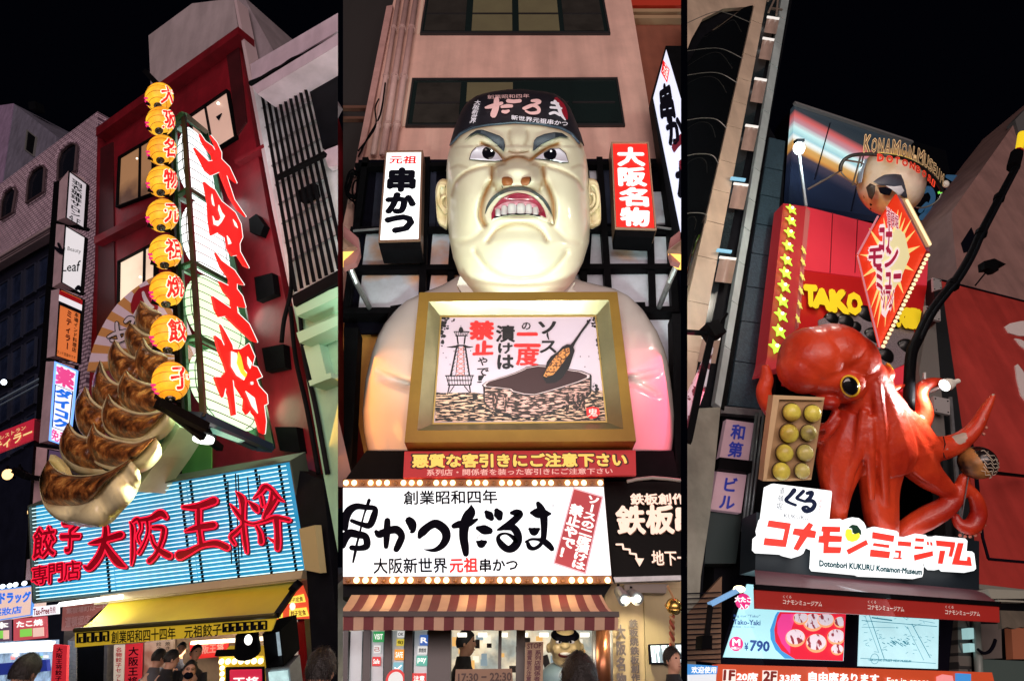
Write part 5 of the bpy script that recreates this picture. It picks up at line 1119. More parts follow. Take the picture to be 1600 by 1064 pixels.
for y in ys:
 a,b_=HL(y),HR(y);c=(a+b_)/2;h=(b_-a)/2;row=[]
 for j in range(n):
  p=2*math.pi*j/n+math.pi;s,cz=math.sin(p),-math.cos(p)
  if cz>0:
   x=c+h*s*.9999;row.append(hsurf(x,y));cr=0
   for P,aa,w,st,pw in CR:
    q=pdist(x,y,P)
    if q<4*pw:cr=max(cr,st*math.exp(-(q/pw)**2))
   cr=max(cr,.75*blob(x,y,793,296,16,4),.75*blob(x,y,824,296,16,4),.35*blob(x,y,757,300,6,14),.35*blob(x,y,860,300,6,14))
   cols.append(cr)
  else:row.append(at(c+h*s,y,hmid(y)-hbul(y)*cz*.8));cols.append(0)
 rows.append(row)
b=MB();b.grid(rows,closed=True,caps=True)
m=bpy.data.materials.new('painted_face');m.use_nodes=True;nt=m.node_tree;bs=nt.nodes['Principled BSDF'];L=nt.links
at_=nt.nodes.new('ShaderNodeAttribute');at_.attribute_name='paint';mx=nt.nodes.new('ShaderNodeMix');mx.data_type='RGBA';mx.inputs[6].default_value=(.80,.80,.60,1);mx.inputs[7].default_value=(.30,.13,.02,1)
L.new(at_.outputs['Fac'],mx.inputs[0]);nz_=nt.nodes.new('ShaderNodeTexNoise');nz_.inputs['Scale'].default_value=1.5;nz_.inputs['Detail'].default_value=6;mr_=nt.nodes.new('ShaderNodeMapRange');mr_.inputs[3].default_value=.88;mr_.inputs[4].default_value=1.08
L.new(nz_.outputs[0],mr_.inputs[0]);vm_=nt.nodes.new('ShaderNodeVectorMath');vm_.operation='SCALE';L.new(mx.outputs[2],vm_.inputs[0]);L.new(mr_.outputs[0],vm_.inputs['Scale']);L.new(vm_.outputs[0],bs.inputs['Base Color'])
bs.inputs['Roughness'].default_value=.33;bs.inputs['Coat Weight'].default_value=.25
me,c=b.mesh('head',m,True)
if len(me.vertices)==len(cols):
 ca=me.attributes.new('paint','FLOAT','POINT');ca.data.foreach_set('value',cols)
else:print('PAINT MISMATCH',len(me.vertices),len(cols))
place(me,'face',Matrix.Translation(c),t)
edge=interp([(700,231),(704,227),(719,210),(737,200),(761,195),(803.5,191),(842,193),(875,200),(893,209.6),(907.5,227.5),(912,231)])
rows=[];N=96
for i in range(26):
 v=i/25;row=[]
 for j in range(N):
  p=2*math.pi*j/N;s,cz=math.sin(p),math.cos(p)
  ye=229.
  x=806+100*s
  if cz>0:ye=edge(x)
  y=140.6+(ye-140.6)*v
  a,b_=HL(y),HR(y);c=(a+b_)/2;h=(b_-a)/2*1.012+.6
  d=abs(cz)**(2/2.35)*(1 if cz>0 else-1);sx=math.copysign(abs(s)**(2/2.35),s)
  row.append(at(c+h*sx,y-.6,hmid(y)-(hbul(y)+.06)*d*(1 if cz>0 else.8)))
 rows.append(row)
capm=mat('cap_black_cloth',(.012,.011,.018),.5,nz=(6,.3),bump=(30,.15))
b=MB();b.grid(rows,closed=True);b.f.append(tuple(range(N)));o=b.build('cap',capm,t,smooth=True)
b=MB();b.tube([hsurf(x,edge(x),.03)for x in[705+2.5*k for k in range(81)]],.028,6);b.build('cap_hem',mat('cap_hem',(.05,.08,.12),.4),o,smooth=True)
b=MB();b.stroke(None,[(869,155,6),(878,166,9),(883,178,8),(886,186,3)],.105,.01,fn=hsurf);b.build('red_patch',mat('cap_red',(.35,.01,.03),.5),o)
hp=mat('cap_pink_print',(.75,.48,.47),.5,em=(.7,.4,.4),es=.25);hw_=mat('cap_white_print',(.7,.68,.75),.5,em=(.7,.68,.75),es=.3)
def hfn(q):return lambda u,v:hsurf(*qpt(q,u,v),.115)
zH=Z(680,130,6.154)
for i,(st,m_)in enumerate((([(590,160,50),(585,230,60),(560,305,62)],hp),([(485,238,20),(540,225,40),(640,195,30)],hp),([(700,172,38),(750,178,36),(815,172,34)],hp),([(640,230,26),(690,222,36),(735,222,30)],hp),([(650,275,30),(680,278,34),(705,268,26)],hp),([(930,172,24),(980,172,36),(1005,185,30),(940,215,26),(860,250,24)],hp),([(850,245,26),(930,215,30),(990,240,34),(990,280,34),(920,290,26),(870,270,18)],hp),([(1120,190,24),(1180,200,26)],hw_),([(1110,235,22),(1180,240,24),(1215,245,18)],hw_),([(1150,175,26),(1185,230,34),(1210,300,30),(1250,355,14)],hw_),([(1105,295,26),(1150,285,26),(1200,310,24)],hw_))):
 b=MB();b.stroke(None,zH(*st),.12+i*.001,.01,fn=hsurf);b.build('lettering',m_,o)
for s,q,m_,bo in(('創業昭和四年',[(761,149),(827,147),(827,153),(762,155)],hp,.0),('新世界元祖串かつ',[(799,180),(888,190),(886,198),(799,187)],hw_,.02)):
 b=MB();text(b,None,s,bb(0,0,1,1),0,bo,fn=hfn(q));b.build('lettering',m_,o)
b=MB()
for i,c_ in enumerate('大阪新世界'):q=[(743-i*1.6,157+i*7.2),(751-i*1.6,157+i*7.2),(750-i*1.9,164+i*7.2),(740-i*1.9,164+i*7.2)];text(b,None,c_,bb(0,0,1,1),0,.02,fn=hfn(q))
b.build('lettering',hw_,o)
eyeL=[(734,249),(737,238),(745.6,230),(756,228),(767,232),(778,240.5),(785,250),(773.7,252),(756,251)]
eyeR=[(836,248),(846,240.5),(861,233),(874,232.5),(883,239.5),(888,253.5),(876.5,254),(859,249.5)]
def grow(P,k):cx_=sum(p[0]for p in P)/len(P);cy_=sum(p[1]for p in P)/len(P);return[(cx_+(p[0]-cx_)*(1+k/abs(p[0]-cx_+.01)if False else 1)+k*(p[0]-cx_)/(math.hypot(p[0]-cx_,p[1]-cy_)),cy_+(p[1]-cy_)+k*(p[1]-cy_)/(math.hypot(p[0]-cx_,p[1]-cy_)))for p in P]
eyew=mat('eye_white',(.75,.76,.88),.15,coat=.8);gloss=mat('eye_black',(.005,.005,.008),.12,coat=1)
for P,ic,hl in((eyeL,(763.5,239),(768,236)),(eyeR,(859.5,241),(861,236.5))):
 b=MB();patch(b,grow(P,1.1),hsurf,.045,24,5);b.build('eye_outline',gloss,t,smooth=True)
 b=MB();patch(b,P,hsurf,.06,24,6);e=b.build('eye_white',eyew,t,smooth=True)
 ir=[(ic[0]+10.3*math.cos(a),ic[1]+10.2*math.sin(a))for a in[2*math.pi*k/24 for k in range(24)]]
 lim=interp(sorted([(p[0],p[1])for p in P if p[1]<246]+[(P[0][0],P[0][1])]))if P is eyeL else interp(sorted([(p[0],p[1])for p in P if p[1]<249]))
 up_=lambda x:float(np.interp(x,[q_[0]for q_ in sorted(P[:7])],[q_[1]for q_ in sorted(P[:7])]))if P is eyeL else float(np.interp(x,[q_[0]for q_ in sorted(P[:6])],[q_[1]for q_ in sorted(P[:6])]))
 ir=[(x,min(max(y,up_(x)+.3),250))for x,y in ir]
 b=MB();patch(b,ir,hsurf,.075,18,5);b.build('iris',gloss,e,smooth=True)
 b=MB();b.ell(hsurf(*hl,.085),[RT*.016,FW*.006,UP*.016],8,6);b.build('eye_glint',white_glow,e)
browm=mat('brow_blue_black',(.03,.045,.06),.4)
hatch=mat('brow_hatch',(.22,.30,.36),.5)
BL=zH((275,558),(340,490),(400,452),(450,448),(540,478),(620,508),(668,545),(672,610),(664,668),(600,600),(540,548),(480,505),(400,482),(330,512))
BR_=zH((938,655),(945,560),(975,522),(1050,490),(1150,472),(1220,480),(1290,528),(1200,514),(1100,552),(1020,592),(965,640))
for P,g in((BL,1),(BR_,-1)):
 b=MB();patch(b,P,hsurf,.07,30,4);o=b.build('eyebrow',browm,t,smooth=True);b=MB();xs=[p[0]for p in P];x0,x1=min(xs),max(xs)
 for k in range(34):
  x=(x0+(x1-x0)*(.42+.56*k/34))if g>0 else(x0+(x1-x0)*(.02+.6*k/34));ysx=[]
  for i in range(len(P)):
   a,c_=P[i],P[(i+1)%len(P)]
   if(a[0]-x)*(c_[0]-x)<0:ysx.append(a[1]+(c_[1]-a[1])*(x-a[0])/(c_[0]-a[0]))
  if len(ysx)<2:continue
  b.stroke(None,[(x,min(ysx)+1.5,.3),(x-g*.3,(min(ysx)+max(ysx))/2,.45),(x-g*.2,max(ysx)-.6,.2)],.085,0,fn=hsurf,cap=False,n=2)
 tag(b.build('brow_hair',hatch,o),kind='stuff')
hl4=Z(670,220,4.63);hr5=Z(790,220,4.625)
arc_o=hl4((408,600),(404,530),(425,455),(475,392),(555,350),(640,336))+hr5((165,345),(215,368),(275,412),(322,482),(345,560),(347,605))
arc_m=hl4((408,530),(440,470),(490,412),(560,376),(640,362))+hr5((165,368),(225,400),(270,440),(305,495),(330,530))
arc_i=hl4((452,578),(452,530),(472,480),(520,422),(590,388),(640,376))+hr5((150,385),(200,408),(248,450),(280,500),(296,560))
low=hr5((296,558),(240,540),(180,530),(90,526))+hl4((560,530),(500,542),(470,560))
b=MB();patch(b,arc_o+hr5((300,590),(200,545),(90,535))+hl4((560,545),(480,570),(440,600)),hsurf,.05,40,8,.03);b.build('lip',mat('lip_cream',(.72,.66,.50),.3,coat=.4),t,smooth=True)
b=MB();P=resample(arc_o[1:-1],40);Q=resample(arc_m,40);mous=[[hsurf(*lerp(P[i],Q[i],v),.09-.02*abs(v-.5))for v in(0,.2,.4,.6,.8,1)]for i in range(40)];b.grid(mous);mo=b.build('moustache',mat('moustache_dark',(.035,.05,.05),.45,bump=(60,.5)),t,smooth=True)
b=MB()
for i in range(1,39):q0,q1=lerp(P[i],Q[i],.08),lerp(P[i],Q[i],.92);b.stroke(None,[(q0[0],q0[1],.4),(q1[0],q1[1],.3)],.102,0,fn=hsurf,cap=False,sub=False)
tag(b.build('moustache_hair',mat('moustache_hatch',(.12,.15,.14),.6),mo),kind='stuff')
b=MB();patch(b,arc_i+low,hsurf,.085,40,8);gum=b.build('gums',mat('gum_red',(.30,.02,.05),.25,coat=.6,nz=(8,.3)),t,smooth=True)
ytop=interp([(773,330),(783,323),(793,319),(808,317.5),(825,318.5),(838,324),(843,330)]);ybot=interp([(773,339.5),(783,336.5),(800,334),(825,334),(843,336.5)])
b=MB();patch(b,[(x,ytop(x)-4)for x in range(773,844,3)]+[(x,ytop(x)+3)for x in range(843,772,-3)],hsurf,.095,30,3);b.build('gum_edge',mat('gum_pink',(.75,.35,.45),.25,coat=.6),t,smooth=True)
tm=mat('tooth_white',(.78,.82,.84),.12,coat=.9)
for x0,x1 in((774,782.5),(783,792.5),(793,806.5),(807,820.5),(821,831.5),(832,841.5)):
 b=MB();R=[]
 for i in range(11):
  u=-1+2*i/10;x=(x0+x1)/2+(x1-x0)/2*u;e=(1-abs(u)**3.5);yt=ytop((x0+x1)/2)+3.5*(1-e);yb=ybot((x0+x1)/2)-.8*(1-e)
  R.append([hsurf(x,yt+(yb-yt)*v,.10+.07*e*(math.sin(math.pi*(.1+.8*v)))**.5)for v in(0,.15,.4,.6,.85,1)])
 b.grid(R);b.build('tooth',tm,t,smooth=True)
b=MB();b.tube([hsurf(x,ybot(x)+.6,.10)for x in range(772,846,2)],.012,5);b.build('mouth_line',ink,t)
nosm=mat('nostril_brown',(.28,.10,.03),.4)
for P in(zH((640,915),(660,902),(700,900),(740,915),(748,950),(735,985),(690,990),(655,990),(640,960)),zH((820,945),(835,910),(880,900),(920,902),(918,930),(905,970),(880,988),(835,985))):
 b=MB();patch(b,P,hsurf,.03,16,4);b.build('nostril',nosm,t,smooth=True)
b=MB();b.stroke(None,zH((912,905,7),(918,930,9),(905,968,5)),.045,.004,fn=hsurf);b.stroke(None,zH((640,990,5),(650,1012,6)),.045,.004,fn=hsurf);b.build('nostril_line',ink,t)
em_=mat('ear_paint',(.70,.60,.36),.35,coat=.2,mix=((.45,.30,.10),2.5,.5,.7))
for O_,I_,J_ in((hl4((138,285),(100,275),(66,300),(49,350),(50,450),(58,560),(75,610),(100,626),(138,622)),hl4((118,330),(85,325),(68,370),(72,440),(95,490),(128,530)),hl4((125,400),(98,412),(88,450),(108,490),(130,500))),(hr5((598,272),(640,276),(668,308),(684,400),(690,520),(686,600),(662,620),(600,615)),hr5((610,320),(645,330),(668,390),(665,460),(640,500),(606,530)),hr5((606,380),(635,390),(642,430),(625,470),(606,480)))):
 d0=hmid(320);cx_=sum(p[0]for p in O_)/len(O_);cy_=sum(p[1]for p in O_)/len(O_);R=[]
 OO=resample(O_+O_[:1],40);b=MB()
 for k,sc_ in enumerate((1,.96,.85,.7,.3)):R.append([at(cx_+(p[0]-cx_)*sc_,cy_+(p[1]-cy_)*sc_,d0+.1-(0,.10,.16,.12,.08)[k])for p in OO])
 R.insert(0,[at(p[0],p[1],d0+.22)for p in OO]);b.grid(R,caps=True);e=b.build('ear',em_,t,smooth=True)
 for q_,r in((I_,.035),(J_,.03)):b=MB();b.tube([at(p[0],p[1],d0-.05)for p in catmull(q_,5)],r,8);b.build('ear_fold',em_,e,smooth=True)
 b=MB();b.tube([at(p[0]+(1 if cx_<800 else-1),p[1]+.5,d0-.035)for p in catmull(I_,5)],.022,6);b.build('ear_shade_line',mat('ear_line',(.10,.06,.02),.6),e)
b=MB();b.tube([at(812,440,9.3),at(812,480,9.0)],[.5,.5],24);b.build('neck',em_,t,smooth=True)
for sx in(-1,1):lamp('head_fill','SPOT',BS.px(800+sx*170,720,3.2),760,(.84,1,.88),at(810+sx*20,330,9),.25,spot=80)  # unseen flood lamps added below and behind the frame to light the face
lamp('head_fill','AREA',PF.px(812,466,-.35),3,(.95,1,.85),PF.px(812,300,.6),1.6,.15)
# warning banner, main sign with bulb rows
BN=wallY(6.9)
t=thing('warning_banner',BN.px(812,745),'long red banner with yellow and white warning text under the gold frame','banner')
q=[(632,705),(993,703),(994,742),(630,746)]
b=MB();b.prism(BN,q,.3,.05);b.build('board',mat('banner_red',(.42,.015,.02),.5,em=(.5,.015,.02),es=.25),t)
b=MB();text(b,BN,'悪質な客引きにご注意下さい',[(643,709),(980,707),(981,729),(643,731)],.305,.09);b.build('letter_shadow',mat('banner_dark',(.06,.01,.01),.5),t)
b=MB();text(b,BN,'悪質な客引きにご注意下さい',[(645,710),(978,708),(979,728),(645,730)],.312,.045);b.build('lettering',glow('banner_yellow',(.95,.60,.12),.85),t)
b=MB();text(b,BN,'系列店・関係者を装った客引きにご注意下さい',[(667,733),(957,731),(957,740),(667,743)],.306,.02);b.build('lettering',glow('banner_pink',(.80,.42,.36),.8),t)
MS=wallY(6.7)
t=thing('main_sign',MS.px(740,900),'long white lit sign with huge black brush characters between two rows of bulbs','sign')
q=[(530,762),(943,760),(955,898),(530,900)]
b=MB();b.prism(MS,[(530,748),(943,747),(957,911),(530,912)],-.02,.5);b.build('housing',mat('sign_housing',(.05,.025,.015),.5),t,clip=ML)
b=MB();b.prism(MS,q,0,.02);b.build('panel',glow('sign_white_blue',(.96,.98,1),1.15,mix=((.70,.82,1),.9,.5,.75)),t,clip=ML)
wood_b=mat('brown_bulb_board',(.32,.12,.03),.45,nz=(4,.25))
b=MB();b.prism(MS,[(530,749),(943,748),(943.5,758.5),(530,760)],.05,.05);b.build('bulb_board',wood_b,t,clip=ML)
b=MB();b.prism(MS,[(530,901),(955.5,899.5),(957,910.5),(530,911.5)],.05,.05);b.build('bulb_board',wood_b,t,clip=ML)
lit=glow('lit_bulb',(1,.80,.35),4);unlit=mat('unlit_bulb',(.35,.15,.06),.25)
bm_,_=MB().ell(V((0,0,0)),[V((.032,0,0)),V((0,.03,0)),V((0,0,.032))],12,8).mesh('bulb',lit,True);bu_,_=MB().ell(V((0,0,0)),[V((.024,0,0)),V((0,.024,0)),V((0,0,.024))],12,8).mesh('bulb_unlit',unlit,True)
for k in range(32):
 x=540.6+k*12.82
 if x<940:place(bu_ if k%4==2 else bm_,'bulb',Matrix.Translation(MS.px(x,754,.075)),t)
for k in range(31):
 x=543+k*14.02
 if x<953:place(bu_ if k%4==0 else bm_,'bulb',Matrix.Translation(MS.px(x,906,.075)),t)
for x in(600,740,880):lamp('bulb_row_light','POINT',MS.px(x,912,.35),2.5,(1,.65,.3),size=.1)
inkb=mat('sign_ink',(.003,.003,.008),.8,spec=.05)
for s,qq,m,bo in(('創業昭和四年',[(631,767),(776,765),(777,786),(631,788)],inkb,.02),('大阪新世界',[(584,872),(698,871),(699,894),(584,896)],inkb,.02),('元祖',[(703,872),(746,871),(746,893),(703,894)],glow('sign_red',(.75,.01,.01),.9),.035),('串かつ',[(750,873),(808,872),(809,891),(750,893)],inkb,.03)):
 b=MB();text(b,MS,s,qq,.006,bo);b.build('lettering',m,t)
zS=Z(537,770,7.175)
STK={'串':[[(15,390,75),(20,290,95),(60,200,95),(140,150,75),(250,160,62),(350,175,60),(338,260,80),(290,360,75),(200,350,55),(90,310,45)],[(285,80,40),(265,140,36),(235,220,22),(205,330,22),(180,450,24),(150,560,26),(130,660,34),(105,775,22)],[(-10,590,70),(15,500,100),(70,450,95),(160,465,85),(245,490,80),(258,590,80),(180,618,62),(90,612,62)]],'か':[[(365,435,50),(400,460,90),(480,430,80),(590,410,95),(650,480,80),(620,570,80),(590,630,70)],[(490,310,70),(485,420,80),(480,520,70),(475,600,55)]],'点':[[(735,310,95),(765,350,105),(770,420,70),(745,445,10)]],'つ':[[(850,490,50),(880,440,95),(960,370,90),(1040,345,100),(1130,410,105),(1150,500,95),(1100,590,75),(1010,640,45),(895,632,6)]],'だ':[[(1430,140,20),(1425,210,110),(1380,290,120),(1350,390,110),(1345,500,100),(1360,600,90),(1370,680,70)],[(1235,370,60),(1300,350,85),(1400,340,80),(1495,295,30)]]}
for k,(ch,ss)in enumerate(STK.items()):
 b=MB()
 for i,s in enumerate(ss):b.stroke(MS,zS(*s),.007+i*.0012+k*.0002,.004)
 b.build('brush_character',inkb,t,clip=ML)
zR_=Z(730,770,9.673)
STK2={'dots':(zR_,[[(290,290,70),(330,335,130),(365,380,90)],[(445,265,80),(470,315,145),(488,370,100)],[(160,530,70),(250,552,145),(335,570,110)],[(150,735,40),(210,765,135),(275,740,60)],[(200,625,8),(165,655,6),(150,690,8)]]),'る':(zR_,[[(672,300,60),(740,298,110),(800,315,100),(740,385,110),(640,470,110),(540,525,80),(462,556,34)],[(560,540,50),(680,520,110),(755,600,120),(765,720,130),(700,820,130),(610,845,110),(520,780,105),(468,690,70),(500,628,46),(590,612,36),(680,660,60),(735,730,60)]]),'ま':(zR_,[[(1072,158,70),(1105,220,110),(1150,320,120),(1162,460,110),(1160,600,95),(1150,700,90)],[(975,298,60),(1040,300,140),(1160,312,140),(1255,312,40)],[(945,545,50),(1010,580,135),(1080,545,50)],[(885,738,36),(960,700,40),(1060,700,46),(1150,725,90),(1225,780,100),(1280,842,80)],[(915,755,60),(945,820,75),(1010,838,60),(1085,800,60),(1130,745,60)],[(1075,385,7),(1000,430,6),(955,475,6),(950,530,8)]])}
for k,(ch,(zf,ss))in enumerate(STK2.items()):
 b=MB()
 for i,s in enumerate(ss):b.stroke(MS,zf(*s),.008+i*.0012+k*.0002,.004)
 b.build('brush_character',inkb,t)
b=MB();text(b,MS,'®',[(862,787),(868,787),(868,793),(862,793)],.007,0);b.build('lettering',grey_pvc,t)
q=[(895.5,761),(943,775),(915.7,897),(864,880)]
b=MB();b.prism(MS,q,.012,.008);b.build('slanted_plate_edge',glow('plate_pink',(.75,.45,.50),.9),t)
b=MB();b.prism(MS,subq(q,.045,.02,.955,.98),.018,.006);o=b.build('slanted_plate',glow('plate_maroon',(.42,.035,.045),.8),t)
b=MB();vtext(b,MS,'ソースの二度漬けは',subq(q,.52,.03,.92,.97),.024,.045,gap=.0);vtext(b,MS,'禁止やで！',subq(q,.08,.2,.48,.9),.024,.05,gap=.0);b.build('lettering',white_ink,o)
# black neighbouring sign
BK=wallY(7.0)
t=thing('black_side_sign',BK.px(1010,905),'black sign with raised pale characters, zigzag arrow and 地下 writing right of the white sign','sign')
b=MB();b.prism(BK,[(944,752),(1068,752),(1072,905),(958,905)],0,.4);b.build('panel',mat('glossy_black',(.004,.0035,.0035),.4,spec=.06),t,clip=MR)
lt=mat('lit_cream_letter',(.75,.6,.5),.4,em=(.9,.66,.52),es=.75);ltb=mat('brown_letter_side',(.20,.10,.05),.5)
for s,q,bo in(('鉄板創作',[(985,771),(1070,771),(1072,787),(986,788)],.035),('鉄',[(962,791),(1006,790),(1008,833),(966,834)],.035),('板',[(1010,790),(1051,789),(1053,832),(1011,833)],.04),('串',[(1056,790),(1090,790),(1092,832),(1058,832)],.06),('地下一',[(1018,860),(1076,860),(1078,882),(1019,883)],.02)):
 b=MB();text(b,BK,s,[(x+1,y+1.2)for x,y in q],.02,bo);b.build('letter_side',ltb,t,clip=MR)
 b=MB();text(b,BK,s,q,.06,bo);b.build('lettering',lt,t,clip=MR)
b=MB();P=zM6((536,362,10),(568,362,10),(572,385,10),(604,388,10),(606,408,10),(636,412,10),(640,436,10),(656,440,10))
for i in range(len(P)-1):b.stroke(BK,[P[i],P[i+1]],.06+i*.001,.02,sub=False)
b.prism(BK,zM6((632,432),(678,434),(656,474)),.061,.02);b.build('arrow',lt,t)
b=MB();b.tube([BK.px(x,y,.3)for x,y in zM6((590,40),(640,28),(720,20),(800,26),(864,34))],.02,6);tag(b.build('cable',mat('grey_cable',(.3,.28,.25),.5),clip=MR),'pale cable hanging above the black sign','cable')
b=MB();b.prism(BK,zM6((520,530),(870,520),(872,545),(530,556)),.3,.1);tag(b.build('gutter',steel,clip=MR),'grey gutter pipe under the black sign','gutter')
# striped awning
t=thing('striped_awning',MS.px(740,985,.5),'maroon and cream striped awning with straight valance over the shop window','awning')
AT=wallY(6.55);AF=wallY(6.0)
mar=mat('maroon_cloth',(.16,.03,.035),.75,nz=(3,.2));crm=mat('cream_cloth',(.55,.35,.24),.75,nz=(3,.15))
kf=lambda xb:800+(xb-800)*(.90+(.843-.90)*max(0,(xb-800)/166))
xs=[552.5+15.7*k for k in range(-2,27)];xs=[x for x in xs if x<966]+[966]
for k in range(len(xs)-1):
 a,c_=xs[k],xs[k+1];mm=crm if k%2==0 else mar;b=MB();rows=[]
 for i in range(6):
  v=i/5;rows.append([AT.px(kf(x),929)*(1-v)+AF.px(x,956)*v-V((0,0,.06*math.sin(math.pi*v)))for x in(a,(a+c_)/2,c_)])
 b.grid(rows);b.build('canopy_stripe',mm,t,smooth=True,clip=ML)
 b=MB();b.prism(AF,[(a,961),(c_,961),(c_-.5,984+.6*math.sin(k*2.1)),(a-.5,984+.6*math.sin(k*2.1-2.1))],.01,.02);b.build('valance_stripe',mm,t,clip=ML)
b=MB();b.bar(AF.px(530,959,.02),AF.px(967,959.5,.02),.045);b.build('front_bar',mat('bar_brown',(.03,.015,.012),.5),t,clip=ML)
b=MB();b.prism(MS,[(530,912),(957,911),(945,930),(530,932)],-.1,.3);b.build('roller_recess',dark_paint,t,clip=ML)
# shop window under the awning
SW=wallY(6.9)
t=thing('skewer_shop_front',SW.px(760,1090),'glazed shop front with stickers, bright interior and dark posts under the striped awning','shop front')
SB=wallY(9.5)
b=MB();b.prism(SB,[(480,960),(960,960),(960,1100),(480,1100)],0,.2);b.build('interior_wall',glow('interior_warm',(.85,.72,.50),1.0,mix=((.30,.36,.34),2.2,.42,.6),nz=(7,.5)),t,clip=ML)
random.seed(21)
for k in range(30):
 x=random.uniform(700,935);y=random.uniform(990,1040);w=random.uniform(4,12);h=random.uniform(5,14)
 b=MB();b.prism(SB,bb(x,y,x+w,y+h),.1+k*.01,.05);b.build('interior_item',[glow('item_cream',(.95,.88,.7),1),glow('item_blue',(.3,.4,.45),.7),mat('item_dark',(.04,.03,.03),.5),glow('item_amber',(.9,.5,.15),.9)][k%4],t)
for k in range(7):
 x=715+k*32;b=MB();b.prism(SB,bb(x,988,x+14,994),1.2,.05);b.build('ceiling_light',glow('item_white',(1,.95,.8),2),t)
b=MB();b.prism(SW,[(480,986),(702,985),(702,1100),(480,1100)],-.02,.05);b.build('door_panel',mat('door_grey',(.10,.11,.11),.25),t,clip=ML)
for x0,x1 in((536,543),(567,578),(600,611),(632,644),(668,704),(778,783),(806,820)):
 b=MB();b.prism(SW,[(x0+1,984),(x1+1,984),(x1-1,1100),(x0-1,1100)],.08,.1);b.build('post',mat('brown_black_post',(.02,.012,.008),.35),t)
gp=mat('glass_pale',(.42,.48,.50),.2,em=(.4,.46,.48),es=.35,nz=(2,.3),mix=((.10,.12,.13),1.5,.5,.6))
for q in([(548,985),(566,985),(564,1064),(545,1064)],[(580,985),(599,985),(598,1070),(577,1070)],[(613,985),(631,985),(630,1070),(611,1070)],[(648,985),(667,985),(667,1070),(646,1070)]):
 b=MB();b.prism(SW,q,.02,.03);b.build('pane',gp,t)
def sticker(q,c,s,m2=ink,bo=.02,off=.06):
 b=MB();b.prism(SW,q,off,.008);o=b.build('sticker',c,t);b=MB();text(b,SW,s,subq(q,.12,.25,.88,.75),off+.006,bo);b.build('lettering',m2,o)
gs={k:glow('sticker_'+k,c,.75)for k,c in dict(green=(.03,.35,.10),white=(.8,.8,.78),red=(.7,.04,.04),yellow=(.7,.55,.05),orange=(.9,.35,.03),blue=(.05,.15,.5),teal=(.10,.45,.35),cyan=(.2,.5,.6)).items()}
S_=lambda a,b_,c,d:zM5((a,b_),(c,b_),(c-2,d),(a-2,d))
for a,c,s,m2 in((S_(152,808,208,862),'green','VISIT',white_ink),(S_(155,880,190,920),'white','己',red_ink),(S_(148,938,190,985),'red','Safe',white_ink),(S_(276,806,312,838),'white','OK',ink),(S_(272,846,310,882),'yellow','旬',ink),(S_(262,900,310,955),'orange','SAFE',white_ink),(S_(255,966,305,1022),'cyan','✓',white_ink),(S_(392,826,436,880),'blue','R',white_ink),(S_(380,884,430,926),'white','禁煙席',ink),(S_(374,932,430,984),'teal','pay',white_ink),(S_(352,1022,424,1075),'red','注意',white_ink),(S_(444,985,468,1034),'white','i',ink)):
 sticker(a,gs[c],s,m2)
b=MB();b.tube([SW.px(618,1062,.06),SW.px(618,1062,.08)],.10,20);b.build('no_entry_sticker',gs['red'],t);b=MB();b.tube([SW.px(618,1062,.08),SW.px(618,1062,.09)],.075,20);b.build('sticker_centre',gs['white'],t)
CB=wallY(6.6)
q=[(712,1045),(800,1044),(802,1075),(710,1075)]
t2=thing('opening_hours_board',CB.px(756,1075),'brown cardboard sheet with handwritten opening hours in the shop window','notice')
b=MB();b.prism(CB,q,0,.02);b.build('sheet',mat('cardboard',(.34,.22,.15),.7),t2);b=MB();text(b,CB,'17:30 − 22:30',[(716,1052),(799,1050),(799,1063),(716,1064)],.005,.03);b.build('lettering',mat('brown_ink',(.06,.02,.01),.5),t2)
q=[(821,1003),(849,1002),(848,1075),(819,1075)]
t2=thing('stop_poster',CB.px(834,1075),'tan STOP poster with rows of maroon writing right of the hours board','poster')
b=MB();b.prism(CB,q,.02,.02);b.build('sheet',mat('tan_sheet',(.42,.30,.20),.7),t2);b=MB();text(b,CB,'STOP',[(824,1005),(846,1004),(846,1012),(824,1013)],.026,.02)
vtext(b,CB,'悪質客引注意',[(824,1015),(832,1015),(830,1064),(822,1064)],.026,.03,0);vtext(b,CB,'系列店関係者',[(836,1015),(846,1015),(844,1064),(834,1064)],.026,.03,0);b.build('lettering',mat('maroon_ink2',(.10,.01,.02),.5),t2)
person(728,1005,34,7.6,1.5,mat('black_coat',(.012,.012,.015),.8),'person in a black hooded jacket leaning forward inside the shop window',lean=.8,cap=mat('black_coat',(.012,.012,.015),.8))
person(800,1036,20,9.2,2.8,mat('grey_coat',(.08,.08,.09),.8),'dark haired guest seated deep in the shop, left of the tan poster')
person(836,998,20,8.6,2.6,mat('grey_coat',(.08,.08,.09),.8),'dark haired guest standing behind the tan poster')
person(775,1030,18,9.3,3.4,mat('navy_coat',(.02,.025,.05),.8),'guest in a navy coat at the back of the shop near the hoodie person')
c=wallY(7.4).px(883,1012);d=(c-CAM).dot(FW);px=d/900
t=thing('small_cook_statue',c-UP*60*px,'small statue of the angry cook with pale head and blue coat inside the shop window','statue')
def sp(x,y,z=0.):return at(x,y,d-z)
b=MB();b.ell(sp(883,1008),[RT*24*px,FW*22*px,UP*27*px],24,16);b.ell(sp(883,1026),[RT*21*px,FW*18*px,UP*14*px],20,12);b.ell(sp(883,1008,21*px),[RT*7*px,FW*6*px,UP*5*px],12,8)
for s in(-1,1):b.ell(sp(883+s*26,1012),[RT*4*px,FW*4*px,UP*8*px],10,8);b.ell(sp(883+s*12,1014,15*px),[RT*8*px,FW*6*px,UP*8*px],12,8)
me,cc,co=remesh(b,1.6*px,2);me.materials.append(mat('statue_skin',(.72,.58,.32),.3,coat=.5));place(me,'head',Matrix.Translation(cc),t)
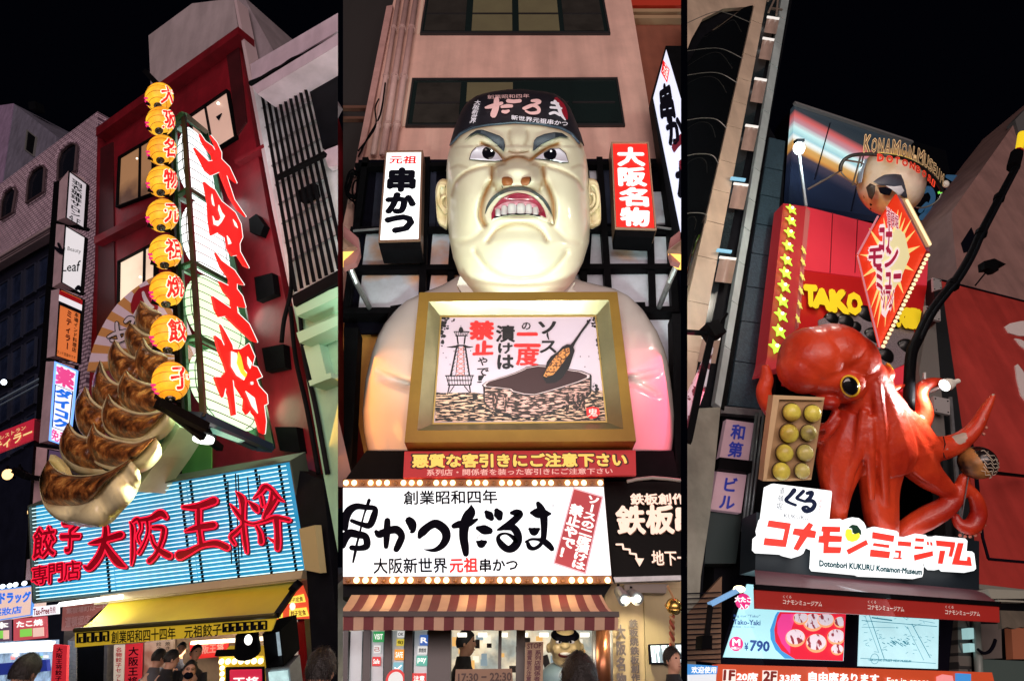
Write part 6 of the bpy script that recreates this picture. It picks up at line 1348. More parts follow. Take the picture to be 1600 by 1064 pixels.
b=MB();b.tube([sp(883,986),sp(883,992)],[17*px,22.5*px],20);b.build('cap',ink,t)
b=MB();b.ell(sp(880,1060),[RT*36*px,FW*22*px,UP*26*px],20,12);b.build('coat',mat('pale_blue_coat',(.35,.55,.65),.3,coat=.5),t,smooth=True)
for s in(-1,1):
 b=MB();b.bar(sp(883+s*4,1001,24*px),sp(883+s*15,996.5,21*px),2.6*px);b.build('eyebrow',ink,t)
 b=MB();b.ell(sp(883+s*10,1002.5,20.5*px),[RT*5*px,FW*2*px,UP*2.4*px],10,6);e=b.build('eye',eyew,t);b=MB();b.ell(sp(883+s*8.6,1002.5,22.5*px),[RT*1.8*px,FW*px,UP*1.8*px],8,6);b.build('pupil',ink,e)
b=MB();b.ell(sp(883,1022,19*px),[RT*11*px,FW*4*px,UP*5*px],14,8);o=b.build('mouth',mat('mouth_dark',(.12,.02,.02),.4),t)
b=MB();b.ell(sp(883,1021,22*px),[RT*8*px,FW*2*px,UP*2.4*px],12,6);b.build('teeth',tm,o)
lamp('window_light','POINT',wallY(6.7).px(880,992,-.0),9,(1,.85,.6),size=.15)
person(906,1068,76,3.9,3.05,mat('black_coat',(.012,.012,.015),.8),'dark haired person seen from behind at the bottom of the middle shop front')
for x,r,m in((932,.05,steel),(941,.09,mat('copper_post',(.35,.14,.07),.3,.8)),(950,.05,steel)):
 b=MB();b.tube([SW.px(x,984,.1),SW.px(x+1,1090,.1)],r,10);tag(b.build('metal_post',m,None,smooth=True),{932:'left thin polished post beside the statue window',941:'thick copper coloured post beside the statue window',950:'right thin polished post against the cream side wall'}[x],'post')
t=thing('cream_side_wall',SW.px(1000,1064,-.1),'cream side wall with hanging black calligraphy right of the posts','wall')
b=MB();b.prism(SW,[(944,905),(1070,905),(1080,1100),(956,1100)],-.1,.2);b.build('wall',mat('cream_wall',(.52,.42,.24),.7,nz=(1.2,.15)),t,clip=MR)
b=MB();b.prism(SW,[(1006,918),(1070,918),(1080,1100),(1010,1100)],-.04,.04);b.build('recess',mat('cream_wall2',(.40,.33,.18),.7),t,clip=MR)
for s,q in(('大阪名物',[(962,975),(977,975),(979,1075),(964,1075)]),('鉄板焼鉄板創作',[(983,967),(996,967),(1000,1066),(987,1066)])):
 b=MB();vtext(b,SW,s,q,.0,.04);b.build('lettering',mat('metal_letter',(.05,.04,.035),.35,.3),t)
b=MB();b.prism(BK,zM6((575,565),(800,565),(790,612),(580,608)),.2,.15);tag(b.build('duct',mat('grey_duct',(.16,.13,.11),.5)),'grey duct box under the gutter above the spot lamps','duct')
for(x0,y0),(x1,y1),lb in(((966,922),(976,937),'left one of the two small spot lamps on the cream side wall'),((986,926),(996,935),'right one of the two small spot lamps on the cream side wall')):
 t=thing('spot_lamp',SW.px(x0,y0,.2),lb,'lamp');b=MB();b.tube([SW.px(x0,y0,.2),SW.px(x1,y1,.35)],[.05,.07],12);b.build('housing',steel,t)
 b=MB();b.ell(SW.px(x1,y1,.36),[RT*.04,FW*.02,UP*.04],10,6);b.build('lens',glow('spot_lens',(.9,1,.9),3),t);b=MB();b.bar(SW.px(x0,y0-10,.2),SW.px(x0,y0,.2),.025);b.build('bracket',black,t)
lamp('side_wall_spot','SPOT',SW.px(985,935,.4),45,(1,.85,.55),SW.px(990,1040,-.1),.06,spot=100)
c=SW.px(1053,947,.5);k=(c-CAM).dot(FW)/900
t=thing('shrine_bell',c-UP*14*k,'round golden bell with a thick twisted rope at the right edge','bell')
b=MB();b.ell(c,[RT*12.5*k,FW*12.5*k,UP*12.5*k],20,14);b.build('bell',mat('brass',(.55,.36,.10),.25,.9),t,smooth=True,clip=MR)
b=MB();b.tube([c+(RT*math.cos(a)+FW*math.sin(a))*12.8*k for a in[2*math.pi*i/20 for i in range(21)]],1.3*k,6);b.build('rim',mat('brass',(.55,.36,.10),.25,.9),t,clip=MR)
for s in(0,1):b=MB();b.tube([at(1050+2.6*math.cos(i*.9+s*math.pi),962+i*2.6,(c-CAM).dot(FW)+2.6*k*math.sin(i*.9+s*math.pi))for i in range(20)],2.4*k,6);b.build('rope_strand',[mat('rope_red',(.30,.06,.03),.7),mat('rope_tan',(.45,.25,.12),.7)][s],t,smooth=True)
b=MB();b.tube([c+UP*12*k,at(1043,915,(c-CAM).dot(FW))],1.8*k,6);b.build('hanging_rope',mat('rope_tan',(.45,.25,.12),.7),t)
q=[(1014,1006),(1066,1004),(1066,1037),(1016,1037)]
t=thing('wall_screen',SW.px(1040,1037,0),'flat screen in black frame showing pale stripes on the cream wall','screen')
b=MB();b.prism(SW,q,.06,.06);b.build('frame',ink,t,clip=MR);b=MB();b.prism(SW,subq(q,.05,.08,.98,.92),.065,.01);b.build('screen',two_tone('screen_picture',(.65,.8,.85),(.12,.18,.22),26,3,.5,em=1.),t,pl=SW,clip=MR)
person(1051,1032,34,5.4,.55,mat('black_coat',(.012,.012,.015),.8),'man with short black hair looking up beside the wall screen at the right edge')
# ================================================================ RIGHT SHOP FRONT
z31=Z(1073,0,2.66);z33=Z(1073,400,3.13);z34=Z(1330,400,3.13);z35=Z(1073,740,3.285);z36=Z(1330,740,3.285);z32=Z(1330,0,2.66)
zO=Z(1180,490,3.94);zV=Z(1370,560,3.8);zG=Z(1310,200,7.09);zW=Z(1320,290,3.94);zK=Z(1180,750,6.65);zJ=Z(1350,800,8.42);zX=Z(1130,890,6.114)
RU=dirv(1330,-540);RH=dirv(4116,1111)
R0=Pl(at(1350,850,8.6),RH,-RU)
RL=[(-1,1074)]
RB=R0.shift(-1.2)
# tall pale tiled building with black curved glass
TBd=R0.shift(.6)
cream=mat('cream_wall_tile',(.60,.46,.34),.45,nz=(1.2,.18));tealt=mat('cool_wall_tile',(.42,.50,.50),.4,nz=(1.2,.18))
t=thing('pale_tiled_building',TBd.px(1100,1060),'pale tiled tower with a dark lamp channel and black curved glass, left of the octopus','building')
b=MB();b.prism(TBd,[(1073,-12),(1240,-12),(1120,640),(1085,1080),(1050,1080),(1050,-12)],-.12,.5);b.build('wall',dark_paint,t,clip=RL)
A0,A1=(1185,-8),(1199,-8)
def strip(nm,L0,L1,Rr0,Rr1,ys_,m,off):
 for k in range(len(ys_)-1):
  y0,y1=ys_[k],ys_[k+1];f=lambda P,Q,y:P[0]+(Q[0]-P[0])*(y-P[1])/(Q[1]-P[1])
  s0=7;q=[(f(L0,L1,y0),y0),(f(Rr0,Rr1,y0+s0),y0+s0),(f(Rr0,Rr1,y1+s0),y1+s0-1.0),(f(L0,L1,y1),y1-1.0)]
  b=MB();b.prism(TBd,q,off+random.uniform(-.004,.004),.1);b.build('tile',m,t,clip=RL)
strip('a',(1181,0),(1090,400),(1198,0),(1122,400),[-12,32,84,122,158,196,250,296,345,400,470,545,630,720,820],cream,.02)
strip('b',(1221,0),(1155,400),(1233,0),(1166,400),[-12,26,64,100,137,172,214,262,310,355,408,470,540,630],tealt,.02)
b=MB();b.prism(TBd,[(1060,-12),(1187,-12),(1183,10),(1130,14),(1098,30),(1080,62),(1073,80),(1060,80)],.01,.1);b.build('corner_panel',cream,t,clip=RL)
gb=mat('black_glass',(.004,.005,.006),.08,spec=.5)
rows=[]
gl_=lambda y:1060 if y>90 else 1073+(90-y)*.55+(max(0,40-y)*1.0)
for i in range(26):
 y=9+i*17.5;xr=1181-y*.2275-2;xl=min(gl_(y),xr-2);rows.append([TBd.px(xl+(xr-xl)*u,y+(1-u)**2*14,.03+.25*math.sin(math.pi*.5*u)*0+.12*math.sin(math.pi*u))for u in[k/10 for k in range(11)]])
b=MB();b.grid(rows);b.build('curved_glass',gb,t,smooth=True,clip=RL)
for y in(22,78,116,187,243,335):
 xr=1181-y*.2275-3;P=[(1062,y+4 if y>60 else y+20),((1073+xr)/2-10,y-2),((1073+xr)/2+15,y),(xr,y+14)]
 b=MB();b.tube([TBd.px(x,yy,.2)for x,yy in catmull(P,5)],.009,5);b.build('glass_joint',mat('joint_line',(.25,.24,.22),.3,.5),t,clip=RL)
b=MB();b.prism(TBd,[(1200,-8),(1219,-8),(1100,560),(1080,640),(1060,640)],-.05,.05);b.build('lamp_channel',mat('channel_glass',(.02,.03,.035),.2,nz=(3,.4)),t,clip=RL)
lb_m=mat('glass_block',(.32,.22,.18),.3,nz=(4,.5),em=(.45,.28,.22),es=.18);lb_hi=glow('block_glint',(.85,.8,.75),.9)
for(x,y,w,h)in((1206,38,19,26),(1198,75,18,34),(1185.5,140,19,38),(1171.5,214,20,40),(1154.5,305,23,40),(1134,420,26,40),(1108,545,28,40)):
 P=[TBd.px(x+w*.1+w/2*math.cos(a),y,.0)for a in(0,)];rows=[]
 for i in range(7):
  v=i/6;yy=y-h/2+h*v;xx=x-(yy-y)*.21
  rows.append([TBd.px(xx-w/2+w*u,yy+3*u,.03+.10*math.sin(math.pi*u))for u in[k/8 for k in range(9)]])
 b=MB();b.grid(rows,caps=False);o=b.build('block_lamp',lb_m,t,smooth=True,clip=RL)
 b=MB();b.prism(TBd,[(x-w/2+h*.1,y-h/2),(x+w/2+h*.1,y-h/2+3),(x+w/2+h*.08,y-h/2+6),(x-w/2+h*.08,y-h/2+3)],.14,.02);b.build('lamp_edge',lb_hi,o,clip=RL)
b=MB()
for p,q in(((1200,2),(1212,-8)),((1203,14),(1222,16)),((1216,-8),(1213,24)),((1201,20),(1210,0))):b.bar(TBd.px(*p,.15),TBd.px(*q,.15),.05)
tag(b.build('roof_machinery',mat('dusty_steel',(.28,.22,.18),.5,.4),t),kind='stuff')
for(y0,y1)in((276,280),(388,392)):f=1199-y0*.193;b=MB();b.prism(TBd,[(f-3,y0),(f+20,y0+3),(f+19,y1+3),(f-4,y1)],.12,.03);b.build('blue_rail',glow('blue_rail',(.25,.55,.75),.7),t)
b=MB();b.prism(TBd,[(1050,640),(1126,636),(1110,800),(1095,900),(1085,1075),(1050,1075)],.03,.1);b.build('lower_wall',mat('greenish_wall',(.26,.27,.22),.5,nz=(1.5,.4)),t,clip=RL)
for q in([(1073,960),(1128,900),(1126,1036),(1073,1030)],):
 b=MB();b.prism(TBd,q,.05,.05);b.build('tiled_base',mat('brown_small_tile',(.20,.12,.07),.5,nz=(2,.3)),t,clip=RL)
 for k in range(14):y=925+k*8;b=MB();b.bar(TBd.px(1074,y+2,.1),TBd.px(1126,y,.1),.012);b.build('tile_joint',ink,t,clip=RL)
b=MB();b.prism(TBd,z35((0,975),(160,985),(155,1025),(0,1030)),.6,.05);o=tag(b.build('blue_strip_sign',glow('strip_blue',(.05,.25,.6),.9),clip=RL),'blue strip sign reading 欢迎使用 at the lower left of the octopus shop','sign')
b=MB();text(b,TBd,'欢迎使用',z35((25,988),(152,990),(150,1022),(25,1022)),.606,.02);b.build('lettering',white_ink,o,clip=RL)
b=MB();b.prism(TBd,z35((0,1030),(152,1026),(150,1070),(0,1070)),.58,.05);tag(b.build('white_strip_sign',glow('strip_white',(.7,.72,.75),.9),clip=RL),'plain pale strip below the blue 欢迎使用 sign','sign')
b=MB();b.prism(TBd,z33((118,435),(132,445),(95,640),(40,800),(0,900),(-30,900),(-30,720),(0,690),(60,570)),1.0,.08)
tag(b.build('slanted_billboard',two_tone('scribble_print',(.55,.50,.55),(.10,.02,.03),9,7,.53,uvm=False,em=.35),clip=RL),'narrow slanted billboard with red and white scribbles, left edge of the octopus front','billboard')
t=thing('lamp_bracket_arm',TBd.px(1112,525,1.1),'black bracket with small lamp above the scribbled billboard','bracket')
b=MB();b.bar(TBd.px(1060,518,1.1),TBd.px(1106,521,1.1),.05);b.build('arm',black,t,clip=RL)
b=MB();b.bar(TBd.px(1104,521,1.1),TBd.px(1122,515,1.1),.2,.2);b.tube([TBd.px(x,y,1.1)for x,y in((1121,515),(1130,500),(1136,490))],.02,6);b.build('clamp',black,t)
b=MB();b.bar(TBd.px(1112,524,1.1),TBd.px(1094,600,1.1),.08);b.bar(TBd.px(1094,600,1.1),TBd.px(1075,690,1.1),.08);b.build('post',black,t,clip=RL)
# slate tiled column and building name sign
SL=R0.shift(.1)
t=thing('slate_tiled_wall',SL.px(1150,640),'blue slate tiled wall strip between the pale tower and the red stars sign','wall')
b=MB();b.prism(SL,[(1203,200),(1226,240),(1215,560),(1188,1000),(1110,1000),(1130,636),(1166,400)],-.03,.3);b.build('wall',dark_paint,t)
slate=mat('slate_tile',(.045,.09,.12),.35,nz=(22,.6),bump=(40,.3),spec=.7)
yy=[215,262,305,350,396,448,502,565,634]
for k in range(8):
 y0,y1=yy[k],yy[k+1];l=lambda y:1173-(y-400)*.153;r=lambda y:1210-(y-400)*.095
 b=MB();b.prism(SL,[(l(y0)+1,y0),(r(y0+6),y0+6),(r(y1+5),y1+4.6),(l(y1)+1,y1-1.4)],.02+random.uniform(-.004,.004),.05);b.build('tile',slate,t)
b=MB();b.bar(SL.px(1166,400,.1),SL.px(1128,640,.1),.06);b.bar(SL.px(1200,200,.1),SL.px(1166,400,.1),.06);b.build('edge_post',black,t)
b=MB();b.prism(SL,[(1128,634),(1192,640),(1190,650),(1126,645)],.1,.1);b.build('coping',steel,t)
q=[(1135,655),(1178,661),(1158,801),(1110,795)]
t=thing('building_name_sign',SL.px(1130,800,.3),'dim pinkish sign with blue characters 和第一ビル under the slate tiles','sign')
b=MB();b.prism(SL,q,.3,.08);b.build('panel',mat('dusty_pink_panel',(.42,.28,.32),.5,em=(.4,.25,.3),es=.25,nz=(2,.35)),t)
for c_,k in(('和',0),('第',1),('一',2),('ビ',3),('ル',4)):
 b=MB();text(b,SL,c_,subq(q,.25,.04+k*.195,.75,.04+k*.195+.17),.31,.03,cell=True);b.build('lettering',mat('deep_blue_ink',(.01,.02,.20),.5,em=(.02,.04,.35),es=.3),t)
b=MB();b.prism(SL,[(1125,714),(1176,720),(1174,738),(1122,732)],.4,.1);b.build('cross_bar',black,t)
for i,x in enumerate((1182,1187,1193)):b=MB();b.tube([SL.px(x,645,.35),SL.px(x-22,830,.35)],.02,8);tag(b.build('conduit_pipe',mat('conduit_grey',(.14,.17,.18),.4,.5),None,smooth=True),['left','middle','right'][i]+' one of three thin grey conduits beside the building name sign','pipe')
b=MB();b.prism(SL,[(1092,800),(1160,800),(1150,880),(1085,880)],.2,.2);tag(b.build('wall_cabinet',mat('green_black_box',(.02,.035,.035),.5)),'dark green wall cabinet under the building name sign','cabinet')
t=thing('strip_lamp',SL.px(1140,930,.9),'slim lamp bar on a black stand in front of the menu screens','lamp')
b=MB();b.bar(SL.px(1109,944,1.0),SL.px(1152,922,1.0),.06,.05);b.build('lamp_bar',mat('blue_lamp_bar',(.15,.35,.6),.3,em=(.2,.4,.7),es=.6),t)
b=MB();b.ell(SL.px(1155,920,1.02),[RT*.07,FW*.03,UP*.04],10,6);b.build('bulb',glow('warm_bulb',(1,.85,.5),3),t)
b=MB();b.bar(SL.px(1110,946,1.0),SL.px(1103,1005,1.0),.05);b.prism(SL,z35((82,828),(132,828),(130,900),(78,900)),1.05,.12);b.build('stand',black,t)
# dark rear wall, panels with painted neon reflections, lamp
t=thing('dark_rear_building',RB.px(1400,1000),'unlit dark building behind the octopus with faint painted blue leaves','building')
b=MB();b.prism(RB,[(1225,300),(1242,165),(1478,236),(1540,560),(1540,1000),(1160,1000)],-.6,1);b.build('wall',mat('near_black',(.0025,.003,.005),.9,spec=.02),t)
blu=mat('blue_brush_paint',(.03,.11,.22),.5,em=(.03,.12,.24),es=.25)
for s in([(1480,276,6),(1495,280,12),(1512,280,8)],[(1480,296,4),(1500,300,9),(1512,306,6)],[(1490,308,10),(1496,318,8)],[(1441,300,9),(1452,296,10),(1458,310,8),(1448,330,8)],[(1440,340,9),(1455,332,12),(1462,345,8)],[(1450,365,8),(1462,358,10),(1462,380,8),(1455,392,6)],[(1440,352,6),(1448,372,8)],[(1456,402,8),(1470,400,9),(1472,420,8),(1460,430,7)],[(1470,440,8),(1478,452,6)],[(1448,318,5),(1438,330,7)]):
 b=MB();b.stroke(RB,s,-.55,.03);b.build('painted_leaf',blu,t)
BQ2=[(1242,163),(1424,224),(1416,345),(1232,318)]
t=thing('reflection_panels',RB.px(1320,330,.2),'dark panels with painted red, white and orange neon reflections, above the red sign','billboard')
m=bpy.data.materials.new('reflection_streaks');m.use_nodes=True;nt=m.node_tree;bs=nt.nodes['Principled BSDF'];tc=nt.nodes.new('ShaderNodeTexCoord');sp_=nt.nodes.new('ShaderNodeSeparateXYZ');nt.links.new(tc.outputs['UV'],sp_.inputs[0])
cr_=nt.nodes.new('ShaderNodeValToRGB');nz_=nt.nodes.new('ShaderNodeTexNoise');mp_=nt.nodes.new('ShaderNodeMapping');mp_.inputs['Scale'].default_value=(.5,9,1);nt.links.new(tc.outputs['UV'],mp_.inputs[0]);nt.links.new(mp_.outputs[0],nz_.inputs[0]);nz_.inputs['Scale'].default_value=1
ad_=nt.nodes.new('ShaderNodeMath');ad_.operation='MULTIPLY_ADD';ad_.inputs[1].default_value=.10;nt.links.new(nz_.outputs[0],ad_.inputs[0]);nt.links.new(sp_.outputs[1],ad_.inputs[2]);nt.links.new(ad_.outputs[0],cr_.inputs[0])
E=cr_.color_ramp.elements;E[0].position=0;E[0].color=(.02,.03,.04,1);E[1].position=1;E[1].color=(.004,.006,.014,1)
for p_,c_ in((.10,(.03,.04,.05)),(.17,(.55,.12,.12)),(.25,(.45,.25,.3)),(.30,(.55,.85,.85)),(.37,(.30,.55,.6)),(.41,(.75,.85,.85)),(.47,(.55,.35,.12)),(.52,(.50,.22,.05)),(.58,(.05,.04,.06)),(.66,(.010,.014,.03))):x_=E.new(p_);x_.color=(*c_,1)  # neon reflections on the panels painted as streaks that also glow
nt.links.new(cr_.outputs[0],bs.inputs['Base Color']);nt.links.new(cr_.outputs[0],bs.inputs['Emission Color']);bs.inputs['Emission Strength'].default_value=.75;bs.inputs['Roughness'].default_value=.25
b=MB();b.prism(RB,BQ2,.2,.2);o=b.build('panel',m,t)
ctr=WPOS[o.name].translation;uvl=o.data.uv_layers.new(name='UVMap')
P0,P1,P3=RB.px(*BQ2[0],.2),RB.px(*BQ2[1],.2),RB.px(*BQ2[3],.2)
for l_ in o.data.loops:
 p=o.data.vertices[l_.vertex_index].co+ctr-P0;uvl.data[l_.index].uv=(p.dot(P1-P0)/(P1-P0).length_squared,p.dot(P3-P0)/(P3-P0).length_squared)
b=MB();b.bar(RB.px(1241,162,.25),RB.px(1425,223,.25),.10);b.build('top_edge',mat('edge_grey',(.2,.2,.2),.5),t)
for p,q in(((1297,193),(1273,280)),((1356,212),(1330,330))):b=MB();b.bar(RB.px(*p,.22),RB.px(*q,.22),.03);b.build('panel_joint',ink,t)
c=RB.px(1248.5,232,.8);k=(c-CAM).dot(FW)/900
t=thing('street_flood_lamp',RB.px(1259,323,.6),'brilliant white lamp on a thin pole above the stars column','lamp')
b=MB();b.ell(c,[RT*8.5*k,FW*7*k,UP*10*k],20,12);b.build('lens',glow('cyan_lamp',(.75,.97,1),9),t,smooth=True)
b=MB();b.bar(c-UP*9*k,RB.px(1259.5,323,.6),.05);b.build('pole',mat('pole_pale',(.5,.5,.5),.4),t)
b=MB();b.bar(c+UP*9*k,c+UP*13*k,.2);b.build('housing',black,t)
lamp('street_lamp_light','POINT',c-FW*.4+UP*0,120,(.7,.95,1),size=.25)
# red star sign with TAKOYAKI lettering
BDq=[(1258,323),(1348,346),(1330,500),(1243,485)]
BD=R0.shift(.35)
redb=mat('red_sign_paint',(.62,.035,.055),.4,em=(.9,.05,.08),es=.32,nz=(.8,.15));dredb=mat('deep_red_paint',(.45,.012,.012),.4,em=(.6,.012,.012),es=.18)
t=thing('takoyaki_sign',BD.px(1340,620),'big red sign board with yellow TAKOYAKI letters, black dots and glitter panel behind the octopus','sign')
b=MB();b.prism(BD,[(1259,323),(1452,372),(1448,448),(1416,640),(1240,590),(1243,500)],-.01,.3);b.build('board',dredb,t)
b=MB();b.prism(BD,[(1259,323),(1452,372),(1448,446),(1260,422),(1250,420)],.015,.02);b.build('upper_panel',redb,t)
for x in(1301,1340):b=MB();b.bar(BD.px(x,333+(x-1301)*.25,.03),BD.px(x-4,426,.03),.015);b.build('panel_joint',mat('joint_red',(.25,.01,.02),.5),t)
glit=mat('glitter_panel',(.32,.27,.30),.4,nz=(60,.8),bump=(60,.5))
b=MB();b.prism(BD,[(1279,500),(1300,492),(1330,480),(1420,500),(1438,540),(1428,562),(1390,580),(1280,560)],.02,.02);b.build('glitter_panel',glit,t)
b=MB();b.prism(BD,[(1394,578),(1420,568),(1414,612),(1388,608)],.03,.02);b.build('lower_panel',redb,t)
for x,y,r in((1319.6,505,14.5),(1350,493,16),(1363.5,527,16),(1382,558,14.5),(1414.7,544,15),(1298,500,12),(1392,505,14),(1336,512,10)):
 c=BD.px(x,y,.02);k=(c-CAM).dot(FW)/900;b=MB();b.ell(c,[RT*r*k,FW*r*.4*k,UP*r*k],20,12);b.build('black_dot',mat('black_dome',(.006,.006,.007),.25),t,smooth=True)
yl=mat('yellow_letter_paint',(.85,.62,.02),.4,em=(.9,.65,.02),es=.45)
for c_,q in(('T',z33((578,148),(632,152),(632,240),(582,236))),('A',z33((622,165),(700,168),(704,262),(622,244))),('K',z33((705,172),(778,176),(790,275),(714,264))),('O',z33((786,184),(850,190),(856,276),(792,282))),('K',z34((232,258),(284,262),(276,344),(228,338))),('I',z34((292,262),(320,266),(308,348),(282,344)))):
 b=MB();text(b,BD,c_,q,.10,.085);b.build('letter',yl,t);b=MB();text(b,BD,c_,[(x+1,y+1.5)for x,y in q],.05,.09);b.build('letter_side',mat('letter_brown',(.15,.05,.01),.5),t)
t=thing('star_column',BD.px(1200,580),'red column edged with a string of lit yellow green stars left of the takoyaki sign','sign')
b=MB();b.prism(BD,[(1224,318),(1259,323),(1243,500),(1237,570),(1193,580),(1198,560)],.30,.28);b.build('column',mat('red_column',(.42,.03,.04),.4,em=(.6,.03,.04),es=.15,nz=(1,.2)),t)
b=MB();b.prism(BD,[(1259,323),(1266,330),(1254,450),(1248,512),(1243,500)],.28,.2);b.build('column_side',mat('rose_side',(.45,.12,.12),.5,em=(.6,.15,.12),es=.2),t)
star=glow('star_lime',(.55,1,.06),1.15);star2=glow('star_dim',(.75,.70,.12),.8)
def starpts(r,rr):return[(r if i%2==0 else rr)for i in range(10)]
def starmesh(m):
 b=MB();n=10;V_=[]
 for i in range(n):a=math.pi/2+2*math.pi*i/n;r=1.if i%2==0 else.50;V_.append(V((math.cos(a)*r,0,math.sin(a)*r)))
 b.add([V((0,-.32,0))]+V_+[v+V((0,.25,0))for v in V_],[(0,1+(i+1)%n,1+i)for i in range(n)]+[(1+i,1+(i+1)%n,11+(i+1)%n,11+i)for i in range(n)]);return b.mesh('star',m)[0]
sm1,sm2=starmesh(star),starmesh(star2)
BM=Matrix(((BD.a.x,-BD.N.x,-BD.b.x),(BD.a.y,-BD.N.y,-BD.b.y),(BD.a.z,-BD.N.z,-BD.b.z)))
cb_,_=MB().ell(V((0,0,0)),[V((.028,0,0)),V((0,.028,0)),V((0,0,.028))],8,6).mesh('bulb',glow('star_core',(.9,1,.7),2.5),True)
for i,(x,y)in enumerate(((1237,326),(1236.5,344),(1234.6,363),(1232,383),(1229.5,405),(1228,425),(1225.7,446),(1223,468.7),(1221,491),(1218.4,515.7),(1212.6,541))):
 c=BD.px(x,y,.38);k=(c-CAM).dot(FW)/900*(10.2+i*.33);o=place(sm1,'star',Matrix.Translation(c)@(BM@Matrix.Diagonal((k,k*.5,k*1.12))).to_4x4()@Matrix.Rotation(.1*math.sin(i*3),4,'Y'),t)
 place(cb_,'bulb',Matrix.Translation(c+BD.N*k*.2),t)
for i,(x,y)in enumerate(((1256,390),(1255,408),(1254,431),(1252,453),(1250,475),(1247,497))):
 c=BD.px(x,y,.36);k=(c-CAM).dot(FW)/900*8;place(sm2,'star',Matrix.Translation(c)@(BM@Matrix.Diagonal((k*.5,k*.6,k*1.2))).to_4x4(),t)
# right brown wall and giant red billboard
WR=R0.shift(.2)
t=thing('brown_wall_building',WR.px(1560,500),'plain purple brown wall building at the upper right with one small dark window','building')
b=MB();b.prism(WR,[(1487,342),(1488,330),(1612,155),(1640,500),(1500,470)],-.2,2)
b.build('wall',mat('purple_brown_render',(.34,.19,.17),.7,nz=(1,.25),bump=(10,.15)),t)
b=MB();b.prism(WR,[(1586,188),(1640,130),(1640,210),(1592,208)],-.1,.3);b.build('grey_parapet',mat('parapet_grey',(.12,.12,.12),.6),t)
b=MB();b.prism(WR,z32((500,945),(518,990),(505,1040),(470,1050),(458,1010)),-.18,.03);b.build('window',ink,t)
t=thing('red_billboard',WR.px(1540,900),'giant plain red billboard wall with white leaf marks at the right edge','billboard')
rb=mat('billboard_red',(.50,.055,.045),.35,nz=(.9,.25),bump=(2,.05),coat=.2)
b=MB();b.prism(WR,[(1470.5,437),(1640,480),(1640,925),(1529,912),(1502,665)],.05,.3);b.build('panel',rb,t)
for P in([(1526,744),(1535,840),(1544,873),(1600,878)],[(1518,690),(1530,800)],[(1471,438),(1640,481)]):
 b=MB();P=[WR.px(x,y,.06)for x,y in P]
 for p,q in zip(P[:-1],P[1:]):b.bar(p,q,.035)
 b.build('panel_joint',ink,t)
for P in(((752,345),(775,330),(830,318),(870,315),(870,392),(820,390),(770,375)),((800,402),(830,408),(870,430),(870,470),(830,440)),((803,535),(815,528),(840,560),(870,620),(870,730),(830,680),(810,600))):
 b=MB();b.prism(WR,z34(*P),.07,.02);b.build('white_leaf',mat('leaf_white',(.78,.68,.66),.5),t)
b=MB();b.prism(WR,[(1528,912),(1640,925),(1640,936),(1530,920)],.1,.2);tag(b.build('grey_ledge',mat('ledge_grey',(.22,.22,.19),.6)),'dirty grey ledge under the red billboard','ledge')
t=thing('steel_support_column',WR.px(1480,700),'grey steel column with bolted plates between the octopus and the red billboard','column')
b=MB();b.prism(WR,[(1458,434),(1470,436),(1503,665),(1530,915),(1480,900),(1472,700),(1466,560)],.25,.2);b.build('column',mat('column_black',(.012,.014,.016),.5),t)
b=MB();b.prism(WR,[(1446,520),(1462,505),(1470,600),(1478,690),(1452,700),(1436,580)],.3,.1);b.build('concrete_edge',mat('dim_concrete',(.16,.15,.14),.7),t)
for q in(z34((400,105),(440,118),(444,160),(404,172)),z34((362,242),(436,262),(438,318),(366,300)),z34((402,684),(482,700),(484,776),(408,760))):
 b=MB();b.prism(WR,q,.5,.05);o=b.build('bolted_plate',mat('plate_grey',(.42,.40,.40),.5,.2),t)
 for u,v in((.12,.14),(.88,.14),(.88,.86),(.12,.86)):c=WR.px(*qpt(q,u,v),.51);g=MB();g.ell(c,[RT*.012,FW*.012,UP*.012],6,4);g.build('bolt',ink,o)
b=MB();b.prism(WR,[(1484,620),(1488,620),(1512,900),(1506,900)],.4,.03);b.build('light_edge',steel,t)
t=thing('diagonal_pole',WR.px(1435,640,1.4),'black pole wrapped in cable rising diagonally to a yellow tip at the upper right','pole')
PP=[(1600,222),(1589,259),(1563,308),(1533,365),(1518,398),(1496,435),(1458,483),(1435,528),(1423,560),(1420,640)]
b=MB();b.tube([WR.px(x,y,1.6)for x,y in catmull(PP[1:],4)],.075,8);b.build('pole',black,t,smooth=True)
b=MB();b.tube([WR.px(x+3,y+2,1.68)for x,y in catmull(PP[1:-2],5)],.025,6);b.build('cable',dark_paint,t,smooth=True)
b=MB();b.tube([WR.px(1597,210,1.6),WR.px(1592,236,1.6)],[.09,.075],10);b.build('yellow_tip',glow('yellow_tip',(.95,.65,.02),.8),t)
b=MB();b.tube([WR.px(1592,236,1.6),WR.px(1589,243,1.6)],.09,10);b.build('red_ring',red_ink,t)
for x,y in((1561,310),(1533,365),(1489,445)):b=MB();b.tube([WR.px(x+1,y-3,1.6),WR.px(x-1,y+3,1.6)],.10,8);b.build('clip',black,t)
b=MB();b.tube([WR.px(1589,240,1.6),WR.px(1583,262,1.6)],.13,8);b.build('joint_box',black,t)
t=thing('wall_flood_light',WR.px(1526,446,.4),'small black floodlight on a thin arm against the brown wall','lamp')
b=MB();b.bar(WR.px(1524,446,.3),WR.px(1545,420,.5),.03);b.build('arm',black,t)
b=MB();b.prism(WR,z34((650,25),(700,12),(758,40),(742,46),(720,40),(722,70),(700,74),(680,60),(655,62)),.6,.15);b.build('housing',black,t)
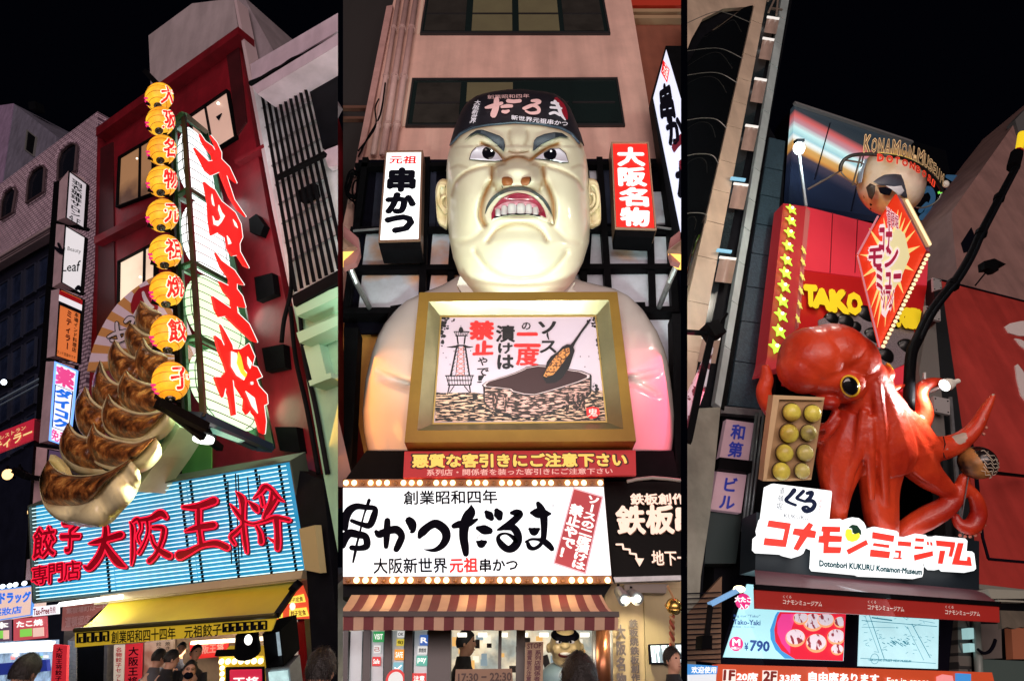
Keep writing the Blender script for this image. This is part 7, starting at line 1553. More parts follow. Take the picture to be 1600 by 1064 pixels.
# octopus sculpture
OD=lambda x,y,o:(R0.px(x,y,o)-CAM).dot(FW)
dO=OD(1370,700,1.3)
def oc(x,y,z=0.):return at(x,y,dO-z*dO/900)
kO=dO/900
def oblob(b,x,y,z,rx,ry,rz):b.ell(oc(x,y,z),[RT*rx*kO,UP*ry*kO,FW*rz*kO],24,16)
def otube(b,P,n=5):
 Q=catmull([(p[0],p[1],p[2]if len(p)>3 else 0,p[-1])for p in P],n);b.tube([oc(q[0],q[1],q[2])for q in Q],[max(q[3],.5)*kO for q in Q],14)
t=thing('octopus_sculpture',oc(1375,830),'giant glossy red octopus sculpture with curling arms above the lit shop name','sculpture')
b=MB()
oblob(b,1272,560,0,53,50,50);oblob(b,1300,549,0,52,44,48);oblob(b,1326,566,0,44,46,44);oblob(b,1256,576,2,40,40,40);oblob(b,1345,590,4,36,36,36);oblob(b,1296,590,8,44,30,36)
oblob(b,1377,585,6,17,16,20);oblob(b,1330,603,34,23,23,14);oblob(b,1292,628,16,17,12,22);oblob(b,1310,615,10,24,16,24)
otube(b,[(1345,590,0,38),(1358,630,0,42),(1366,670,0,50),(1372,705,0,52),(1376,735,0,42)])
otube(b,[(1340,650,0,36),(1325,690,0,38),(1312,725,0,34),(1306,770,4,22),(1304,822,6,15)])
otube(b,[(1372,640,8,34),(1376,700,6,38),(1374,760,6,28),(1376,800,6,25),(1380,840,6,22)])
otube(b,[(1372,620,6,24),(1395,660,4,30),(1420,705,2,32),(1446,738,2,24),(1470,758,2,17),(1488,772,2,11)])
otube(b,[(1370,610,6,22),(1392,640,4,24),(1424,676,2,26),(1450,698,4,22),(1476,699,6,18),(1502,688,6,14),(1523,669,6,11),(1536,646,6,8.5),(1546,628,6,6),(1554,615,6,2.5)])
otube(b,[(1400,650,-4,18),(1428,664,-6,18),(1442,645,-6,15),(1436,618,-8,12),(1447,601,-10,9.5),(1468,597,-14,7),(1484,602,-18,4)])
otube(b,[(1380,612,-10,8),(1398,608,-14,6),(1415,601,-14,2.5)])
otube(b,[(1330,680,-6,26),(1280,680,-14,20),(1235,665,-22,16),(1205,640,-22,13),(1193,614,-20,12),(1198,592,-18,10.5),(1195,570,-16,6)])
otube(b,[(1400,850,-6,15),(1420,826,-4,16),(1450,808,0,17.5),(1480,790,2,15),(1500,765,4,11),(1507,746,6,8),(1510,742,6,5)])
otube(b,[(1511,760,8,7),(1524,778,8,10),(1529,803,8,11.5),(1517,823,8,12.5),(1499,818,4,9),(1492,803,0,5)])
for P in([(1368,600,34,8),(1376,660,44,8),(1380,720,44,7),(1384,790,28,5)],[(1378,600,22,8),(1402,650,28,8),(1432,695,26,7),(1466,690,18,5)],[(1350,640,36,7),(1342,700,38,8),(1328,740,30,7),(1316,790,18,5)],[(1372,640,36,7),(1400,700,34,8),(1436,740,24,6),(1474,764,14,4)],[(1360,650,40,6),(1360,710,46,7),(1362,780,30,5)],[(1310,640,24,5),(1296,660,24,5),(1280,672,16,4)],[(1312,652,26,5),(1298,674,26,5),(1282,690,18,4)]):otube(b,P)
me,cc,co=remesh(b,.020,4,.5)
m=bpy.data.materials.new('octopus_red');m.use_nodes=True;nt=m.node_tree;bs=nt.nodes['Principled BSDF'];L=nt.links
A_=nt.nodes.new('ShaderNodeAttribute');A_.attribute_name='wear';tc=nt.nodes.new('ShaderNodeTexCoord')
n1=nt.nodes.new('ShaderNodeTexNoise');n1.inputs['Scale'].default_value=1.6;n1.inputs['Detail'].default_value=7;L.new(tc.outputs['Object'],n1.inputs['Vector'])
c1=nt.nodes.new('ShaderNodeValToRGB');L.new(n1.outputs[0],c1.inputs[0]);e=c1.color_ramp.elements;e[0].position=.3;e[0].color=(.36,.008,.004,1);e[1].position=.72;e[1].color=(.82,.075,.018,1)
n2=nt.nodes.new('ShaderNodeTexNoise');n2.inputs['Scale'].default_value=9;n2.inputs['Detail'].default_value=5;L.new(tc.outputs['Object'],n2.inputs['Vector'])
mu=nt.nodes.new('ShaderNodeMath');mu.operation='MULTIPLY_ADD';L.new(A_.outputs['Fac'],mu.inputs[0]);mu.inputs[1].default_value=.75;L.new(n2.outputs[0],mu.inputs[2])
rg=nt.nodes.new('ShaderNodeMapRange');rg.inputs[1].default_value=.86;rg.inputs[2].default_value=.94;L.new(mu.outputs[0],rg.inputs[0])
mx=nt.nodes.new('ShaderNodeMix');mx.data_type='RGBA';L.new(rg.outputs[0],mx.inputs[0]);L.new(c1.outputs[0],mx.inputs[6]);mx.inputs[7].default_value=(.50,.42,.34,1);L.new(mx.outputs[2],bs.inputs['Base Color'])
bs.inputs['Roughness'].default_value=.42;bs.inputs['Coat Weight'].default_value=.22
bp=nt.nodes.new('ShaderNodeBump');bp.inputs['Strength'].default_value=.8;bp.inputs['Distance'].default_value=.02;L.new(n2.outputs[0],bp.inputs['Height']);L.new(bp.outputs[0],bs.inputs['Normal'])
me.materials.append(m)
W_=co+np.array(cc)[None,:]-np.array(CAM)[None,:];d_=W_@np.array(FW);X_=800+(W_@np.array(RT))/d_*900;Y_=532-(W_@np.array(UP))/d_*900
wr=np.zeros(len(co))
for(x,y,rx,ry,s)in((1500,684,14,10,1.),(1538,650,6,14,.6),(1384,612,12,14,.5),(1392,628,10,12,.45),(1480,700,6,8,.5),(1260,530,14,8,.3),(1552,616,6,6,.7)):wr=np.maximum(wr,s*np.exp(-((X_-x)/rx)**2-((Y_-y)/ry)**2))
a_=me.attributes.new('wear','FLOAT','POINT');a_.data.foreach_set('value',wr.astype(np.float32))
place(me,'body',Matrix.Translation(cc),t)
def tilted(x,y,z,rx,ry,rot,rz):
 e1=RT*math.cos(rot)+UP*math.sin(rot);e2=-RT*math.sin(rot)+UP*math.cos(rot);return oc(x,y,z),[e1*rx*kO,e2*ry*kO,FW*rz*kO]
b=MB();b.ell(*tilted(1328.5,603,46,14.5,17.5,.45,5),24,10);e=b.build('eye_ring',mat('eye_yellow',(.85,.55,.03),.25,coat=.6),t,smooth=True)
b=MB();b.ell(*tilted(1328.3,603,49,11.5,14.6,.45,4),24,10);b.build('pupil',mat('octo_black',(.004,.004,.005),.12,coat=.8),e,smooth=True)
b=MB();b.ell(*tilted(1390,577,10,2.5,11,.35,8),14,8);b.build('eye_ring',mat('eye_yellow',(.85,.55,.03),.25,coat=.6),t,smooth=True)
sk=mat('sucker_pink',(.60,.22,.16),.4)
for x,y,z in((1500,836,10),(1508,838,10),(1516,838,10),(1524,836,10),(1531,830,8),(1538,820,4),(1205,650,-10),(1198,643,-10),(1541,668,8),(1537,678,8)):
 b=MB();b.ell(oc(x,y,z),[RT*2.6*kO,UP*2.6*kO,FW*2*kO],8,6);b.build('sucker',sk,t,smooth=True)
b=MB();b.tube([oc(x,y,44)for x,y in((1287,548),(1296,556),(1306,561),(1313,567))],.6*kO,5);b.build('crack',mat('crack_black',(.02,.005,.005),.7),t)
for P_,r_ in((((1474,682),(1477,694),(1473,706),(1477,716)),.8),(((1410,650),(1424,664),(1432,668)),.5),(((1348,556),(1352,572),(1350,584)),.45)):
 b=MB();b.tube([oc(x,y,24)for x,y in P_],r_*kO,5);b.build('crack',mat('crack_black',(.02,.005,.005),.7),t)
for i in range(9):
 x,y=1430+i*7.5,836-i*3.2;b=MB();b.ell(oc(x,y-(i*i)*.25,6),[RT*2.3*kO,UP*2.3*kO,FW*2*kO],8,6);b.build('sucker',sk,t,smooth=True)
for i in range(8):
 x,y=1486+i*6.2,703-i*3.6-(i*i)*.32;b=MB();b.ell(oc(x,y,10),[RT*(2.6-i*.15)*kO,UP*(2.6-i*.15)*kO,FW*2*kO],8,6);b.build('sucker',sk,t,smooth=True)
TQ=[(1208,617),(1288.6,620.7),(1267.6,749),(1192,751.5)]
TP=Pl(oc(1240,685,62),RT*1-FW*.12,-UP-FW*.1)
t=thing('takoyaki_tray',TP.px(1230,750),'tan tray of eight yellow takoyaki balls at the left of the octopus','tray')
tanm=mat('tray_cardboard',(.48,.30,.14),.6,nz=(2,.15))
b=MB();b.prism(TP,TQ,-.03,.12);b.build('base',tanm,t)
tr=mat('tray_rim',(.66,.47,.25),.55,nz=(2,.1))
b=MB();b.prism(TP,zO((110,500),(428,515),(424,532),(148,528),(128,545),(112,540)),.04,.18);b.build('top_rim',tr,t)
b=MB();b.prism(TP,zO((112,500),(148,526),(70,1022),(48,1030),(60,900)),.05,.2);b.build('side_rim',tr,t)
b=MB();b.prism(TP,zO((48,1030),(72,1018),(345,1010),(343,1022),(200,1030)),.03,.15);b.build('bottom_rim',tr,t)
yb=mat('ball_yellow',(.88,.80,.12),.38,nz=(3,.3),bump=(6,.3),coat=.3,mix=((.42,.22,.03),2.2,.5,.68));yb2=mat('ball_olive',(.74,.68,.20),.38,nz=(3,.35),bump=(6,.3),coat=.3,mix=((.14,.09,.03),2.6,.46,.62))
for i,(x,y,r)in enumerate(((226,608,56),(354,615,53),(210,737,58),(330,735,50),(182,858,54),(308,857,52),(162,970,55),(291,968,48))):
 (px_,py_),=zO((x,y));c=TP.px(px_,py_,.06);R=r/3.94*(c-CAM).dot(FW)/900
 b=MB();b.ell(c,[RT*R*.94,UP*R,FW*R*.8],24,16);o=tag(b.build('takoyaki_ball',yb if i in(0,2,4,6,1)else yb2,None,smooth=True),['top left','top right','second row left','second row right','third row left','third row right','bottom left','bottom right'][i]+' round takoyaki ball in the tan tray','food ball','takoyaki balls in the tray')
 b=MB();b.tube([c+(RT*math.cos(a)*.985+UP*math.sin(a)*1.04)*R+FW*R*.25 for a in[2*math.pi*k/24 for k in range(25)]],R*.06,5);b.build('scorched_edge',mat('scorch',(.06,.03,.01),.6),o)
c=oc(1526,723,14);R=24.5*kO
t=thing('sauced_takoyaki_ball',c-UP*R,'takoyaki ball with dark sauce and mayonnaise lines held up by an octopus arm','food ball')
b=MB();b.ell(c,[RT*R,UP*R,FW*R],28,18);b.build('ball',mat('ball_brown',(.50,.24,.07),.4,nz=(4,.3),bump=(8,.4),mix=((.02,.012,.01),1.1,.44,.52)),t,smooth=True)
b=MB();b.ell(c+(RT*.10+UP*.08)*R*1-FW*.06*R,[RT*R*.95,UP*R*.97,FW*R*.98],28,18);b.build('sauce',mat('sauce_black',(.012,.008,.008),.2,coat=.6),t,smooth=True)
for k in range(8):
 b=MB();P=[]
 for j in range(9):
  u=-1+2*j/8;v=-.62+k*.19+.10*math.sin(j*2.2+k);a=(u*.6+.28+v*.25,v-u*.35);rr=1-a[0]**2-a[1]**2
  if rr>.04:P.append(c+RT*a[0]*R*1.03+UP*a[1]*R*1.03-FW*(math.sqrt(rr)*R*1.06+.06*R))
 if len(P)>2:b.tube(P,R*.022,5);b.build('mayonnaise_line',mat('mayo',(.75,.66,.52),.4),t,smooth=True)
b=MB();b.bar(oc(1513,745,16),oc(1503,806,18),1.2*kO);b.build('pick',steel,t)
b=MB();b.bar(oc(1549,738,0),WR.px(1612,745,.3),.04);tag(b.build('wall_rod',black),'thin black rod from the sauced ball to the red billboard','rod')
c=oc(1476,602,10);ax=(oc(1500,594,4)-c).normalized()
t=thing('octopus_spotlight',c,'white spotlight shining on the octopus from its upper right arm','lamp')
b=MB();b.tube([c,c+ax*6*kO,c+ax*14*kO,c+ax*15*kO,c+ax*27*kO],[9.5*kO,9.5*kO,7*kO,4*kO,3.6*kO],18);b.build('housing',mat('lamp_white',(.75,.74,.66),.4),t)
b=MB();b.ell(c-ax*.5*kO,[ax*2.5*kO,ax.orthogonal().normalized()*8.5*kO,ax.cross(ax.orthogonal()).normalized()*8.5*kO],16,8);b.build('lens',glow('spot_lens_cold',(.9,1,1),9),t,smooth=True)
b=MB();b.bar(c+ax*10*kO,oc(1440,618,-20),.03);b.bar(oc(1440,618,-20),oc(1412,616,-20),.03);b.bar(oc(1444,592,-10),oc(1444,582,-10),.03);b.build('bracket',mat('bracket_white',(.5,.5,.48),.5),t)
lamp('octopus_spot','SPOT',c-ax*5*kO-FW*.15,130,(1,.98,.95),oc(1395,640,20),.06,spot=120,blend=.6)
# diamond sign with starburst
DQ=[(1401,304),(1447,391.5),(1374.6,542.5),(1340,399)]
DP=Pl(oc(1395,420,60),RT+FW*.25,-UP+FW*.1)
t=thing('diamond_sign',DP.px(1374,542),'tall red diamond sign with yellow starburst, white edged characters and a row of bulbs','sign')
b=MB();b.prism(DP,DQ,0,.03);b.build('panel',mat('diamond_red',(.62,.03,.01),.35,em=(.9,.045,.01),es=.45),t)
b=MB();b.prism(DP,[(1401,304),(1410,312),(1415,314),(1450,384),(1453,394),(1447,391.5)],-.03,.05);b.build('upper_edge',mat('diamond_mauve',(.32,.12,.20),.4,nz=(3,.2)),t)
b=MB();b.prism(DP,[(1447,391.5),(1453,394),(1382,545),(1374.6,542.5)],-.03,.05);b.build('lower_edge',mat('diamond_dark_red',(.28,.02,.02),.4),t)
cx_,cy_=1390,405;rad=[(330,150,12),(352,165,11),(372,200,10),(410,210,10),(435,275,12),(465,372,18),(425,525,18),(362,665,14),(305,780,10),(248,870,9),(200,875,9),(180,815,9),(160,760,9),(132,655,12),(107,565,14),(92,425,14),(150,262,12),(240,200,10)]
yst=mat('burst_yellow',(.80,.62,.18),.4,em=(1,.75,.25),es=.5)
for i,(x,y,w)in enumerate(rad):
 (px_,py_),=zW((x,y));L_=math.hypot(px_-cx_,py_-cy_);nx,ny=-(py_-cy_)/L_,(px_-cx_)/L_;w/=3.2
 s_=.42;bx,by=cx_+(px_-cx_)*s_,cy_+(py_-cy_)*s_
 b=MB();b.prism(DP,[(bx+nx*w,by+ny*w),(px_,py_),(bx-nx*w,by-ny*w)],.012+i*.0004,.006);b.build('burst_ray',yst,t)
b=MB();b.prism(DP,zW((275,330),(320,250),(370,300),(400,440),(350,560),(300,650),(230,600),(160,480),(200,380)),.021,.006);b.build('burst_centre',mat('burst_cream',(.78,.72,.40),.4,em=(1,.95,.5),es=.35),t)
wht=mat('diamond_white',(.8,.7,.7),.4,em=(1,.85,.85),es=.5);drd=mat('diamond_crimson',(.40,.02,.06),.4,em=(.5,.02,.08),es=.3)
for i,(s,q,bo)in enumerate((('道頓堀',[(255,130),(330,190),(330,270),(262,240)],.03),('コナ',[(215,250),(290,240),(290,420),(210,400)],.10),('モン',[(150,390),(330,370),(320,500),(150,500)],.09),('ミュー',[(190,500),(350,480),(340,640),(200,640)],.09),('ジアム',[(215,640),(320,640),(285,760),(235,760)],.08))):
 b=MB();text(b,DP,s,zW(*q),.028+i*.001,bo+.045);b.build('letter_outline',wht,t);b=MB();text(b,DP,s,zW(*q),.036+i*.001,bo*.4);b.build('lettering',drd,t)
b=MB();b.prism(DP,zW((228,790),(250,815),(300,690),(285,700),(250,780),(240,720),(225,690)),.03,.006);b.build('pointed_outline',wht,t)
bl_,_=MB().ell(V((0,0,0)),[V((.024,0,0)),V((0,.024,0)),V((0,0,.024))],10,6).mesh('bulb',glow('diamond_bulb',(1,.80,.45),1.1),True)
for k in range(23):x,y=lerp((1450,399),(1380,541),k/22);place(bl_,'bulb',Matrix.Translation(DP.px(x,y,.04)),t)
for k in range(27):x,y=lerp((1417,314),(1453,382),k/26);place(bl_,'bulb',Matrix.Translation(DP.px(x,y,.04))@Matrix.Diagonal((.75,.75,.75,1)),t)
b=MB();b.prism(DP,[(1414,310),(1419,310),(1456,380),(1452,386)],.015,.05);b.build('bulb_rail',mat('rail_cream',(.55,.42,.22),.4,em=(.8,.6,.3),es=.3),t)
b=MB();b.bar(DP.px(1340,400,.02),DP.px(1374.6,543,.02),.018);b.bar(DP.px(1340,398,.02),DP.px(1372,338,.02),.018);b.build('pink_trim',mat('trim_pink',(.6,.2,.25),.4,em=(.8,.3,.35),es=.4),t)
# globe with ring and lettering
GD=OD(1392,300,1.6);kG=GD/900
def gp_(x,y,z=0.):return at(x,y,GD-z*kG)
t=thing('globe_sign',gp_(1392,340),'painted globe with a tilted ring carrying KONAMON MUSEUM and DOTONBORI letters','sign')
c=gp_(1391,286)
ca_=(c-CAM).normalized().dot(FW)
b=MB();rr_=(RT*(1391-800)+UP*(532-286)).normalized();tt_=FW.cross(rr_)
b.ell(c,[rr_*52*kG*ca_,tt_*53*kG,FW*50*kG],40,24)
gm=mat('globe_tan',(.76,.50,.20),.3,nz=(2,.2),coat=.4,mix=((.82,.72,.58),.9,.5,.6));b.build('globe',gm,t,smooth=True)
def gs_(x,y,o=0.):
 r=53.;dx,dy=x-1391,y-286;z=math.sqrt(max(0,1-(dx*dx+dy*dy)/(r*r)))*50;return gp_(x,y,z+1.2+o)
for P,m in((((385,600),(440,555),(510,520),(620,510),(700,520),(790,555),(860,600),(930,560),(950,620),(920,700),(850,790),(780,810),(700,760),(640,680),(560,640),(470,640)),mat('land_blue_grey',(.06,.07,.10),.4,nz=(3,.4))),(((440,660),(520,655),(600,680),(570,750),(500,740),(460,720)),ink),(((305,660),(350,615),(410,640),(405,720),(370,800),(335,770)),mat('land_dark',(.035,.025,.02),.5)),(((345,845),(360,835),(375,855),(358,868)),ink),(((348,890),(362,885),(366,905),(354,912)),ink),(((275,745),(290,770),(285,790)),ink)):
 b=MB();patch(b,zG(*P),gs_,0,18,5,.01);b.build('land_patch',m,t,smooth=True)
for P,m in((((210,590),(240,430),(300,340),(320,350),(280,470),(260,600),(225,620)),mat('globe_blue',(.35,.45,.60),.4)),(((520,640),(620,650),(700,640),(730,700),(680,760),(600,690)),mat('globe_white',(.7,.72,.78),.4)),(((780,780),(860,740),(900,780),(830,850)),mat('globe_white',(.7,.72,.78),.4))):
 b=MB();patch(b,zG(*P),lambda x,y,o:gs_(x,y,1.0+o/kG),0,14,4,.01);b.build('sea_patch',m,t,smooth=True)
ringf=zG((22,480),(30,410),(70,350),(150,308),(280,292),(430,296),(560,308),(700,335),(830,385),(950,460),(1050,550),(1120,640),(1152,705))
ringb=zG((1152,705),(1110,790),(1030,855),(930,885),(860,880));ringb2=zG((22,480),(70,540),(130,590),(205,635))
def zr(x):return 84-abs(x-1391)*.55
RP=catmull(ringf,5)
b=MB();b.tube([gp_(x,y,zr(x))for x,y in RP],.035,8);b.build('ring',mat('ring_black',(.02,.02,.02),.35,.4),t,smooth=True)
b=MB();b.tube([gp_(x+.5,y-2.2,zr(x)+.5)for x,y in RP[25:]],.014,6);b.build('ring_neon',glow('ring_yellow',(1,.65,.10),1.2),t,smooth=True)
for P,w in((ringb,.016),(ringb2,.016)):b=MB();b.tube([gp_(x,y,-20)for x,y in catmull(P,5)],w,6);b.build('ring_back',mat('ring_grey',(.25,.24,.20),.35,.5),t,smooth=True)
for p,q in(((1345,243),(1332,290)),((1312,268),(1262,296)),((1350,255),(1318,250))):b=MB();b.bar(gp_(*p,0),gp_(*q,-20),.025);b.build('stay_rod',mat('ring_grey',(.25,.24,.20),.35,.5),t)
b=MB();b.ell(gp_(1478,288,8),[RT*5*kG,UP*6*kG,FW*4*kG],10,8);b.build('end_lamp',mat('lamp_white',(.75,.74,.66),.4),t,smooth=True)
b=MB();b.prism(Pl(gp_(1470,298,10),RT,-UP),[(1466,300),(1474,296),(1472,302),(1467,303)],0,.02);b.build('green_tag',glow('green_tag',(.2,.9,.1),.8),t)
gold_l=mat('letter_gold',(.50,.33,.16),.4,em=(.85,.6,.3),es=.35);dk_l=mat('letter_core',(.10,.05,.03),.5)
LT_=[('K',312,268,185,70,4),('O',390,270,150,58,3),('N',465,272,150,58,4),('A',542,280,150,60,6),('M',632,298,158,80,8),('O',722,322,145,56,11),('N',800,345,140,56,14),('-',848,330,20,24,18),('M',905,392,148,74,24),('U',968,436,135,46,28),('S',1014,478,130,42,32),('E',1056,520,125,36,35),('U',1096,568,120,38,38),('M',1142,622,118,44,42)]
for c_,bx,by,h,w,a in LT_:
 (x,y),=zG((bx,by));h/=7.09;w/=7.09;a=math.radians(a);ux,uy=math.cos(a),math.sin(a);vx,vy=math.sin(math.radians(6)),-math.cos(math.radians(6))
 q=[(x-ux*w/2+vx*h,y-uy*w/2+vy*h),(x+ux*w/2+vx*h,y+uy*w/2+vy*h),(x+ux*w/2,y+uy*w/2),(x-ux*w/2,y-uy*w/2)]
 P_=Pl(gp_(x,y,zr(x)+1),RT,-UP);b=MB();text(b,P_,c_,q,.01,.045);o=b.build('letter',gold_l,t)
 if c_!='-':b=MB();text(b,P_,c_,q,.02,-.008);b.build('letter_core',dk_l,o)
LT2=[('D',466,338,72,64,4),('O',567,352,70,66,6),('T',650,366,66,46,10),('O',735,392,66,60,16),('N',815,424,66,54,22),('B',880,464,64,44,28),('O',945,512,64,48,34),('R',1005,566,62,40,40),('I',1046,612,60,20,44)]
for c_,bx,by,h,w,a in LT2:
 (x,y),=zG((bx,by+30));h/=7.09;w/=7.09;a=math.radians(a);ux,uy=math.cos(a),math.sin(a)
 q=[(x-ux*w/2+uy*h*.3,y-uy*w/2-h),(x+ux*w/2+uy*h*.3,y+uy*w/2-h),(x+ux*w/2,y+uy*w/2),(x-ux*w/2,y-uy*w/2)]
 P_=Pl(gp_(x,y,zr(x)+3),RT,-UP);b=MB();text(b,P_,c_,q,.01,.07);o=b.build('letter',mat('letter_red',(.70,.05,.02),.4,em=(.9,.07,.02),es=.5),t)
 b=MB();text(b,P_,c_,q,.022,-.005);b.build('letter_core',mat('letter_red_dark',(.25,.01,.01),.5),o)
lamp('globe_fill','POINT',gp_(1335,235,170),110,(1,.9,.75),size=.2)  # unseen fill lamp added to brighten the globe
# lit shop name sign
KP=R0.shift(.95)
t=thing('shop_name_sign',KP.px(1360,900),'white lit sign with big red katakana コナモンミュージアム under the octopus','sign')
kw=glow('sign_white_cool',(.97,1,1),1.25)
outl=zK((165,40),(190,36),(790,110),(798,130),(770,405),(880,400),(920,420),(960,395),(1010,385),(1080,395),(1130,440),(1150,480),(1160,560),(1197,545))+zJ((0,270),(60,290),(75,215),(100,195),(140,190),(430,245),(455,270),(460,320),(620,330),(640,290),(670,280),(810,298),(835,320),(910,320),(935,308),(1330,345),(1362,375),(1350,510),(1420,515),(1450,540),(1475,740),(1445,768),(1140,750),(1110,720),(1105,650),(1080,715),(1050,735),(960,730),(920,690),(920,650),(775,685),(785,700),(780,800),(765,850),(0,815))+zK((1197,970),(670,920),(650,890),(660,700),(580,665),(545,660),(500,760),(460,785),(360,760),(330,745),(75,730),(45,700),(50,580),(90,545),(80,500),(110,385),(125,370))
b=MB();b.prism(KP,outl,.1,.14);b.build('panel',kw,t)
b=MB();b.prism(KP,[(x,y+0)for x,y in outl],-.05,.03);b.build('back_tray',mat('navy_back',(.01,.03,.07),.4),t)
kr=glow('katakana_red',(.92,.045,.03),.95)
KAT=[(zK,[(145,415),(372,447),(320,693),(90,672),(102,598),(290,618),(312,508),(128,480)]),(zK,[(560,438),(605,462),(575,515),(636,530),(622,600),(542,590),(448,730),(400,712),(468,578),(390,560),(410,498),(505,508)]),(zK,[(698,478),(886,484),(882,538),(780,536),(776,572),(903,580),(898,640),(766,640),(762,690),(898,694),(886,757),(712,757),(716,650),(660,645),(668,578),(706,575),(710,532),(692,530)]),(zK,[(1155,618),(1175,665),(975,770),(952,722)]),(zJ,[(118,258),(402,308),(388,388),(112,342)]),(zJ,[(130,402),(338,430),(330,468),(124,440)]),(zJ,[(92,488),(345,518),(332,604),(82,580)]),(zJ,[(455,378),(625,392),(618,450),(448,436)]),(zJ,[(415,498),(492,506),(482,596),(500,600),(496,618),(388,606),(392,590),(458,594),(464,532),(412,526)]),(zJ,[(682,338),(794,348),(788,388),(680,380)]),(zJ,[(672,444),(784,450),(778,486),(670,480)]),(zJ,[(905,508),(910,574),(672,636),(660,560)]),(zJ,[(832,384),(852,388),(858,432),(838,430)]),(zJ,[(875,390),(898,394),(904,438),(884,436)]),(zJ,[(952,368),(1202,392),(1198,440),(1160,585),(1118,578),(1146,458),(962,440)]),(zJ,[(1005,502),(1072,506),(1035,678),(978,672)]),(zJ,[(1240,402),(1314,404),(1258,628),(1360,636),(1368,582),(1402,588),(1420,706),(1162,684)])]
for i,(z,P)in enumerate(KAT):b=MB();b.prism(KP,z(*P),.11,.01);b.build('katakana',kr,t)
b=MB();P=zK((945,520),(960,505),(1000,510),(1010,555),(1040,560),(1085,540),(1090,590),(1060,625),(1015,640),(965,625),(940,575));b.prism(KP,P,.11,.01);b.build('yellow_ball_mark',glow('mark_yellow',(1,.95,.05),1),t)
b=MB();b.prism(KP,zK((970,488),(1010,460),(1060,468),(1100,520),(1105,570),(1080,545),(1040,560),(1015,540),(1010,500)),.122,.008);b.build('green_mark',mat('mark_green',(.02,.10,.06),.5),t)
navy=mat('navy_ink',(.01,.03,.10),.5)
for i,s in enumerate(([(405,105,36),(360,160,30),(320,205,28),(360,235,22),(420,258,22)],[(500,115,28),(460,155,26),(430,185,22),(470,205,22),(525,222,20)],[(540,135,26),(590,130,32),(570,180,30),(530,215,22),(590,215,30),(618,250,32),(590,300,34),(530,320,34),(495,290,26),(530,275,22),(560,290,18)])):
 b=MB();b.stroke(KP,[(x,y,w*1.45)for x,y,w in zK(*s)],.11+i*.001,.006);b.build('lettering',navy,t)
for s,q,m,bo,vert in(('KUKURU',zK((300,345),(555,370),(550,415),(296,390)),navy,.0,0),('道頓堀',zK((255,65),(312,72),(280,315),(215,305)),navy,.0,1),('ほんまもん',zK((648,195),(700,200),(695,350),(650,345)),mat('seal_red',(.7,.05,.08),.5),.0,1),('Dotonbori KUKURU Konamon·Museum',[(1280.5,875),(1441,889),(1440,897.5),(1280.5,884)],mat('teal_ink',(.0,.10,.13),.5),.05,0)):
 b=MB();(vtext if vert else text)(b,KP,s,q,.112,bo);b.build('lettering',m,t)
b=MB();b.prism(KP,[(1182,800),(1530,845),(1530,925),(1180,890)],-.15,.3);tag(b.build('sign_backing',mat('dark_teal_backing',(.008,.015,.022),.5)),'dark backing board behind the white katakana sign','board')
# awning of the octopus shop
t=thing('red_awning',KP.px(1370,970,.4),'dark red awning with small white shop names on its valance','awning')
KA=R0.shift(.7);KB=R0.shift(1.45)
rows=[]
for i in range(7):
 v=i/6;rows.append([KA.px(*lerp((1179,887),(1528,919),u))*(1-v)+KB.px(*lerp((1181,916),(1561,943),u))*v for u in[k/12 for k in range(13)]])
b=MB();b.grid(rows);b.build('canopy',mat('mauve_canopy',(.16,.055,.07),.5,nz=(2,.2),bump=(4,.2)),t,smooth=True)
VQ=[(1180,918),(1561,945),(1562,972),(1181,950)]
b=MB();b.prism(KB,VQ,.01,.03);b.build('valance',mat('valance_red',(.36,.018,.012),.6,nz=(2,.12),em=(.4,.015,.01),es=.15),t)
b=MB();b.bar(KB.px(1180,917,.02),KB.px(1562,944,.02),.05);b.build('front_bar',black,t)
wl=mat('valance_print',(.72,.55,.5),.6,em=(.8,.6,.55),es=.25)
for q in([(1223.5,936),(1285,940),(1284,947),(1223.5,943)],[(1356,944),(1412.5,948),(1412.5,955),(1356,951.5)],[(1477,952),(1531,955.5),(1531,962),(1477,959)]):
 b=MB();text(b,KB,'コナモンミュージアム',q,.018,.03);text(b,KB,'くくる',[(q[0][0],q[0][1]-6.5),(q[0][0]+13,q[0][1]-6),(q[0][0]+13,q[0][1]-1.5),(q[0][0],q[0][1]-2)],.018,.01);b.build('lettering',wl,t)
# menu screens
SP_=R0.shift(.35)
QL=[(1168,912),(1322,930),(1318,1032),(1131,1026)]
t=thing('menu_screen',SP_.px(1230,1032),'lit menu screen with takoyaki picture and price 790 under the awning','screen')
b=MB();b.prism(SP_,[(1160,900),(1330,905),(1326,1042),(1122,1038)],-.02,.2);b.build('housing',ink,t)
b=MB();b.prism(SP_,QL,.0,.02);b.build('screen',glow('screen_cyan',(.45,.85,.92),1.0),t)
b=MB()
RDP=[(420,730),(440,560),(470,430),(500,400),(1172,420),(1145,870),(700,855),(560,810)]
b.prism(SP_,zX(*[(450,570),(500,430),(520,400),(1172,420),(1145,868),(590,845),(500,760),(455,660)]),.006,.004);o=b.build('blue_rim',glow('plate_blue',(.06,.35,.75),.9),t)
b=MB();b.prism(SP_,zX(*[(490,570),(520,440),(545,400),(1172,420),(1145,868),(690,852),(560,770),(500,680)]),.012,.004);b.build('red_plate',glow('plate_red',(.75,.02,.05),.95),t)
b=MB();b.prism(SP_,zX(*[(520,500),(560,420),(700,420),(640,600),(640,800),(560,700),(520,600)]),.018,.004);b.build('plate_sheen',glow('plate_pink_sheen',(.85,.06,.30),.95),t)
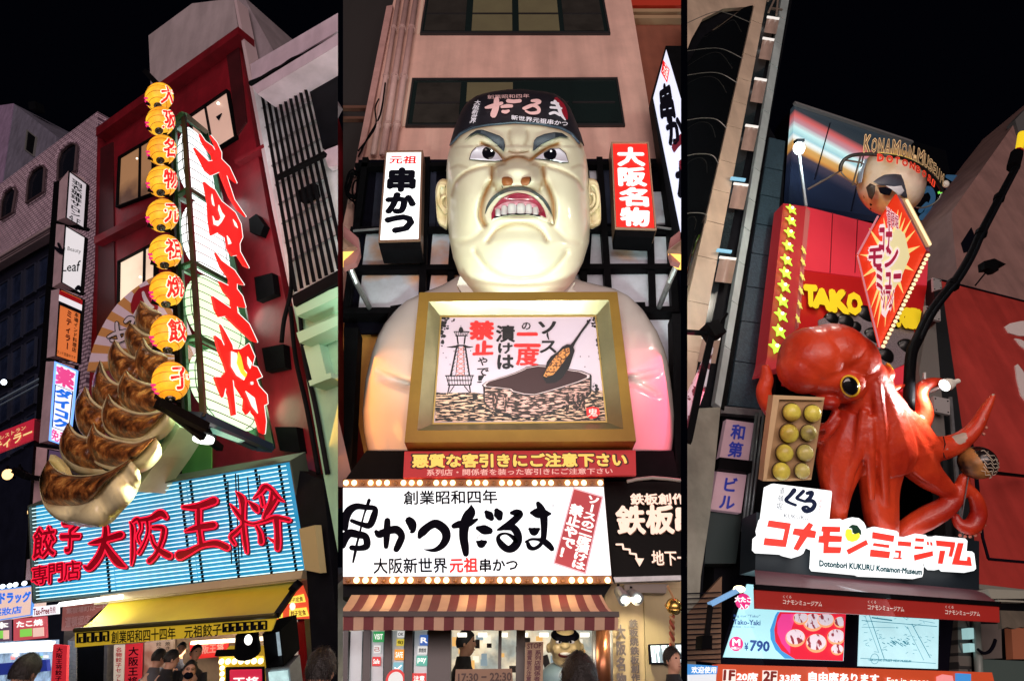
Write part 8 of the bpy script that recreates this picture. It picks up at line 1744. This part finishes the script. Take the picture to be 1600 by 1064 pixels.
tk=two_tone('takoyaki_print',(.80,.72,.80),(.30,.04,.06),16,9,.56,em=.8,rot=.5);tkb=glow('takoyaki_dough',(.95,.45,.22),.9)
for i,(x,y,r)in enumerate(((690,650,95),(860,500,95),(890,700,100),(980,480,80),(1080,640,85),(1120,500,60),(740,460,70),(1090,760,60))):
 b=MB();P=zX(*[(min(x+r*math.cos(a),1150),min(max(y+r*.9*math.sin(a),415+(x-700)*.02),862))for a in[2*math.pi*k/20 for k in range(20)]]);b.prism(SP_,P,.024+i*.002,.003);o=b.build('takoyaki_picture',tkb,t)
 b=MB();P=zX(*[(min(x+r*.92*math.cos(a),1150),min(max(y-r*.12+r*.75*math.sin(a),415+(x-700)*.02),862))for a in[2*math.pi*k/20 for k in range(20)]]);b.prism(SP_,P,.025+i*.002,.001);b.build('topping_picture',tk,o,pl=SP_)
db=glow('screen_navy',(.02,.07,.28),.9);mg=glow('screen_magenta',(.80,.03,.22),.9)
for c_,r in(((190,300),72),((125,705),66)):b=MB();P=zX(*[(c_[0]+r*math.cos(a),c_[1]+r*1.05*math.sin(a))for a in[2*math.pi*k/24 for k in range(24)]]);b.prism(SP_,P,.008,.004);b.build('round_badge',mg,t)
for s,q,m,bo in(('大たこ',zX((115,250),(265,262),(268,310),(110,305)),glow('screen_white',(1,1,1),1.1),.05),('入り',zX((150,325),(245,330),(240,375),(155,375)),glow('screen_white',(1,1,1),1.1),.04),('Big cut "Tako"',zX((102,425),(354,428),(350,462),(102,455)),db,.0),('Tako-Yaki',zX((98,472),(356,480),(354,528),(98,518)),db,.02),('章魚燒・타코야키',zX((90,535),(296,540),(294,553),(90,548)),db,0),('M',zX((92,658),(160,662),(160,722),(90,720)),glow('screen_white',(1,1,1),1.1),.03),('¥',zX((205,692),(240,694),(240,768),(203,766)),db,.02),('790',zX((262,672),(442,684),(438,776),(256,770)),db,.04),('(8個入)',zX((75,730),(165,735),(162,765),(80,762)),glow('screen_white',(1,1,1),1.1),.02)):
 b=MB();text(b,SP_,s,q,.014,bo);b.build('lettering',m,t)
QR=z36((48,700),(450,722),(445,1000),(38,985))
t=thing('drawing_screen',SP_.px(1405,1044),'lit pale cyan screen with thin line drawing of a street, right of the menu screen','screen')
b=MB();b.prism(SP_,[(1330,930),(1492,940),(1482,1052),(1326,1042)],-.02,.2);b.build('housing',ink,t)
b=MB();b.prism(SP_,QR,.0,.02);b.build('screen',glow('screen_pale_cyan',(.50,.80,.86),1.0,nz=(3,.12)),t)
lnm=glow('screen_teal_line',(.04,.25,.34),.7);random.seed(9);b=MB()
for P in([(.02,.18,1),(.98,.22,1)],[(.02,.3,.6),(.45,.28,.6)],[(.1,.02,1),(.32,.85,1)],[(.06,.1,.6),(.25,.75,.6)],[(.66,.2,1),(.9,.8,1)],[(.6,.25,.6),(.82,.85,.6)],[(.02,.86,.8),(.97,.9,.8)],[(.15,.04,2),(.4,.07,2)],[(.15,.12,2),(.4,.15,2)],[(.75,.05,.6),(.95,.09,.6)],[(.75,.12,.6),(.95,.16,.6)]):
 b.stroke(SP_,[(*qpt(QR,p[0],p[1]),p[2])for p in P],.006+len(b.v)*2e-6,.002,sub=False)
for k in range(70):
 u,v=random.uniform(.03,.95),random.uniform(.02,.5)if k%2 else random.uniform(.4,.75);l=random.uniform(.01,.05);b.stroke(SP_,[(*qpt(QR,u,v),.6),(*qpt(QR,min(u+l,.98),v+random.uniform(-.03,.03)),.6)],.006+len(b.v)*2e-6,.002,sub=False)
for k in range(26):
 u,v=random.gauss(.47,.09),random.gauss(.55,.03);b.stroke(SP_,[(*qpt(QR,u,v),1.2),(*qpt(QR,u+.03,v+.02),1)],.0075+len(b.v)*2e-6,.002,sub=False)
tag(b.build('line_drawing',lnm,t),kind='stuff')
b=MB();P=[(*qpt(QR,.2+.05*math.cos(a),.86+.09*math.sin(a)),.7)for a in[2*math.pi*k/20 for k in range(21)]];b.stroke(SP_,P,.009,.002,sub=False,cap=False);b.build('circle_mark',lnm,t)
b=MB();text(b,SP_,'TAKOYAKI STREET VIEW MUSEUM',subq(QR,.12,.86,.66,.90),.009,.03);b.build('lettering',lnm,t)
lamp('screen_light','AREA',SP_.px(1300,990,.6),14,(.7,.95,1),SP_.px(1300,1100,3),2,1)
t=thing('seating_board',SP_.px(1300,1064,.6),'orange red board with white writing about 1F and 2F seats along the bottom','sign')
BB=R0.shift(.8)
b=MB();b.prism(BB,[(1121,1037),(1328,1043),(1330,1090),(1115,1090)],0,.1);b.prism(BB,[(1328.6,1043),(1550,1050),(1560,1090),(1330.6,1090)],-.004,.1)
b.build('board',mat('orange_board',(.50,.06,.02),.5,em=(.7,.09,.025),es=.4,nz=(.6,.25)),t)
for q in(zX((0,948),(122,952),(118,1064),(-5,1064)),zX((378,958),(520,962),(515,1064),(374,1064))):b=MB();b.prism(BB,q,.006,.004);b.build('white_patch',glow('patch_white',(.9,.8,.72),.9),t)
for s,q,m,bo in(('1F',zX((12,958),(110,962),(106,1050),(5,1050)),mat('board_red_ink',(.35,.03,.02),.5),.05),('20席',zX((135,975),(330,985),(325,1060),(130,1055)),white_ink,.04),('2F',zX((392,968),(508,972),(502,1060),(386,1058)),mat('board_red_ink',(.35,.03,.02),.5),.05),('33席',zX((545,990),(740,998),(736,1070),(540,1066)),white_ink,.04),('自由席あります',[(1264,1049),(1373,1053),(1373,1067),(1264,1064)],white_ink,.045),('Eat in space',[(1386,1058),(1452,1060),(1452,1072),(1386,1070)],white_ink,.01)):
 b=MB();text(b,BB,s,q,.012,bo);b.build('lettering',m,t)
b=MB();b.prism(BB,z36((440,1040),(470,1028),(520,1035),(528,1075),(440,1075)),.01,.01);b.build('octopus_mark',glow('mark_pink',(.9,.3,.3),.8),t)
b=MB();b.prism(BB,z36((545,1022),(615,1026),(615,1080),(545,1080)),.03,.03);b.build('blue_patch',glow('strip_blue',(.05,.25,.6),.9),t)
BS2=R0.shift(.1)
t=thing('right_side_front',BS2.px(1550,1060),'dim shop side with tiled pillar, grey pipe and brown panel right of the screens','shop front')
b=MB();b.prism(BS2,[(1480,930),(1640,930),(1640,1090),(1480,1090)],-.25,.2);b.build('wall',dark_paint,t)
rbk=brickmat('grey_block_wall',(.16,.15,.13),(.12,.11,.10),(.03,.03,.03),1,.3,.16,.02)
b=MB();b.prism(BS2,z36((546,750),(606,756),(620,1030),(552,1015)),.1,.2);b.build('block_pillar',rbk,t,pl=BS2)
b=MB();b.tube([BS2.px(1525,970,.2),BS2.px(1532,1090,.2)],.05,10);b.build('grey_pipe',mat('pipe_green_grey',(.20,.24,.22),.4),t,smooth=True)
b=MB();b.prism(BS2,z36((655,770),(770,770),(775,945),(665,950)),.05,.1);b.build('grey_panel',mat('warm_grey',(.14,.12,.11),.6),t)
b=MB();b.prism(BS2,z36((822,790),(900,790),(900,950),(832,950)),.15,.1);b.build('orange_panel',mat('orange_brown',(.40,.14,.07),.6),t)
b=MB();b.prism(BS2,z36((600,790),(638,790),(640,845),(604,845)),.2,.1);b.prism(BS2,z36((606,868),(634,870),(636,912),(610,914)),.2,.1);tag(b.build('lit_card',glow('cyan_card',(.35,.6,.6),.8),t),kind='stuff')
b=MB();b.tube([BS2.px(x,y,.3)for x,y in catmull(z36((650,900),(680,920),(710,910),(730,880),(740,850)),4)],.02,6);b.build('cable',ink,t)
b=MB();b.prism(BS2,z36((700,590),(900,600),(900,640),(720,640)),.9,.2);b.prism(BS2,z36((755,645),(900,652),(900,660),(760,655)),1.0,.1);b.build('awning_rail',mat('rail_cream_grey',(.35,.36,.30),.5),t)
b=MB();b.prism(BS2,z36((765,700),(900,705),(900,790),(870,785),(840,795),(800,785),(775,795)),.9,.05);b.build('cloth_valance',mat('dull_cloth',(.14,.12,.09),.8,nz=(5,.3)),t)
b=MB();b.prism(BS2,z36((665,950),(900,960),(900,1070),(670,1070)),.1,.1);b.build('green_panel',mat('green_grey_panel',(.08,.12,.11),.5),t)
# ground
b=MB();b.add([(-60,-40,-.05),(60,-40,-.05),(60,60,-.05),(-60,60,-.05)],[(0,1,2,3)])
tag(b.build('ground',mat('asphalt',(.05,.05,.055),.7,nz=(2,.3))),kind='structure')
print('OBJECTS',len(bpy.data.objects),'TRIS',sum(len(o.data.polygons)for o in bpy.data.objects if o.type=='MESH'))
